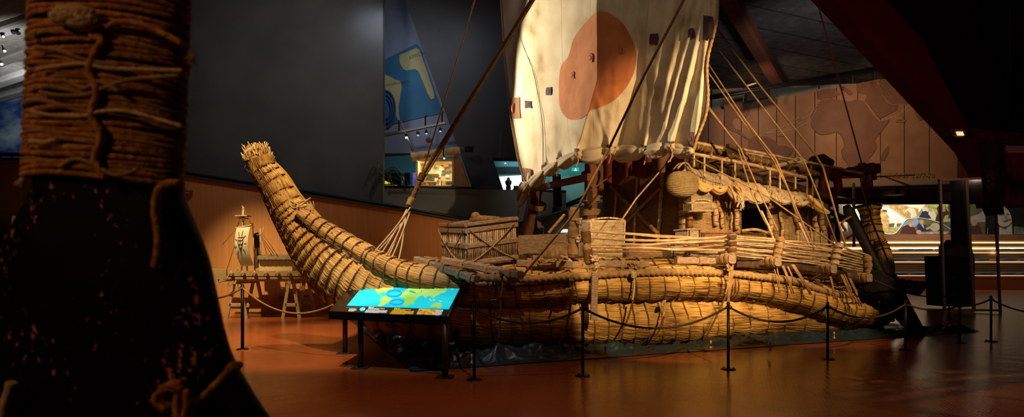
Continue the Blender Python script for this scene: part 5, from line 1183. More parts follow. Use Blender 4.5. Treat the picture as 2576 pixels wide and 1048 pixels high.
# sheet from the sail head down to the hull
line([(1722, -4), (1620, 190), (1532, 372)], .018, -2.2, -.9, m='rope_dark'); line([(1532, 372), (1455, 520), (1430, 555), (1316, 692)], .02, -.9, .3, m='rope')
line([(1380, 586), (1420, 540)], .026, 0.05, m='rope', twist=True, name='rope_grip')
line([(1716, 366), (1652, 440), (1600, 500), (1536, 594)], .016, 1.0, .9, m='rope'); line([(1560, 585), (1532, 598)], .022, .85, m='rope', twist=True, name='rope_grip')
line([(1540, 440), (1486, 478)], .015, 2.5, m='rope_dark')
# lashings from the rail beams down over the upper roll
rg = random.Random(9)
for (x0, y0, x1, y1, n) in ((1840, 662, 1832, 760, 5), (1950, 664, 1962, 735, 3), (1970, 668, 1995, 738, 3), (1995, 665, 2040, 740, 3), (2090, 690, 2100, 752, 4), (2120, 690, 2150, 765, 3), (2135, 700, 2165, 770, 3), (1985, 670, 2000, 712, 2)):
    for k in range(n):
        d = rg.uniform(-5, 5); e = rg.uniform(-4, 4)
        line([(x0+d, y0), ((x0+x1)/2+d+2, (y0+y1)/2), (x1+e, y1)], .013, .25, .22, m='rope')
# knots and hanging tails on the rolls
def tail(x, y, L_, o, m='rope', n=4, r=.013):
    mb = MB(); rg = random.Random(int(x))
    for k in range(n):
        q = [PO(x+rg.uniform(-6, 6), y+rg.uniform(-8, 8), o-rg.uniform(0, .08)) for _ in range(6)]; mb.tube(crv(q+[q[0]], 30), r, 6)
    mb.rope(crv([PO(x, y, o), PO(x+2, y+L_*.5, o-.03), PO(x-3, y+L_, o-.03)], 10), r*1.3)
    return obj('rope_tail', mb, m, boat, 'knotted rope tail hanging over the hull')
tail(1438, 700, 62, .18, 'rope', 2); tail(1594, 690, 64, .16, 'rope_pale', 9); tail(1670, 762, 35, .25, 'rope_pale', 4, .01); tail(1262, 690, 60, .22, 'rope_dark', 2); tail(1500, 668, 20, .3, 'rope_pale', 3); tail(1828, 700, 40, .15, 'rope', 2); tail(1384, 770, 30, .3, 'rope_dark', 1)
for (p, o) in (([(1594, 752), (1580, 800), (1556, 850)], .32), ([(1670, 795), (1658, 830), (1646, 855)], .3), ([(1436, 762), (1428, 810), (1420, 850)], .32), ([(1262, 748), (1258, 800), (1256, 850)], .4), ([(1828, 740), (1800, 800), (1778, 845)], .3)):
    line(p, .018, .2, o, m='rope_dark', twist=True, name='hull_lashing', parent=boat)
# coils and knots round the deck timbers
rg = random.Random(31)
for (x, y, o, w, n, m_) in ((1375, 660, .7, 40, 9, 'rope'), (1425, 652, .85, 25, 8, 'rope_pale'), (1495, 650, .5, 16, 9, 'rope_pale'), (1455, 600, .8, 14, 6, 'rope_pale'), (1455, 557, .85, 16, 5, 'rope_pale'), (1595, 668, .3, 22, 9, 'rope'), (1245, 690, .5, 18, 5, 'rope'), (1110, 678, .9, 14, 4, 'rope'), (1832, 672, .2, 10, 6, 'rope'), (2160, 700, .5, 22, 8, 'rope'), (2090, 735, .9, 30, 8, 'rope'), (2130, 745, 1.0, 30, 8, 'rope_pale'), (2060, 715, 1.0, 25, 6, 'rope')):
    mb = MB()
    for k in range(n):
        q = [PO(x+rg.uniform(-w, w)*.6, y+rg.uniform(-9, 9), o+rg.uniform(-.12, .12)) for _ in range(5)]; mb.tube(crv(q, 22), .014, 6)
    obj('rope_coil', mb, m_, boat, 'loose rope loops')
for k in range(30):     # loose reeds and twigs between deck and stern roll
    pass
mb = MB()
for k in range(260):
    x = rg.uniform(1990, 2215); y = 705+(x-1990)*.2+rg.uniform(-18, 22); o = rg.uniform(1.0, 2.4); p = PO(x, y, o); mb.tube([p, p+UD*rg.uniform(.2, .6)+V((0, 0, rg.uniform(-.18, .06)))], .01, 5)
obj('loose_reeds', mb, 'reed_tip', boat, 'loose reeds behind the stern roll')
# ================================================================ cargo on deck
# cane crate on the foredeck
CR = thing('cane_crate', 'large slatted cane crate roped shut on the foredeck', 'crate', PO(1200, 655, 1.7))
cp = {}
A0, A1 = PO(1175, 664, 1.35), PO(1175, 578, 1.35)       # near front vertical edge
u0, o0, _ = toS(A0)
B0, B1 = PO(1301, 648, 1.35), PO(1299, 562, 1.35)       # right end (along the ship)
C0, C1 = PU(1114, 651, u0), PU(1109, 577, u0)           # left end (across the ship)
D0, D1 = B0+(C0-A0), B1+(C1-A1)
def face(a0, a1, b0, b1, n, nm):
    for i in range(n):
        t = (i+.5)/n; x0 = a0.lerp(b0, t); x1 = a1.lerp(b1, t); rj = random.uniform(-.01, .01)
        mb = MB(); mb.tube([x0+V((rj, 0, 0)), x1-V((rj, 0, 0))], .017, 6); obj(nm, mb, 'bamboo' if i % 3 else 'wood_old', CR)
face(A0, A1, B0, B1, 24, 'cane_bar'); face(C0, C1, A0, A1, 14, 'cane_bar'); face(C0, C1, D0, D1, 12, 'cane_bar'); face(D0, D1, B0, B1, 8, 'cane_bar')
def band(f, w=.07, h=.09):
    q = [a.lerp(b, f) for a, b in ((A0, A1), (B0, B1), (D0, D1), (C0, C1))]; mb = MB()
    for i in range(4): mb.bar(q[i], q[(i+1) % 4], w, h)
    obj('frame_band', mb, 'wood_old', CR)
for f in (.02, .52, .97): band(f)
mb = MB(); 
for i in range(15):
    t = i/14; mb.bar(A1.lerp(B1, t)+V((0, 0, .06)), C1.lerp(D1, t)+V((0, 0, .06)), .06, .03)
obj('lid', mb, 'bamboo_dark', CR, 'slatted lid'); mb = MB()
for (p, q) in ((A1, B1), (C1, D1), (A1, C1), (B1, D1)): mb.bar(p+V((0, 0, .09)), q+V((0, 0, .09)), .09, .07)
mb.bar(A1.lerp(C1, .5)+V((0, 0, .12)), B1.lerp(D1, .5)+V((0, 0, .12)), .09, .05); obj('lid_frame', mb, 'wood_old', CR)
mb = MB(); g = V((0, -.05, 0))
mb.rope(sag(A1.lerp(B1, .05)+g, A0.lerp(B0, .95)+g, .05, 8), .013); mb.rope(sag(A0.lerp(B0, .05)+g, A1.lerp(B1, .95)+g, .06, 8), .013)
mb.rope(sag(C1+V((-.05, -.03, 0)), A0+V((-.06, -.04, 0)), .12, 8), .012); mb.rope(sag(C0+V((-.05, -.03, 0)), A1+V((-.06, -.04, 0)), .12, 8), .012)
obj('tie_rope', mb, 'rope', CR)
mb = MB(); q = A1.lerp(B1, .35)+V((0, .3, .17)); mb.ell(q, .30, .12, .07, 18, 10, lambda d: 1+.25*mnoise.noise(d*2.5)); mb.ell(q+V((-.18, 0, .05)), .09, .09, .09, 12, 8)
obj('rolled_mat', mb, 'bark', None, 'small brown rolled bundle lying on the lid of the cane crate', None, 'bundle')
# side boards of the foredeck box
bd = thing('wooden_bin', 'weathered plank bin standing on deck between the cane crate and the mast', 'crate', PO(1365, 640, 1.5))
def plank(parent, x0, yt0, x1, yt1, yb0, yb1, o, m='wood_old', th=.05, name='plank'):
    mb = MB(); mb.poly([PO(x0, yb0, o), PO(x1, yb1, o), PO(x1, yt1, o), PO(x0, yt0, o)], OD*th); return obj(name, mb, m, parent)
plank(bd, 1298, 592, 1428, 586, 611, 610, 1.6); plank(bd, 1299, 612, 1432, 611, 640, 641, 1.6); 
e0, e1 = PO(1298, 592, 1.6), PO(1298, 640, 1.6); mb = MB(); mb.poly([e1, e0, e0+OD*.9, e1+OD*.9], UD*.04); obj('end_board', mb, 'wood_old', bd)
mb = MB(); q0, q1 = PO(1428, 588, 1.6), PO(1430, 640, 1.6); mb.poly([q1, q0, q0+OD*.9, q1+OD*.9], UD*-.04); obj('end_board', mb, 'wood_old', bd)
plank(bd, 1300, 596, 1428, 590, 640, 641, 2.5)
for (x0, x1, y0, y1, l) in ((1306, 1325, 640, 657, 'small dark wooden block wedged under the left end of the plank bin'), (1330, 1362, 637, 651, 'dark wooden block wedged under the middle of the plank bin')):
    mb = MB(); mb.poly([PO(x0, y1, 1.35), PO(x1, y1, 1.35), PO(x1, y0, 1.35), PO(x0, y0, 1.35)], OD*.4); obj('wooden_block', mb, 'wood_dark', None, l, None, 'block')
mb = MB(); mb.ell(PO(1398, 640, 1.1), .28, .2, .17, 20, 12, lambda d: 1+.22*mnoise.noise(d*2.2+V((3, 1, 0)))); obj('canvas_bundle', mb, 'bark', None, 'lumpy brown sack lashed in front of the plank bin', None, 'sack')
# wicker hamper
def hamper(name, label, pA, pB, yt, yb, o, depth, m, group=None, cat='basket', taper=4):
    root = thing(name, label, cat, PO((pA+pB)/2, yb, o)); mb = MB()
    a, b = PO(pA, yt, o), PO(pB, yt, o); c, d = PO(pB-taper, yb, o), PO(pA+taper, yb, o); dv = OD*depth
    W, H = (b-a).length, (a-d).length
    for (p0, p1, p2, p3) in ((a, b, c, d), (a+dv, a, d, d+dv), (b, b+dv, c+dv, c), (b+dv, a+dv, d+dv, c+dv)):
        W = (p1-p0).length
        mb.grid(lambda s_, t_: (p0.lerp(p1, s_)).lerp(p3.lerp(p2, s_), t_), 8, 8, uvs=lambda s_, t_: (s_*W, t_*H))
    obj('woven_body', mb, m, root, solid=.03)
    mb = MB(); mb.grid(lambda s_, t_: a.lerp(b, s_).lerp((a+dv).lerp(b+dv, s_), t_)+V((0, 0, .03+.04*math.sin(math.pi*s_))), 8, 8, uvs=lambda s_, t_: (s_*(b-a).length, t_*depth)); obj('lid', mb, m, root, solid=.03)
    mb = MB(); mb.tube([a, b, b+dv, a+dv, a], .025, 8); mb.tube([d, c, c+dv, d+dv, d], .02, 8)
    for (p, q) in ((a, d), (b, c), (a+dv, d+dv), (b+dv, c+dv)): mb.tube([p, q], .02, 8)
    obj('rim', mb, 'bamboo', root); return root
hamper('wicker_hamper', 'pale square wicker hamper standing on deck beside the mast foot', 1487, 1572, 556, 648, 1.75, .8, 'wicker_pale')
h2 = hamper('wicker_suitcase', 'flat pale wicker suitcase hung on the cabin side wall, upper of two', 1740, 1790, 480, 508, 1.45, .22, 'wicker_pale', cat='suitcase', taper=0)
hamper('wicker_suitcase', 'flat pale wicker suitcase hung on the cabin side wall, lower of two', 1741, 1792, 510, 530, 1.4, .25, 'wicker_pale', cat='suitcase', taper=0)
# basket bag on the cabin corner
bg = thing('straw_bag', 'rounded coiled straw bag with handles hanging at the cabin corner', 'bag', PO(1717, 484, 1.2)); mb = MB()
cb_ = PO(1717, 457, 1.25)
def bagf(a, b):
    ang = 2*math.pi*a; h = 1-2*b; w = (1-abs(h)**2.6)**.5*(1-.12*h) if abs(h) < 1 else 0
    rz = .0; x = math.cos(ang)*w*.38; y = math.sin(ang)*w*.19
    k_ = 1+.035*math.sin(b*2*math.pi*17); return cb_+UD*x*k_+OD*y*k_+V((0, 0, h*.27-.05*math.cos(x*4)))
mb.grid(bagf, 40, 130); obj('coiled_body', mb, mat('straw', (.24, .16, .06), (.36, .25, .11), 12, .8, .3), bg)
mb = MB()
for s_ in (-1, 1): mb.tube(crv([cb_+UD*-.18+OD*s_*.06+V((0, 0, .24)), cb_+UD*-.05+OD*s_*.06+V((0, 0, .36)), cb_+UD*.08+OD*s_*.06+V((0, 0, .36)), cb_+UD*.18+OD*s_*.06+V((0, 0, .24))], 16), .022, 8)
obj('handle', mb, 'rope', bg)
# chests
def chest(label, x0, x1, yt, yb, o, d, m='wood_old', name='wooden_chest', lidm=None):
    root = thing(name, label, 'chest', PO((x0+x1)/2, yb, o))
    mb = MB(); mb.poly([PO(x0, yb, o), PO(x1, yb, o), PO(x1, yt+3, o), PO(x0, yt+3, o)], OD*d); obj('body', mb, m, root, bevel=.008)
    mb = MB(); mb.poly([PO(x0-1.5, yt+3, o-.02), PO(x1+1.5, yt+3, o-.02), PO(x1+1.5, yt-1, o-.02), PO(x0-1.5, yt-1, o-.02)], OD*(d+.04)); obj('lid', mb, lidm or m, root, bevel=.006)
    mb = MB()
    for x in (x0+3, x1-5): mb.poly([PO(x, yb, o-.012), PO(x+3, yb, o-.012), PO(x+3, yt+3, o-.012), PO(x, yt+3, o-.012)], OD*.02)
    obj('corner_strap', mb, 'wood_dark', root)
chest('long low dark brown chest on deck in front of the cabin front wall', 1576, 1686, 613, 648, 1.6, .7, mat('wood_mid', (.11, .055, .025), (.20, .11, .055), 8, .6, .2, stretch=(1, 1, 5)))
chest('upright weathered box at the front corner of the cabin side wall', 1730, 1764, 575, 645, 1.25, .4, 'wood_old')
chest('long weathered plank box under the cabin side wall', 1767, 1862, 584, 640, 1.35, .35, 'wood_red')
chest('wide weathered box behind the upper bamboo rails', 1690, 1728, 620, 648, 1.3, .5, 'wood_old')
# slatted pale mat at the rear of the cabin
mt = thing('cane_mat', 'pale stiff cane mat leaning on the rear end of the cabin wall', 'mat', PO(2040, 630, 1.4)); 
mb = MB()
for k in range(14):
    y = 583+k*3.4; mb.tube([PO(2004+rg.uniform(-1, 1), y-2, 1.35), PO(2040, y, 1.35), PO(2076+rg.uniform(-2, 2), y+5, 1.35)], .017, 6)
obj('canes', mb, 'bamboo', mt)
mb = MB()
for x in (2014, 2040, 2066): mb.tube([PO(x, 580, 1.31), PO(x, 634, 1.31)], .01, 5)
obj('binding', mb, 'rope', mt)
# lifebuoy
lbu = thing('lifebuoy', 'red lifebuoy hanging on the dark steering platform behind the cabin', 'lifebuoy', PO(2090, 500, 2.1))
mb = MB(); c = PO(2089, 470, 2.05); R_ = .36; r_ = .115
def torf(a, b):
    A, B = 2*math.pi*a, 2*math.pi*b; rr = R_+r_*math.cos(B); return c+UD*rr*math.cos(A)*.78+V((0, 0, rr*math.sin(A)*1.05))+OD*r_*math.sin(B)*.9
mb.grid(torf, 48, 16); obj('ring', mb, mat('buoy_red', (.17, .010, .010), None, rough=.6), lbu)
mb = MB()
for k in range(4):
    A = math.pi/4+k*math.pi/2; cc = c+UD*R_*math.cos(A)*.78+V((0, 0, R_*1.05*math.sin(A))); mb.tube([cc+V((math.cos(t)*.14*math.cos(A), -math.sin(t)*.13, math.cos(t)*.14*math.sin(A))) for t in np.linspace(0, 6.28, 17)], .022, 6)
obj('strap', mb, mat('buoy_strap', (.10, .012, .01), None), lbu)
mb = MB(); mb.bar(PO(2086, 560, 2.0), PO(2086, 590, 2.0), .2, .2); obj('jerry_can', mb, 'buoy_red', None, 'small red container on the steering platform below the lifebuoy', None, 'container')
# ================================================================ tarpaulin
mat('tarp', (.010, .020, .028), (.020, .040, .055), 1.5, .38, .3, spec=.6, bscale=5)
def tf(a, b):
    # b = 0 near edge, 1 far edge
    u = 13.35*a; om = 8.2-1.5*a; o = om*b; e = min(u, o*1.0, 13.35-u, om-o)
    k = min(max(e/.25, 0), 1); inner = 1 if (o > 1.0) else o
    n1 = abs(mnoise.noise(V((u*1.3, o*1.7, 0)))); n2 = abs(mnoise.noise(V((u*3.1+5, o*3.7, 2)))); n3 = abs(mnoise.noise(V((u*8, o*9, 4))))
    n4 = abs(mnoise.noise(V((u*2.2+o*1.5, o*2.2-u*.8, 9)))); h = (.06*max(0, 1-n1*3)+.05*max(0, 1-n2*3)+.06*max(0, 1-n4*4)+.03*max(0, 1-n3*3))*(1.2 if u < 4 else .8)
    under = 1 if (o < .55 or u < .9) else .25
    z = .015+k*h*under+ .09*k*math.exp(-((o-.35)/.22)**2)*(.5+.5*math.sin(u*.9+.5))*under
    return S(u+.03*mnoise.noise(V((o*3, 0, 7))), o+(.06*mnoise.noise(V((u*1.2, 3, 1))) if b == 0 else 0), z)
mb = MB(); nu, nv = 420, 260
mb.grid(lambda a, b: tf(a, b**1.5), nu, nv)
tp = obj('tarpaulin', mb, 'tarp', None, 'crumpled dark blue-black plastic tarpaulin under the reed boat', None, 'tarpaulin')
for (x, y, l) in ((975, 852, 'left front corner'), (1187, 905, 'part beside the second rope post'), (1523, 882, 'middle of its near edge'), (1788, 866, 'part right of the middle rope post'), (1936, 872, 'part beside the fourth rope post'), (2098, 842, 'right part near the rudder')):
    r_ = thing('tie_down_clip', 'small brass tie-down clip on the tarpaulin, at the %s' % l, 'clip', PZ(x, y+9, .1), 'tie-down clips on the tarpaulin')
    mb = MB(); c = PZ(x, y+9, .1); mb.lathe(c, [(.001, 0), (.03, 0), (.03, .02), (.014, .03), (.014, .08), (.02, .09), (.02, .13), (.001, .14)], 10); obj('pin', mb, mat('brass', (.55, .30, .16), None, rough=.4, metal=.4), r_)
# ================================================================ interactive console
con = thing('map_console', 'black sloping touch-screen console with a bright world map, standing before the reed bow', 'information console', PZ(1010, 930))
TL, TR, BR, BL = P(883, 716, 9.5), P(1160, 724, 8.85), P(1127, 796, 7.55), P(826, 782, 8.2)
cp_ = PL(BL, BR, (TL+TR)/2); q = [cp_.p(*c) for c in ((883, 716), (1160, 724), (1127, 796), (826, 782))]
mat('screen_black', (.006, .005, .006), None, rough=.25); mat('sea_lit', (.004, .42, .52), (.008, .66, .78), .8, emis=.72, coord='Object'); mat('land_lit', (.26, .62, .09), (.48, .72, .2), 3, emis=.62)
mat('sea_glow', (.10, .85, .95), None, emis=.8); mat('ring_lit', (.01, .33, .62), None, emis=.6); mat('text_white', (.75, .70, .60), None, emis=.7); mat('text_gold', (.75, .42, .02), None, emis=.7)
mb = MB(); mb.poly([q[3], q[2], q[1], q[0]], V((0, 0, -.12))); obj('housing', mb, 'screen_black', con, bevel=.01)
def sc(name, pts, off, m, lb=None, parent=con):
    mb = MB(); mb.poly([cp_.p(x, y, off) for x, y in pts], cp_.n*-.003); return obj(name, mb, m, parent, lb)
sc_ = sc('screen', [(872.5, 768), (914, 718), (1156, 725), (1129, 777)], .006, 'sea_lit', 'glowing turquoise world map')
def c10(pts): return [(830+x/7.576, 700+y/7.576) for x, y in pts]
k10 = lambda n, p, m, l=None, off=.010: sc(n, c10(p), off, m, l, sc_)
k10('continent', [(870, 145), (1225, 158), (1210, 180), (1225, 195), (1160, 205), (1100, 235), (1075, 260), (1060, 275), (1030, 262), (960, 275), (945, 295), (985, 305), (1000, 335), (960, 310), (915, 300), (880, 245), (868, 215), (885, 180)], 'land_lit')
k10('continent', [(1010, 345), (1045, 328), (1085, 335), (1115, 360), (1185, 385), (1185, 405), (1140, 435), (1090, 465), (1020, 500), (985, 528), (905, 520), (960, 460), (975, 430), (958, 400), (970, 370)], 'land_lit')
k10('continent', [(1440, 245), (1480, 240), (1560, 255), (1610, 265), (1640, 300), (1665, 330), (1690, 350), (1640, 395), (1590, 430), (1560, 470), (1480, 515), (1400, 518), (1400, 470), (1430, 420), (1440, 380), (1420, 360), (1370, 368), (1335, 340), (1340, 310), (1370, 275)], 'land_lit')
k10('continent', [(1435, 240), (1440, 215), (1490, 205), (1480, 180), (1530, 165), (2235, 185), (2225, 215), (2170, 240), (2150, 260), (2100, 275), (2080, 300), (2020, 320), (2000, 345), (1960, 375), (1930, 345), (1900, 320), (1850, 340), (1815, 375), (1790, 330), (1760, 305), (1730, 320), (1670, 345), (1650, 315), (1640, 285), (1620, 262), (1600, 235), (1520, 230), (1480, 235)], 'land_lit')
k10('continent', [(1935, 490), (1990, 465), (2040, 465), (2080, 455), (2105, 455), (2125, 500), (2120, 545), (2060, 560), (2040, 540), (1990, 535), (1925, 540), (1918, 525)], 'land_lit')
for p in ([(1600, 440), (1615, 450), (1580, 485), (1555, 488)], [(1890, 385), (1905, 380), (1950, 420), (1925, 425)], [(1950, 400), (2000, 385), (2010, 400), (1975, 418)], [(2070, 410), (2130, 425), (2140, 440), (2090, 430)], [(2130, 268), (2180, 250), (2215, 235), (2190, 262), (2140, 275)], [(2320, 190), (2360, 190), (2330, 215), (2300, 215)]): k10('continent', p, 'land_lit')
def ring(cx, cy, rx, ry, w, m='ring_lit', a0=0, a1=2*math.pi, nm='current_ring'):
    mb = MB(); mb.tube([cp_.p(*c10([(cx+rx*math.cos(t)+ry*.25*math.sin(t), cy-ry*math.sin(t))])[0], .012) for t in np.linspace(a0, a1, 40)], w, 5, cap=False); obj(nm, mb, m, sc_)
ring(1225, 285, 140, 62, .008); ring(1230, 285, 115, 45, .004); ring(1275, 450, 130, 52, .007); ring(1280, 448, 105, 38, .004); ring(1330, 180, 120, 35, .004, a0=math.pi, a1=2*math.pi)
for p in ([(880, 185), (960, 185), (960, 190)],): pass
k10('lake', [(1500, 230), (1560, 232), (1640, 265), (1620, 275), (1540, 262)], 'ring_lit', None, .014); k10('lake', [(1735, 225), (1755, 225), (1750, 255), (1735, 250)], 'ring_lit', None, .014)
# caption rows
def lines_(x0, x1, y0, y1, n, m, sl=-.28, dy=.035, short=.35):
    rg = random.Random(int(x0)); mb = MB()
    for k in range(n):
        y = y0+(y1-y0)*k/max(n-1, 1); xa = x0+(y-y0)*sl*1.3; L_ = (x1-x0)*(1 if k < n-1 else .7)*rg.uniform(.9, 1); x = xa
        while x < xa+L_-3:
            w = rg.uniform(8, 42); w = min(w, xa+L_-x); h = (y1-y0)/max(n-1, 1)*.55; yy = y+(x-xa)*dy
            mb.poly([cp_.p(*c, .006) for c in c10([(x-h*.5, yy+h), (x+w-h*.5, yy+h+w*dy), (x+w, yy+w*dy), (x, yy)])], cp_.n*-.002); x += w+6
    obj('caption_text', mb, m, con)
lines_(735, 1070, 556, 572, 2, 'text_white'); lines_(700, 1125, 590, 640, 6, 'text_white', -.6); lines_(1225, 1565, 575, 590, 2, 'text_gold'); lines_(1190, 1630, 604, 665, 6, 'text_gold', -.6); lines_(370, 520, 570, 608, 3, 'text_white', -.3); lines_(2040, 2165, 590, 685, 8, 'text_white', -.3); lines_(310, 590, 545, 550, 2, mat('text_dim', (.25, .2, .18), None, emis=.3)); lines_(330, 520, 180, 225, 3, mat('text_faint', (.03, .03, .03), None))
rt = cp_.p(1000, 780)-cp_.p(900, 776)
text('caption_text', 'RA II', .042, cp_.p(*c10([(728, 552)])[0], .008), rt, cp_.p(*c10([(760, 500)])[0])-cp_.p(*c10([(728, 552)])[0]), 'text_white', con)
text('caption_text', 'RA II', .042, cp_.p(*c10([(1218, 572)])[0], .008), rt, cp_.p(*c10([(1250, 520)])[0])-cp_.p(*c10([(1218, 572)])[0]), 'text_gold', con)
mb = MB(); mb.poly([cp_.p(*c10([(620+52*math.cos(t)+12*math.sin(t), 580-33*math.sin(t))])[0], .008) for t in np.linspace(0, 2*math.pi, 25)[:-1]][::-1], cp_.n*-.002); obj('globe_icon', mb, 'sea_glow', con)
ph_ = [(1700, 572), (2040, 585), (2000, 688), (1650, 676)]
sc('caption_picture', c10(ph_), .005, mat('pic', (.35, .10, .01), (.85, .62, .25), 16, emis=.5, c3=(.7, .4, .02)))
fr0, fr1 = BL, BR
for (x, yb, yt, l) in ((868, 888, 800, 'rear left leg'), (907, 925, 806, 'front left leg'), (1120, 948, 813, 'front right leg'), (1150, 900, 800, 'rear right leg')):
    b = PZ(x, yb, 0)
    # meet the underside of the housing above
    n_ = cp_.n; z = cp_.a.z-((b.x-cp_.a.x)*n_.x+(b.y-cp_.a.y)*n_.y)/n_.z-.10
    mb = MB(); mb.tube([b, V((b.x, b.y, z))], .042, 16); lg = obj('leg', mb, mat('leg_grey', (.045, .042, .035), None, rough=.4, metal=.4), con)
    mb = MB(); mb.box(b+V((0, 0, .008)), (.24, .24, .014)); mb.tube([b+V((-.08, -.08, .01)), b+V((-.08, -.08, .03))], .012, 8); mb.tube([b+V((.08, -.08, .01)), b+V((.08, -.08, .03))], .012, 8); obj('foot_plate', mb, 'leg_grey', lg)
# ================================================================ rope barrier
posts = [(610, 878, 716, 'leftmost rope barrier post, in front of the model raft'), (1193, 955, 766, 'rope barrier post just right of the map console'), (1466, 945, 765, 'rope barrier post in front of the hanging plank'),
         (1832, 928, 762, 'rope barrier post in front of the pinched middle of the hull'), (2082, 903, 762, 'rope barrier post before the rear part of the hull'), (2278, 880, 757, 'rope barrier post in front of the rudder blade'),
         (2493, 858, 745, 'rope barrier post at the right in front of the glass case'), (2414, 862, 762, 'dark rope barrier post left of the one before the glass case'), (2388, 803, 738, 'far rope barrier post behind the tarpaulin tip')]
PT = {}
for (x, yb, yt, l) in posts:
    b = PZ(x, yb, 0); h = (yb-yt)*b.y/F; PT[x] = b+V((0, 0, h-.05))
    r_ = thing('barrier_post', l, 'barrier post', b, 'rope barrier posts')
    mb = MB(); mb.tube([b, b+V((0, 0, h))], .021 if x != 610 else .03, 14); mb.lathe(b+V((0, 0, h)), [(.024, -.02), (.026, 0), (.018, .015), (.001, .018)], 14); obj('pole', mb, 'black_metal', r_)
    mb = MB(); mb.lathe(b, [(.001, .02), (.03, .02), (.10, .012), (.11, .0)], 20)
    for k in range(3): a = k*2.1; mb.tube([b+V((.08*math.cos(a), .08*math.sin(a), .01)), b+V((.08*math.cos(a), .08*math.sin(a), .028))], .01, 8)
    obj('foot_plate', mb, 'black_metal', r_)
    mb = MB(); c = b+V((0, 0, h-.06)); mb.tube([c+V((-.045*math.cos(t), -.02, .03*math.sin(t))) for t in np.linspace(0, 6.28, 13)], .006, 6); obj('hook_ring', mb, 'black_metal', r_)
mat('rope_black', (.035, .018, .010), (.07, .035, .02), 30, .8, .3)
def brope(a, b, s, m, l): 
    mb = MB(); mb.rope(sag(a, b, s, 30), .017, n=8); obj('barrier_rope', mb, m, None, l, None, 'rope', 'barrier ropes')
brope(P(470, 742, 8.6), PT[610], .12, 'rope_dark', 'barrier rope leading left from the leftmost post behind the lashed shaft')
brope(PT[610], P(838, 766, 9.0), .28, 'rope', 'pale barrier rope hanging between the leftmost post and the console')
brope(P(1140, 765, 8.6), PT[1193], .05, 'rope_black', 'short dark rope between the console and the post beside it')
brope(PT[1193], PT[1466], .20, 'rope_black', 'dark barrier rope sagging before the shaded hull, right of the console')
brope(PT[1466], PT[1832], .30, 'rope_black', 'dark barrier rope sagging before the brightly lit middle hull')
brope(PT[1832], PT[2082], .24, 'rope_black', 'dark barrier rope sagging before the pinched hull roll')
brope(PT[2082], PT[2278], .22, 'rope_black', 'dark barrier rope before the rounded stern roll')
brope(PT[2278], PT[2414], .10, 'rope_black', 'dark barrier rope leading right from the rudder blade')
brope(PT[2414], PT[2493], .05, 'rope_black', 'dark barrier rope running up to the post before the glass case')
brope(PT[2278]+V((.1, 1, .4)), PT[2388], .15, 'rope_black', 'dark rope behind the rudder running to the far post')
brope(PT[2493], P(2640, 785, 10.8), .1, 'rope_black', 'dark rope leading off at the right edge')
# ================================================================ model raft on trestles
MY = 16.3
mr = VP(500, MY, 800, MY)
raft = thing('model_raft', 'large museum model of a log raft with square sail and hut, resting on two trestles', 'model boat', mr.p(660, 708))
mat('raft_wood', (.28, .18, .08), (.42, .28, .13), 9, .7, .2, stretch=(.5, 3, 6)); mat('raft_sail', (.34, .28, .18), (.44, .37, .25), 3, .85); mat('raft_hut', (.40, .28, .13), (.52, .38, .2), 20, .8, .4)
for k in range(6):
    mb = MB(); y0 = 699.5
    mb.tube([mr.p(565, y0, -.05-k*.28), mr.p(600, y0, -.05-k*.28), mr.p(780, y0+.5, -.05-k*.28)], .092, 14); obj('log', mb, 'raft_wood', raft)
mb = MB(); mb.poly([mr.p(505, 672, .05), mr.p(505, 698, .05), mr.p(570, 702, .05), mr.p(569, 678, .05)], V((0, .06, 0))); obj('splash_board', mb, 'raft_wood', raft, 'flat bow board'); mb = MB(); mb.poly([mr.p(530, 702, .05), mr.p(548, 702, .05), mr.p(549, 711, .05)], V((0, .1, 0))); mb.poly([mr.p(552, 703, .05), mr.p(571, 703, .05), mr.p(549, 711, .05)], V((0, .1, 0))); obj('bow_log_tip', mb, 'raft_wood', raft)
mb = MB(); a, b = mr.p(572, 694, .06), mr.p(780, 681, .06); mb.box(((a.x+b.x)/2, MY+.7, (a.z+b.z)/2), (b.x-a.x, 1.5, abs(a.z-b.z))); obj('deck', mb, 'raft_wood', raft)
for k in range(7):
    x = 578+k*29; mb = MB(); a, b = mr.p(x, 693, .12), mr.p(x+8, 686, .12); mb.box(((a.x+b.x)/2, MY-.1, (a.z+b.z)/2), (b.x-a.x, .12, a.z-b.z)); mb.tube([mr.p(x-1, 695, .15), mr.p(x+4, 680, .15)], .018, 6); mb.tube([mr.p(x+8, 695, .15), mr.p(x+3, 680, .15)], .018, 6); obj('crossbeam_end', mb, 'raft_wood', raft)
mb = MB(); mb.tube([mr.p(608, 682, -.5), mr.p(612, 520, -.5)], .026, 8); mb.tube([mr.p(622, 682, -.9), mr.p(613, 545, -.6)], .028, 8); mb.tube([mr.p(610, 520, -.5), mr.p(610, 517, -.5)], .02, 6)
mb.box(mr.p(612, 543, -.5), (.36, .3, .03)); mb.box(mr.p(612, 549, -.5), (.26, .2, .02)); obj('mast', mb, 'raft_wood', raft)
mb = MB(); mb.tube([mr.p(593, 573, -.2), mr.p(634, 566, -.2)], .024, 8); obj('yard', mb, 'raft_wood', raft)
msf = lambda x, y, off=0: mr.p(x, y, -.2+off)+V((0, -.18*math.sin(math.pi*(y-570)/100), 0))
mb = MB(); mb.grid(lambda a, b: msf(596+a*(34-2*b)+b*11*b, 572-a*3+b*(98)), 16, 24); ms = obj('sail', mb, 'raft_sail', raft, 'pale square sail with a bearded face emblem', solid=.01)
def em(pts, m, off=.02): 
    mb = MB(); mb.poly([msf(x, y, off) for x, y in pts], V((0, .008, 0))); obj('sail_emblem', mb, m, ms)
mat('emblem', (.05, .03, .018), None)
em([(604, 597), (617, 595), (618, 610), (616, 622), (612, 636), (608, 624), (605, 612)], 'emblem')
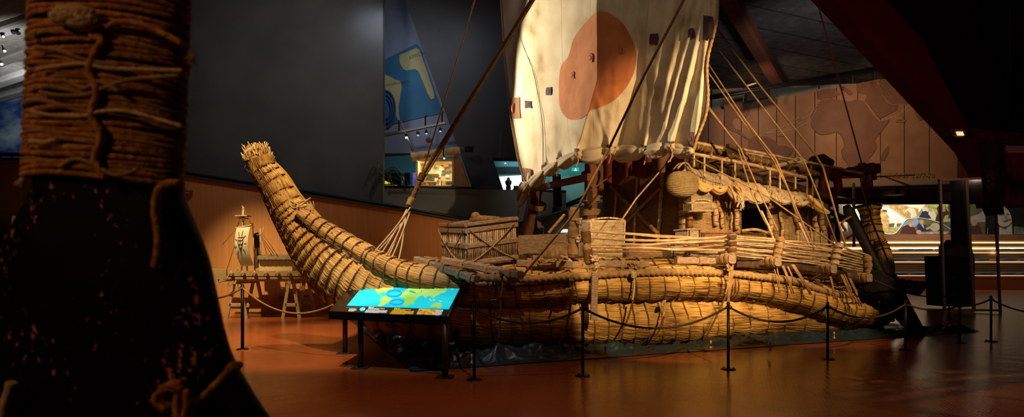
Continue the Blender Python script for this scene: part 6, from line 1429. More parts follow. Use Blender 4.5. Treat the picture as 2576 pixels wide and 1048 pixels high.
for pts in ([(605, 602), (607, 599), (609, 602), (611, 599), (613, 602), (615, 599), (617, 601), (615, 604), (613, 605), (611, 603), (609, 605), (607, 603)], [(606.5, 609), (610, 608), (610, 614), (607.5, 615)], [(612.5, 608), (616, 607.5), (615.5, 614), (612.5, 614)], [(610, 619), (612, 618), (614, 620), (612, 625)]): em(pts, 'raft_sail', .03)
mb = MB()
for k in range(9):
    t = k*.7; mb.tube([msf(611+9*math.cos(t), 612+20*math.sin(t), .02), msf(611+15*math.cos(t), 612+32*math.sin(t), .02)], .007, 4)
obj('sail_emblem', mb, 'emblem', ms)
mb = MB()
def hx(x0, y0, x1, y1, n0, n1): a, b = mr.p(x0, y1, -n0), mr.p(x1, y0, -n0); mb.box(((a.x+b.x)/2, MY+(n0+n1)/2, (a.z+b.z)/2), (b.x-a.x, n1-n0, b.z-a.z))
hx(651, 652, 735, 681, .3, 1.2); obj('hut', mb, 'raft_hut', raft, 'plaited cane hut')
mb = MB(); mb.grid(lambda a, b: mr.p(648+a*90, 653-11*math.sin(math.pi*b)-(.6*math.sin(a*40)), -(.2+b*1.1)), 40, 10); obj('hut_roof', mb, mat('hutroof', (.07, .045, .025), (.18, .12, .07), 22, .9, .6), raft, 'dark leaf roof', solid=.05)
mb = MB()
for (p, q, r) in (((656, 681), (655, 575), .03), ((656, 600), (664, 570), .02), ((641, 681), (636, 561), .025), ((645, 590), (664, 592), .02), ((698, 650), (698, 632), .02), ((712, 641), (750, 641), .012), ((596, 681), (600, 673), .02)): mb.tube([mr.p(*p, -.8), mr.p(*q, -.8)], r*.6, 6)
obj('spar', mb, 'raft_wood', raft)
mb = MB()
for (p, q) in (((612, 522), (597, 570)), ((612, 522), (634, 566)), ((612, 545), (596, 570)), ((613, 545), (625, 640)), ((637, 565), (690, 640)), ((655, 578), (700, 645)), ((596, 572), (560, 615)), ((613, 546), (570, 680)), ((656, 590), (672, 640)), ((650, 585), (684, 642))): mb.tube([mr.p(*p, -.4), mr.p(*q, -.4)], .008, 4)
obj('rigging', mb, 'rope_dark', raft)
mb = MB(); mb.grid(lambda a, b: mr.p(636+a*16+b*4, 588+b*88-a*5, -1.0), 6, 8); obj('rear_sail', mb, 'wood_dark', raft, 'dark screen behind the mast')
mb = MB(); mb.poly([mr.p(*c, .1) for c in ((567, 718), (573, 713), (582, 715), (578, 721))], V((0, .02, 0))); mb.poly([mr.p(*c, .1) for c in ((753, 720), (765, 717), (768, 728), (754, 731))], V((0, .02, 0))); mb.tube(crv([mr.p(574, 714, .1), mr.p(578, 708, .1), mr.p(583, 700, .1)], 8), .01, 5); mb.tube([mr.p(755, 718, .1), mr.p(758, 706, .1)], .01, 5); obj('hanging_tag', mb, 'raft_wood', raft)
def trestle(xa, xb, lab):
    b0 = PZ(xa, 805); r_ = thing('trestle', lab, 'trestle', b0, 'trestles under the model raft')
    ztop = mr.p(600, 706).z
    for (dy) in (0, 1.2):
        for s in (-1, 1):
            x = (xa+xb)/2; c = V(((x-CX)/F*MY, MY+.05+dy, ztop)); f = V((c.x+s*(xb-xa)/2/F*MY, c.y, 0)); mb = MB(); mb.bar(f, c+V((s*.06, 0, 0)), .10, .05, up=(0, 1, 0)); obj('leg', mb, mat('trestle_wood', (.36, .26, .13), (.46, .34, .19), 6, .6), r_)
        mb = MB(); z = ztop*.36; w = (xb-xa)/2/F*MY*.68; x = (xa+xb)/2; X = (x-CX)/F*MY; mb.bar(V((X-w, MY+.05+dy, z)), V((X+w, MY+.05+dy, z)), .05, .10); obj('stretcher', mb, 'trestle_wood', r_)
    mb = MB(); mb.bar(V((X, MY-.1, ztop-.04)), V((X, MY+1.4, ztop-.04)), .10, .10); obj('top_beam', mb, 'trestle_wood', r_)
trestle(568, 618, 'light wooden trestle under the bow of the model raft'); trestle(710, 752, 'light wooden trestle under the stern of the model raft')
# pipe, bracket and items on the wall
mb = MB(); q = [rw.p(x, y, .15) for x, y in ((700, 748), (760, 743), (828, 735), (833, 738), (836, 746), (836, 776))]; mb.tube(q, .055, 10); obj('wall_pipe', mb, mat('pipe', (.30, .15, .07), None, rough=.5), None, 'bent brown pipe low on the red wall behind the model raft', None, 'pipe')
mb = MB(); mb.tube([rw.p(455, 478, .1), rw.p(485, 482, .1)], .03, 6); mb.tube([rw.p(483, 482, .1), rw.p(455, 516, .1)], .035, 6); mb.tube([rw.p(482, 478, .1), rw.p(482, 488, .1)], .03, 6); obj('wall_bracket', mb, mat('bracket', (.12, .04, .02), None), None, 'small metal bracket on the red wall right of the lashed shaft', None, 'bracket')
bx = VP(-200, 12, 200, 12)
tb_ = thing('side_table', 'dark cloth covered table at the far left behind the lashed shaft', 'table', PZ(0, 850))
mb = MB(); mb.poly([bx.p(-200, 584), bx.p(44, 584), bx.p(44, 590), bx.p(-200, 590)], V((0, .9, 0))); obj('table_top', mb, 'black_metal', tb_)
mb = MB(); mb.grid(lambda a, b: bx.p(-190+a*228, 590+b*255, .02*math.sin(a*60)), 80, 4); obj('cloth_skirt', mb, mat('skirt', (.06, .012, .010), (.09, .02, .015), 3, .9), tb_, solid=.01)
cbx = thing('plastic_box', 'clear plastic box with a lid on a red-brown shelf block at the far left', 'box', bx.p(8, 558, -.3))
mb = MB(); mb.poly([bx.p(-40, 558, -.3), bx.p(28, 558, -.3), bx.p(30, 546, -.3), bx.p(-40, 546, -.3)], V((0, .3, 0))); obj('body', mb, mat('plastic', (.35, .33, .33), (.55, .55, .55), 14, .2), cbx)
mb = MB(); mb.poly([bx.p(-41, 546, -.28), bx.p(31, 546, -.28), bx.p(31, 542.5, -.28), bx.p(-41, 542.5, -.28)], V((0, .34, 0))); obj('lid', mb, mat('plastic_lid', (.65, .65, .66), None, rough=.3), cbx)
mb = MB(); mb.poly([bx.p(-60, 584, -.25), bx.p(30, 584, -.25), bx.p(30, 558, -.25), bx.p(-60, 558, -.25)], V((0, .5, 0))); obj('shelf_block', mb, 'red_wall', None, 'red-brown block on the far left table under the plastic box', None, 'block')
# ================================================================ lashed shaft in the foreground
FY = 1.02
sh = thing('lashed_oar', 'huge out-of-focus black oar blade with rope lashed round its neck, filling the left foreground', 'oar', P(280, 1048, FY))
rows = [(-620, 110, 450), (-40, 112, 455), (470, 100, 452), (500, 84, 458), (540, 60, 476), (600, 28, 500), (660, 4, 522), (740, -14, 540), (820, -36, 556), (880, -56, 574), (915, -70, 590), (945, -84, 606), (1000, -105, 640), (1048, -128, 672), (1200, -190, 760), (1600, -330, 900), (2200, -430, 980), (2768, -440, 990)]
mb = MB()
def shf(a, b):
    y = -620+b*(2768+620); xl = np.interp(y, [r[0] for r in rows], [r[1] for r in rows]); xr = np.interp(y, [r[0] for r in rows], [r[2] for r in rows])
    t = 2*math.pi*a; w = (xr-xl)/2; ce = lambda v, k: math.copysign(abs(v)**k, v)
    p = P((xl+xr)/2+w*ce(math.cos(t), .8), y, FY+.06); return p+V((0, .055*ce(math.sin(t), .7)+.003*mnoise.noise(p*14), 0))
mb.grid(shf, 64, 300, uvs=lambda a, b: (a, b*3.4))
def worn():
    m, nt, b = _nt('worn_black'); N = nt.nodes; L = nt.links
    tc = N.new('ShaderNodeTexCoord'); mp = N.new('ShaderNodeMapping'); mp.inputs['Scale'].default_value = (1, 1, .7); L.new(tc.outputs['Object'], mp.inputs[0])
    a = N.new('ShaderNodeTexNoise'); a.inputs['Scale'].default_value = 80; a.inputs['Detail'].default_value = 3; a.inputs['Roughness'].default_value = .6
    c = N.new('ShaderNodeTexNoise'); c.inputs['Scale'].default_value = 9; c.inputs['Detail'].default_value = 2
    L.new(mp.outputs[0], a.inputs['Vector']); L.new(mp.outputs[0], c.inputs['Vector'])
    s = N.new('ShaderNodeMath'); s.operation = 'MULTIPLY_ADD'; s.inputs[1].default_value = .55; L.new(c.outputs['Fac'], s.inputs[0]); L.new(a.outputs['Fac'], s.inputs[2])
    r = N.new('ShaderNodeValToRGB'); L.new(s.outputs[0], r.inputs[0]); e = r.color_ramp.elements
    e[0].position = .965; e[0].color = (.0025, .0018, .0015, 1); e[1].position = 1.0; e[1].color = (.60, .20, .06, 1)
    L.new(r.outputs[0], b.inputs['Base Color']); b.inputs['Roughness'].default_value = .6; b.inputs['Specular IOR Level'].default_value = .12; MATS['worn_black'] = m
worn()
obj('blade', mb, 'worn_black', sh, 'flaring black blade with worn orange specks')
lash = MB(); rg = random.Random(17)
def coil(y, r, sl, m, wob=4, w0=280, half=188, parent=sh, nm='rope_coil'):
    pts = []; ph0 = rg.uniform(0, 6)
    for k in range(61):
        t = 2*math.pi*k/60; c = w0-(y/470)*18
        x = c+half*math.cos(t)*(1+.004*math.sin(y)); yy = y+sl*math.cos(t)+wob*math.sin(t*2+ph0)+wob*.4*math.sin(t*5+ph0)
        pts.append(P(x, yy, FY+.06)+V((0, .072*math.sin(t) if True else 0, 0)))
    mb = MB(); mb.tube(resample(pts, .0035, 900), r, 8, cap=False, rfun=lambda a, L: .78+.34*abs(math.cos(1.5*(a-2*math.pi*L/(r*8))))); return obj(nm, mb, m, parent)
y = -400
while y < 468:
    coil(y, rg.uniform(.0042, .0058), rg.uniform(3, 15), 'rope_lash', rg.uniform(1, 5)); y += rg.uniform(14, 18)
for y in (8, 62, 108, 128, 160, 188, 206, 232, 262, 285, 300, 335, 360, 392, 425): coil(y, rg.uniform(.003, .0045), rg.uniform(8, 26), 'rope', rg.uniform(5, 10), half=192)
def fore(pts, r, m, nm='rope_strand', lab=None, d=.02):
    q = crv([P(x, y, FY-d) for x, y in pts], 40); mb = MB(); mb.rope(q, r, n=10); return obj(nm, mb, m, sh, lab)
fore([(455, 460), (420, 462), (398, 480), (390, 530), (398, 590), (396, 640), (388, 672)], .0075, 'rope_lash', 'hanging_rope', 'rope end hanging below the lashing', -.0)
mb = MB(); mb.ell(P(185, 40, FY-.03), .042, .02, .018, 22, 12, lambda d: 1+.3*mnoise.noise(d*4)); mb.ell(P(210, 55, FY-.03), .03, .018, .016, 18, 10, lambda d: 1+.3*mnoise.noise(d*5)); obj('frayed_knot', mb, mat('frayed', (.50, .36, .20), (.72, .55, .33), 120, .95, .8), sh, 'pale frayed knot')
def fray(x, y, n, L_, dx, dy, m='frayed'):
    mb = MB()
    for k in range(n):
        p = P(x, y, FY-.01); d = V((dx+rg.uniform(-.4, .4), rg.uniform(-.3, .1), dy+rg.uniform(-.4, .4)))*L_*rg.uniform(.4, 1)
        mb.tube(crv([p, p+d*.5+V((0, 0, rg.uniform(-.004, .004))), p+d], 8), .0011, 4)
    obj('frayed_fibres', mb, m, sh)
fray(62, 450, 70, .02, -.5, -.5); fray(90, 80, 60, .02, -.4, -.6); fray(474, 130, 60, .024, .3, -1, 'rope_lash'); fray(265, 95, 60, .02, .6, .4, 'rope_lash'); fray(150, 30, 90, .02, 0, .3); fray(75, 360, 40, .012, -.6, -.2)
for (pts, r, m) in (([(100, 232), (150, 240), (215, 238), (260, 222), (330, 200), (450, 190)], .004, 'rope'), ([(95, 175), (140, 168), (210, 160), (280, 172), (460, 178)], .004, 'rope_pale'), ([(80, 280), (130, 290), (210, 292), (260, 280), (330, 282), (460, 318)], .0038, 'rope_pale'),
        ([(78, 355), (110, 358), (145, 352)], .005, 'rope_pale'), ([(90, 118), (150, 128), (215, 150), (300, 165)], .004, 'rope'), ([(230, 90), (260, 100), (240, 130), (225, 180), (245, 230), (230, 290), (255, 340), (240, 400), (265, 450)], .007, 'rope_lash'), ([(160, 200), (210, 222), (250, 205), (300, 230)], .004, 'rope'), ([(250, 80), (310, 55), (380, 70), (460, 110)], .006, 'rope_lash'), ([(150, 420), (200, 400), (290, 440), (350, 425)], .004, 'rope')):
    fore(pts, r, m)
# knot and rope low on the blade
mb = MB(); c = P(435, 1000, FY-.03)
for k in range(6):
    mb.rope([c+V((.024*math.cos(t)*(1-.1*k)+.004*k, -.012*math.sin(t*.5+k), .026*math.sin(t)*(.7+.1*k)+.006*math.sin(k))) for t in np.linspace(k*.5, 4.6+k*.5, 20)], .0065, n=9)
obj('knot', mb, 'rope_lash', sh, 'round rope knot on the blade')
fore([(432, 985), (438, 960), (430, 940)], .006, 'rope_lash'); fore([(470, 1046), (500, 1010), (545, 965), (590, 918)], .0072, 'rope_lash', 'blade_rope', 'taut rope running to the blade edge'); fore([(438, 1020), (455, 1048), (480, 1080)], .007, 'rope_lash')
fore([(2, 1075), (12, 1020), (30, 960)], .0085, 'rope_pale', 'blade_rope', 'pale rope at the lower left edge')
mb = MB(); mb.ell(P(590, 922, FY), .009, .03, .01, 12, 8); obj('rope_notch', mb, 'rope_lash', sh)
# ================================================================ gallery kiosk
KY = 19.85
kv = VP(1000, KY, 1200, KY)
def c11(x, y): return (960+x/6.9875, 340+y/6.9875)
def kbox(mb, x0, y0, x1, y1, n0, n1): a, b = kv.p(*c11(x0, y1)), kv.p(*c11(x1, y0)); mb.box(((a.x+b.x)/2, KY+(n0+n1)/2, (a.z+b.z)/2), (b.x-a.x, abs(n1-n0), b.z-a.z)); return mb
kio = thing('souvenir_kiosk', 'lit glass-fronted souvenir kiosk with a carved log along its top, up on the gallery', 'kiosk', kv.p(*c11(900, 935)))
mat('log_wood', (.42, .26, .12), (.60, .42, .22), 5, .6, .3); mat('kiosk_wood', (.30, .15, .06), (.42, .23, .10), 4, .6, .2, stretch=(4, 1, .5)); mat('kiosk_back', (.55, .47, .30), (.68, .60, .42), 3, .8); mat('kiosk_frame', (.55, .47, .30), None)
mb = MB(); q = [kv.p(*c11(x, y), .1) for x, y in ((520, 385), (700, 360), (1000, 320), (1385, 272))]; mb.tube(crv(q, 30), [.15+.008*math.sin(i*.8) for i in range(30)], 20); lg_ = obj('roof_log', mb, 'log_wood', kio, 'pale log along the top')
mb = MB()
for i, x in enumerate((755, 775, 800, 820, 845, 910, 930, 955, 975)): 
    y = 372-(x-755)*.09; mb.tube([kv.p(*c11(x+15, y-25+8*(i % 2)), .34), kv.p(*c11(x-6+18*(i % 2), y+22), .34)], .012, 5)
obj('carved_marks', mb, 'black_paint', lg_)
mb = MB(); mb.tube([kv.p(*c11(1110+25*math.cos(t), 300+90*math.sin(t)), .25) for t in np.linspace(1.2, 4.6, 14)], .02, 6); obj('dark_strap', mb, 'black_metal', lg_)
mb = MB(); kbox(mb, 640, 440, 1240, 900, 1.0, 1.05); obj('back_wall', mb, 'kiosk_back', kio)
mb = MB(); kbox(mb, 600, 460, 635, 900, 0, 1.05); kbox(mb, 1235, 375, 1272, 900, 0, 1.05); kbox(mb, 600, 880, 1275, 930, 0, 1.05); kbox(mb, 600, 400, 1275, 440, .2, 1.05); obj('frame', mb, 'kiosk_frame', kio)
mb = MB(); mb.poly([kv.p(*c11(x, y), .02) for x, y in ((1275, 900), (1545, 900), (1360, 365), (1275, 375))], V((0, .9, 0))); obj('side_panel', mb, 'kiosk_wood', kio, 'brown wooden side panel')
mb = MB(); kbox(mb, 1275, 375, 1300, 905, -.03, .05); obj('panel_edge', mb, 'kiosk_wood', kio)
for y in (625, 770): mb = MB(); kbox(mb, 680, y-4, 955, y+6, .5, 1.0); obj('shelf', mb, 'kiosk_frame', kio)
kp = {'r': mat('it_red', (.55, .14, .07), (.7, .3, .15), 9), 'y': mat('it_yel', (.80, .62, .08), (.85, .72, .25), 9), 'w': mat('it_white', (.72, .66, .55), (.85, .8, .7), 9), 'b': mat('it_blue', (.10, .22, .32), (.2, .35, .45), 9), 'd': mat('it_dark', (.06, .05, .05), (.25, .22, .18), 14), 'c': mat('it_copper', (.42, .16, .06), (.55, .25, .1), 12)}
colr = {'r': 'red', 'y': 'yellow', 'w': 'white', 'b': 'blue', 'd': 'dark patterned', 'c': 'copper-brown'}
cards = [(955, 470, 1030, 560, 'y', .2), (1030, 430, 1080, 480, 'b', -.2), (1045, 500, 1100, 545, 'd', .1), (1010, 545, 1105, 630, 'w', .35), (920, 545, 965, 590, 'b', .2), (1060, 620, 1120, 690, 'd', .4), (1115, 620, 1190, 690, 'd', .2), (960, 630, 1050, 730, 'w', .3), (1120, 690, 1190, 740, 'w', .2), (1190, 620, 1220, 650, 'd', 0), (1150, 440, 1200, 480, 'w', .1), (870, 430, 925, 480, 'w', .1), (985, 470, 1010, 500, 'w', 0)]
pos = ['at top centre', 'above the white cards', 'beside the copper vase', 'under the yellow card', 'left of the yellow card', 'above the book stack', 'above the bottle rack', 'low at centre', 'just above the bottle rack', 'at the right edge', 'at the upper right', 'at the upper left', 'left of the small blue card']
for i, (x0, y0, x1, y1, m, r) in enumerate(cards):
    cx_, cy_, w, h = (x0+x1)/2, (y0+y1)/2, (x1-x0)/2, (y1-y0)/2; mb = MB()
    mb.poly([kv.p(*c11(cx_+dx*w*math.cos(r)-dy*h*math.sin(r), cy_+dx*w*math.sin(r)+dy*h*math.cos(r)), -.93) for dx, dy in ((-1, 1), (1, 1), (1, -1), (-1, -1))], V((0, .02, 0)))
    obj('postcard', mb, kp[m], None, '%s card pinned on the kiosk back wall %s' % (colr[m], pos[i]), None, 'postcard', 'cards pinned inside the kiosk')
for (x0, y0, x1, y1, m, l, nm) in ((935, 740, 1035, 870, 'w', 'large white book with a red figure standing at the bottom of the kiosk window', 'book'), (1022, 768, 1088, 868, 'y', 'yellow booklet beside the large white book in the kiosk window', 'booklet'), (890, 700, 950, 765, 'w', 'white framed card on the lower kiosk shelf', 'framed_card')):
    mb = MB(); kbox(mb, x0, y0, x1, y1, .4, .45) if nm != 'framed_card' else kbox(mb, x0, y0, x1, y1, .6, .64)
    o_ = obj(nm, mb, kp[m], None, l, None, 'book' if nm != 'framed_card' else 'card')
    if nm == 'book': mb = MB(); mb.poly([kv.p(*c11(x, y), -.395) for x, y in ((965, 850), (1005, 855), (1015, 800), (990, 780), (965, 815))], V((0, .01, 0))); obj('cover_figure', mb, kp['c'], o_)
def statu(x, yb, h, m, l, nm='figurine', r=.05):
    mb = MB(); c = kv.p(*c11(x, yb), -.75); H = h/6.9875/F*KY; mb.lathe(c, [(r*.7, 0), (r, H*.25), (r*.75, H*.55), (r*.4, H*.68), (r*.55, H*.82), (r*.3, H*.97), (.001, H)], 10); obj(nm, mb, kp[m], None, l, None, 'figurine')
for i, (x, h, m) in enumerate(((700, 75, 'c'), (722, 55, 'r'), (745, 90, 'c'), (768, 60, 'r'))): statu(x, 620, h, m, '%s brown figurine on the upper kiosk shelf' % ('leftmost', 'second from left', 'tall third', 'rightmost')[i], r=.035)
for i, (x, h, m) in enumerate(((700, 95, 'c'), (740, 90, 'c'), (835, 60, 'b'), (868, 80, 'b'))): statu(x, 766, h, m, '%s figurine on the lower kiosk shelf' % ('leftmost brown', 'second brown', 'small blue', 'rightmost blue')[i], r=.04)
statu(800, 880, 60, 'y', 'squat yellow pot on the kiosk floor', 'pot', .075); statu(870, 880, 70, 'c', 'brown pot on the kiosk floor beside the yellow one', 'pot', .07)
mb = MB(); mb.tube([kv.p(*c11(1105, 425), -.8), kv.p(*c11(1145, 560), -.8)], [.08, .12], 14); obj('copper_vase', mb, kp['c'], None, 'leaning copper-brown vase at the upper right in the kiosk window', None, 'vase')
rk = thing('bottle_rack', 'white rack of tiny dark figures at the lower right of the kiosk window', 'rack', kv.p(*c11(1160, 860), -.5))
mb = MB(); kbox(mb, 1092, 765, 1228, 850, .5, .53); obj('rack', mb, 'it_white', rk)
for k in range(9):
    for j in range(2): mb = MB(); kbox(mb, 1098+k*14, 772+j*32, 1106+k*14, 798+j*32, .44, .5); obj('figure', mb, 'it_dark', rk)
area('kiosk_lamp', kv.p(*c11(940, 480), -.5), kv.p(*c11(940, 800), -.6), 75, (1, .80, .45), 1.8, .5)
mb = MB(); 
for x in (880, 1100): mb.ell(kv.p(*c11(x, 437 if x == 880 else 405), -.5), .03, .03, .03, 10, 6)
obj('bulb', mb, mat('bulb', (1, .9, .7), None, emis=6), kio)
mb = MB(); mb.tube([pw.p(968, 468, .2), pw.p(1192, 472, .2)], .035, 8)
for x in range(972, 1190, 44): mb.bar(pw.p(x, 468, .2), pw.p(x, 474, .2), .03, .03)
obj('handrail', mb, 'steel_dark', None, 'thin dark handrail in front of the gallery kiosk', None, 'handrail')
sp2 = thing('loudspeaker', 'small black loudspeaker on a rod at the edge of the slanted wall', 'speaker', dw.p(1183, 376, .3))
mb = MB(); mb.box(dw.p(1180, 375, .5), (.30, .25, .17)); obj('cabinet', mb, 'black_metal', sp2); mb = MB(); mb.tube([dw.p(1155, 371, .5), dw.p(1172, 373, .5)], .015, 6); obj('rod', mb, 'grey_metal', sp2); mb = MB(); mb.tube([dw.p(1183, 376, .62), dw.p(1183, 376, .66)], .05, 12); obj('cone', mb, 'steel_dark', sp2)
nut = thing('hanging_coconut', 'round fibrous coconut hanging above the kiosk log', 'coconut', kv.p(1078.5, 352, -.4)); mb = MB(); mb.ell(kv.p(1078.5, 352, -.4), .11, .11, .11, 16, 12, lambda d: 1+.08*mnoise.noise(d*5)); obj('shell', mb, mat('coco', (.10, .045, .02), (.24, .12, .05), 30, .9, .6), nut)
mb = MB(); mb.tube([kv.p(1080, 345, -.4), kv.p(1084, 326, -.4)], .008, 4); obj('cord', mb, 'rope_dark', nut)
# gallery lighting track
gt = VP(960, 21.3, 1130, 21.0)
trk = thing('lighting_track', 'long metal lighting track with small lamps in front of the gallery mural', 'lighting track', gt.p(1040, 325))
mb = MB(); mb.bar(gt.p(955, 343), gt.p(1121, 309), .10, .10); mb.bar(gt.p(955, 339), gt.p(1121, 306), .04, .04); obj('rail', mb, mat('track_grey', (.25, .22, .19), None, rough=.4, metal=.5), trk)
mb = MB()
for (x, y) in ((1004, 306), (1070, 292), (1112, 281)): mb.bar(gt.p(x, y), gt.p(x, 340-(x-960)*.2), .05, .05); mb.bar(gt.p(x-1, y), gt.p(x+4, y-1), .05, .05)
obj('hanger', mb, 'steel_dark', trk)
for i, (x, y) in enumerate(((1022, 337), (1051, 331), (1072, 327), (1107, 321))):
    mb = MB(); c = gt.p(x, y, .1); mb.tube([c, c+V((.02, -.05, -.14))], [.04, .07], 12); l_ = obj('lamp_head', mb, 'black_metal', trk); mb = MB(); mb.ell(c+V((.02, -.06, -.15)), .05, .04, .03, 10, 6); obj('lens', mb, mat('lens_hot', (.85, .92, 1), None, emis=30) if i == 0 else mat('lens_dim', (.85, .9, 1), None, emis=.5), l_)
mb = MB(); mb.tube([gt.p(1007, 304), gt.p(1040, 380)], .04, 8); obj('strut', mb, 'track_grey', trk)
# palm in front of the far room
pal = thing('palm_plant', 'dark palm fronds hanging beside the tall grey wall', 'plant', pw.p(975, 470, -.2)); rg = random.Random(3)
for k in range(13):
    a = rg.uniform(-.6, 3.4); L_ = rg.uniform(.4, .95); base = pw.p(966, 428+rg.uniform(-6, 20), -.1)
    pts = crv([base, base+V((math.cos(a)*L_*.5, -.1, abs(math.sin(a))*.22)), base+V((math.cos(a)*L_*.9, -.2, abs(math.sin(a))*.1-.25)), base+V((math.cos(a)*L_, -.2, -.6*L_))], 14); mb = MB(); mb.tube(pts, .01, 5)
    for i in range(2, 14):
        for s in (-1, 1):
            d = (pts[i]-pts[i-1]).normalized(); e = pts[i]+d*.12+V((0, s*.12, -.10)); nrm = V((0, 0, .012)); mb.add([pts[i]+nrm, pts[i]-nrm, e, pts[i].lerp(e, .5)+nrm*1.5], [(0, 3, 2, 1)])
    obj('frond', mb, mat('leaf_dark', (.012, .025, .015), (.03, .05, .03), 9, .5), pal)
ye = thing('poster', 'black poster with bright yellow lettering-like shapes behind the palm', 'poster', cw.p(985, 466)); mb = MB(); rg = random.Random(6)
for k in range(9): x = 968+k*3.6; mb.poly([cw.p(x, 470, .5), cw.p(x+2.6, 470, .5), cw.p(x+1.6+rg.uniform(-1, 1), 465, .5), cw.p(x-.3, 465, .5)], V((0, .05, 0)))
for k in range(6): x = 968+k*2.3; mb.poly([cw.p(x, 462, .5), cw.p(x+1.5, 462, .5), cw.p(x+1, 454+k, .5), cw.p(x-.5, 454+k, .5)], V((0, .05, 0)))
obj('shapes', mb, mat('yel_lit', (.8, .62, .03), None, emis=.8), ye); mb = MB(); mb.poly([cw.p(964, 472, .35), cw.p(1005, 472, .35), cw.p(1005, 450, .35), cw.p(964, 450, .35)], V((0, .05, 0))); obj('backing', mb, 'soffit_black', ye)
cu_ = thing('patterned_banner', 'narrow black and white patterned banner at the turquoise doorway', 'banner', cw.p(1012, 470)); mb = MB(); mb.poly([cw.p(1009, 470, .6), cw.p(1017, 470, .6), cw.p(1017, 434, .6), cw.p(1009, 434, .6)], V((0, .05, 0))); obj('cloth', mb, mat('bwpat', (.01, .01, .01), (.8, .8, .8), 5, detail=1), cu_)
pu = thing('purple_screen', 'small purple lit screen left of the kiosk', 'screen', cw.p(1042, 460)); mb = MB(); mb.poly([cw.p(1038, 468, .5), cw.p(1046, 468, .5), cw.p(1046, 434, .5), cw.p(1038, 434, .5)], V((0, .05, 0))); obj('display', mb, mat('purple_lit', (.04, .02, .22), (.25, .2, .6), 2, emis=.6), pu)
# bright showcase with standing figure, exit sign, notice
sh2 = VP(1240, 26.25, 1560, 26.25)
shw = thing('lit_showcase', 'bright white lit wall panel behind the sail corner', 'light panel', sh2.p(1285, 480)); mb = MB(); mb.poly([sh2.p(1256, 481), sh2.p(1352, 481), sh2.p(1352, 438), sh2.p(1254, 444)], V((0, .1, 0))); obj('panel', mb, mat('white_lit', (.92, .95, .92), None, emis=1.05), shw)
slab('ceiling_teal', [(1225, 396), (1330, 403), (1330, 418), (1238, 418)], sh2, .2, 'plaster_cyan', 'turquoise ceiling edge above the bright panel', off=.4)
slab('trim_6', [(1238, 420), (1330, 424), (1330, 438), (1244, 438)], sh2, .1, 'concrete_black', 'dark fascia above the bright panel', off=.5)
sil = thing('carved_figure', 'small dark carved figure silhouetted against the bright white panel', 'statue', sh2.p(1279, 480, .6)); mb = MB(); mb.lathe(sh2.p(1279, 478, .7), [(.10, 0), (.12, .12), (.09, .2), (.14, .3), (.15, .42), (.07, .47), (.065, .55), (.001, .60)], 14); obj('body', mb, 'black_paint', sil)
mb = MB(); mb.box(sh2.p(1298, 474, .7), (.22, .1, .25)); obj('display_screen', mb, 'black_metal', None, 'small dark box beside the bright panel under the sail corner', None, 'box')
mb = MB(); mb.ell(sh2.p(1271, 411, .9), .05, .05, .04, 8, 6); obj('downlight', mb, 'lens_dim', None, 'tiny bright downlight in the turquoise ceiling', None, 'lamp')
ex = thing('exit_sign', 'green glowing exit sign on the turquoise wall between the mast legs', 'sign', sh2.p(1447, 428, .2)); mb = MB(); mb.poly([sh2.p(1438, 430, .3), sh2.p(1457, 430, .3), sh2.p(1457, 421, .3), sh2.p(1438, 421, .3)], V((0, .08, 0))); obj('sign_plate', mb, mat('exit_plate', (.03, .32, .22), None, emis=.35), ex)
mb = MB(); mb.ell(sh2.p(1448, 424.5, .36), .03, .02, .035, 8, 6); mb.bar(sh2.p(1448, 425, .35), sh2.p(1448, 428, .35), .04, .03); mb.bar(sh2.p(1448, 427, .35), sh2.p(1445, 429.5, .35), .02, .03); mb.bar(sh2.p(1448, 427, .35), sh2.p(1451, 429.5, .35), .02, .03); obj('running_figure', mb, mat('exit_glow', (.25, 1, .55), None, emis=2.5), ex)
point('exit_light', sh2.p(1448, 433, .6), 3, (.1, 1, .5), .05)
mb = MB(); mb.poly([sh2.p(1383, 458, .15), sh2.p(1401, 458, .15), sh2.p(1401, 445, .15), sh2.p(1383, 445, .15)], V((0, .04, 0))); obj('notice_board', mb, mat('notice', (.35, .42, .42), None), None, 'pale notice on the turquoise wall left of the exit sign', None, 'notice')
slab('wall_teal', [(1225, 400), (1640, 400), (1640, 600), (1225, 600)], VP(1240, 26.4, 1560, 26.4), .2, 'plaster_cyan', 'turquoise wall seen between the mast legs')
mb = MB(); tw_ = VP(1200, 19.6, 1600, 19.6); mb.poly([tw_.p(1410, 584), tw_.p(1428, 584), tw_.p(1428, 576), tw_.p(1410, 577)], V((0, .03, 0))); obj('light_slot', mb, mat('slot_lit', (1, .92, .8), None, emis=2), None, 'small bright rectangular light low on the taupe wall left of the mast', None, 'lamp')
# far left lamps on their track
lt = VP(-50, 20, 120, 20); ltr = thing('spotlight_track', 'steel track with spotlights hanging at the far left ceiling', 'lighting track', lt.p(20, 80))
mb = MB(); mb.bar(lt.p(-40, 135), lt.p(62, -50), .22, .14); obj('rail', mb, mat('steel_pale', (.20, .22, .24), None, rough=.4, metal=.5), ltr)
for (x, y, hot) in ((52, 32, 1), (60, 36, 1), (38, 50, 1), (50, 56, 1), (18, 60, 1), (30, 76, 0), (42, 78, 0), (5, 86, 1), (8, 122, 1), (0, 155, 1)):
    mb = MB(); c = lt.p(x, y, .2); mb.tube([c, c+V((.09, -.03, -.10))], [.05, .07], 10); mb.tube([c, c+V((-.05, 0, .12))], .02, 6); l_ = obj('lamp_head', mb, 'black_metal', ltr)
    if hot: mb = MB(); mb.ell(c+V((.10, -.05, -.11)), .045, .03, .04, 8, 6); obj('lens', mb, mat('lens_cold', (.75, .95, 1), None, emis=9), l_)
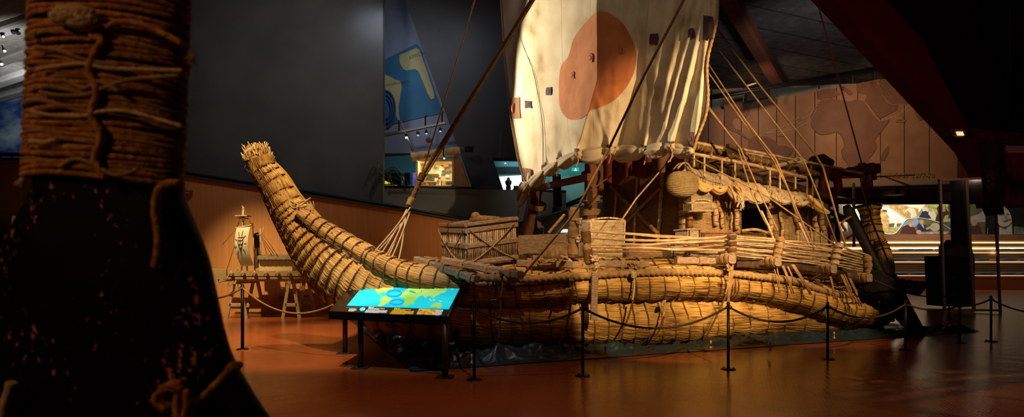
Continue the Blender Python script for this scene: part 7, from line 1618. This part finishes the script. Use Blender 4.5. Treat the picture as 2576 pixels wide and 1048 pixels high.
# ================================================================ the lamps of the hall
warm = (1, .66, .33); wh = (1, .86, .62)
spot('sail_spot', S(.5, 11, 7.2), SP(1400, 150), 4300, wh, 60, .5, .06)
spot('cabin_spot', S(4.8, -5.5, 4.6), PU(1630, 530, uc), 2800, warm, 50, .6, .05)
spot('cabin_spot', S(9, -6, 9.5), PO(1880, 520, 1.9), 1500, warm, 34, .6, .05)
spot('sail_fill', S(-4, -7, 8), SP(1640, 150), 520, wh, 42, .7, .5)
spot('prow_spot', V((-3.6, 4.6, 11.5)), PO(780, 570, 2.6), 6000, warm, 30, .5, .05)
spot('hull_spot', V((3.6, -1.5, 5.6)), PO(1655, 718, .5), 5200, warm, 17, .25, .05)
spot('hull_spot', V((6.5, -1.0, 7.0)), PO(1830, 640, .6), 3600, warm, 15, .35, .05)
spot('stern_spot', V((9.0, 0, 8.0)), PO(2010, 672, .8), 5200, warm, 20, .4, .05)
spot('tail_spot', S(12, -5, 7), PO(2210, 600, 2.7), 900, warm, 13, .5, .06)
spot('deck_spot', V((0, 1.5, 10)), PO(1340, 612, 1.6), 4200, warm, 17, .5, .06)
spot('red_fill', V((3.0, 1.0, 5.5)), PO(1500, 780, .5), 110, (1, .25, .06), 90, .8, .3)
spot('model_spot', V((-8.6, 13.5, 7.5)), mr.p(572, 585), 4200, (1, .76, .38), 46, 1, .05)
spot('floor_spot', V((-4.5, 9.0, 10)), PZ(660, 840), 4600, (1, .72, .42), 38, 1, .1)
spot('ramp_light', V((1.2, 16, 7.5)), VP(1200, 19.9, 1600, 19.9).p(1400, 570), 240, (1, .88, .74), 60, .9, .1)
spot('floor_spot', V((0, 5, 9)), PZ(930, 985), 500, (1, .6, .35), 50, 1, .1)
spot('tarp_spot', V((-2.5, 4.5, 7)), PZ(1060, 880), 700, (.72, .86, 1), 34, .8, .05)
spot('map_spot', mw.p(1900, 190, 7), mw.p(1980, 330), 950, (1, .66, .42), 80, .9, .3)
spot('map_spot', mw.p(2220, 150, 7), mw.p(2230, 330), 850, (1, .66, .42), 75, .9, .3)
area('gallery_light', bw.p(1040, 40, 3), bw.p(1040, 300), 45, (.72, .82, 1), 4, 1)
area('far_room_light', V((-5, 31, 7.8)), V((-5, 34, 5)), 40, (.5, .9, 1), 3, 2)
area('teal_light', sh2.p(1400, 395, 1.2), sh2.p(1400, 470), 22, (.5, .9, 1), 5, .6)
spot('grey_wall_wash', V((-6, 12, 11)), gw.p(760, 200), 800, (1, .96, .90), 90, 1, .5)
spot('dark_wall_wash', V((-1, 14, 11)), dw.p(1180, 150), 130, (1, .85, .8), 70, 1, .5)
spot('left_ceiling_light', lt.p(70, 260, 0), lc.p(40, 100), 500, (.9, .95, 1), 100, .8, .3)
spot('sky_light', lm.p(60, 180, 4), lm.p(30, 310), 500, (.8, .9, 1), 90, .8, .3)
area('terrace_light', V((28, 36, 6.5)), V((28, 39, 1)), 150, (1, .85, .6), 20, .5)
spot('foreground_light', V((-1.6, -.3, 2.5)), P(230, 200, 1.0), 17, (1, .5, .2), 60, .8, .05)
spot('foreground_light', V((-1.4, .6, 3.2)), P(330, 700, 1.0), 7, (1, .45, .2), 60, .8, .05)
spot('ceiling_wash', V((12, 20, 8)), PZ(1980, 120, CZ), 500, (.9, .9, 1), 100, 1, .5)
spot('beam_wash', V((8, 8, 6)), bp_.p(2250, 130), 240, (1, .25, .2), 90, 1, .5)
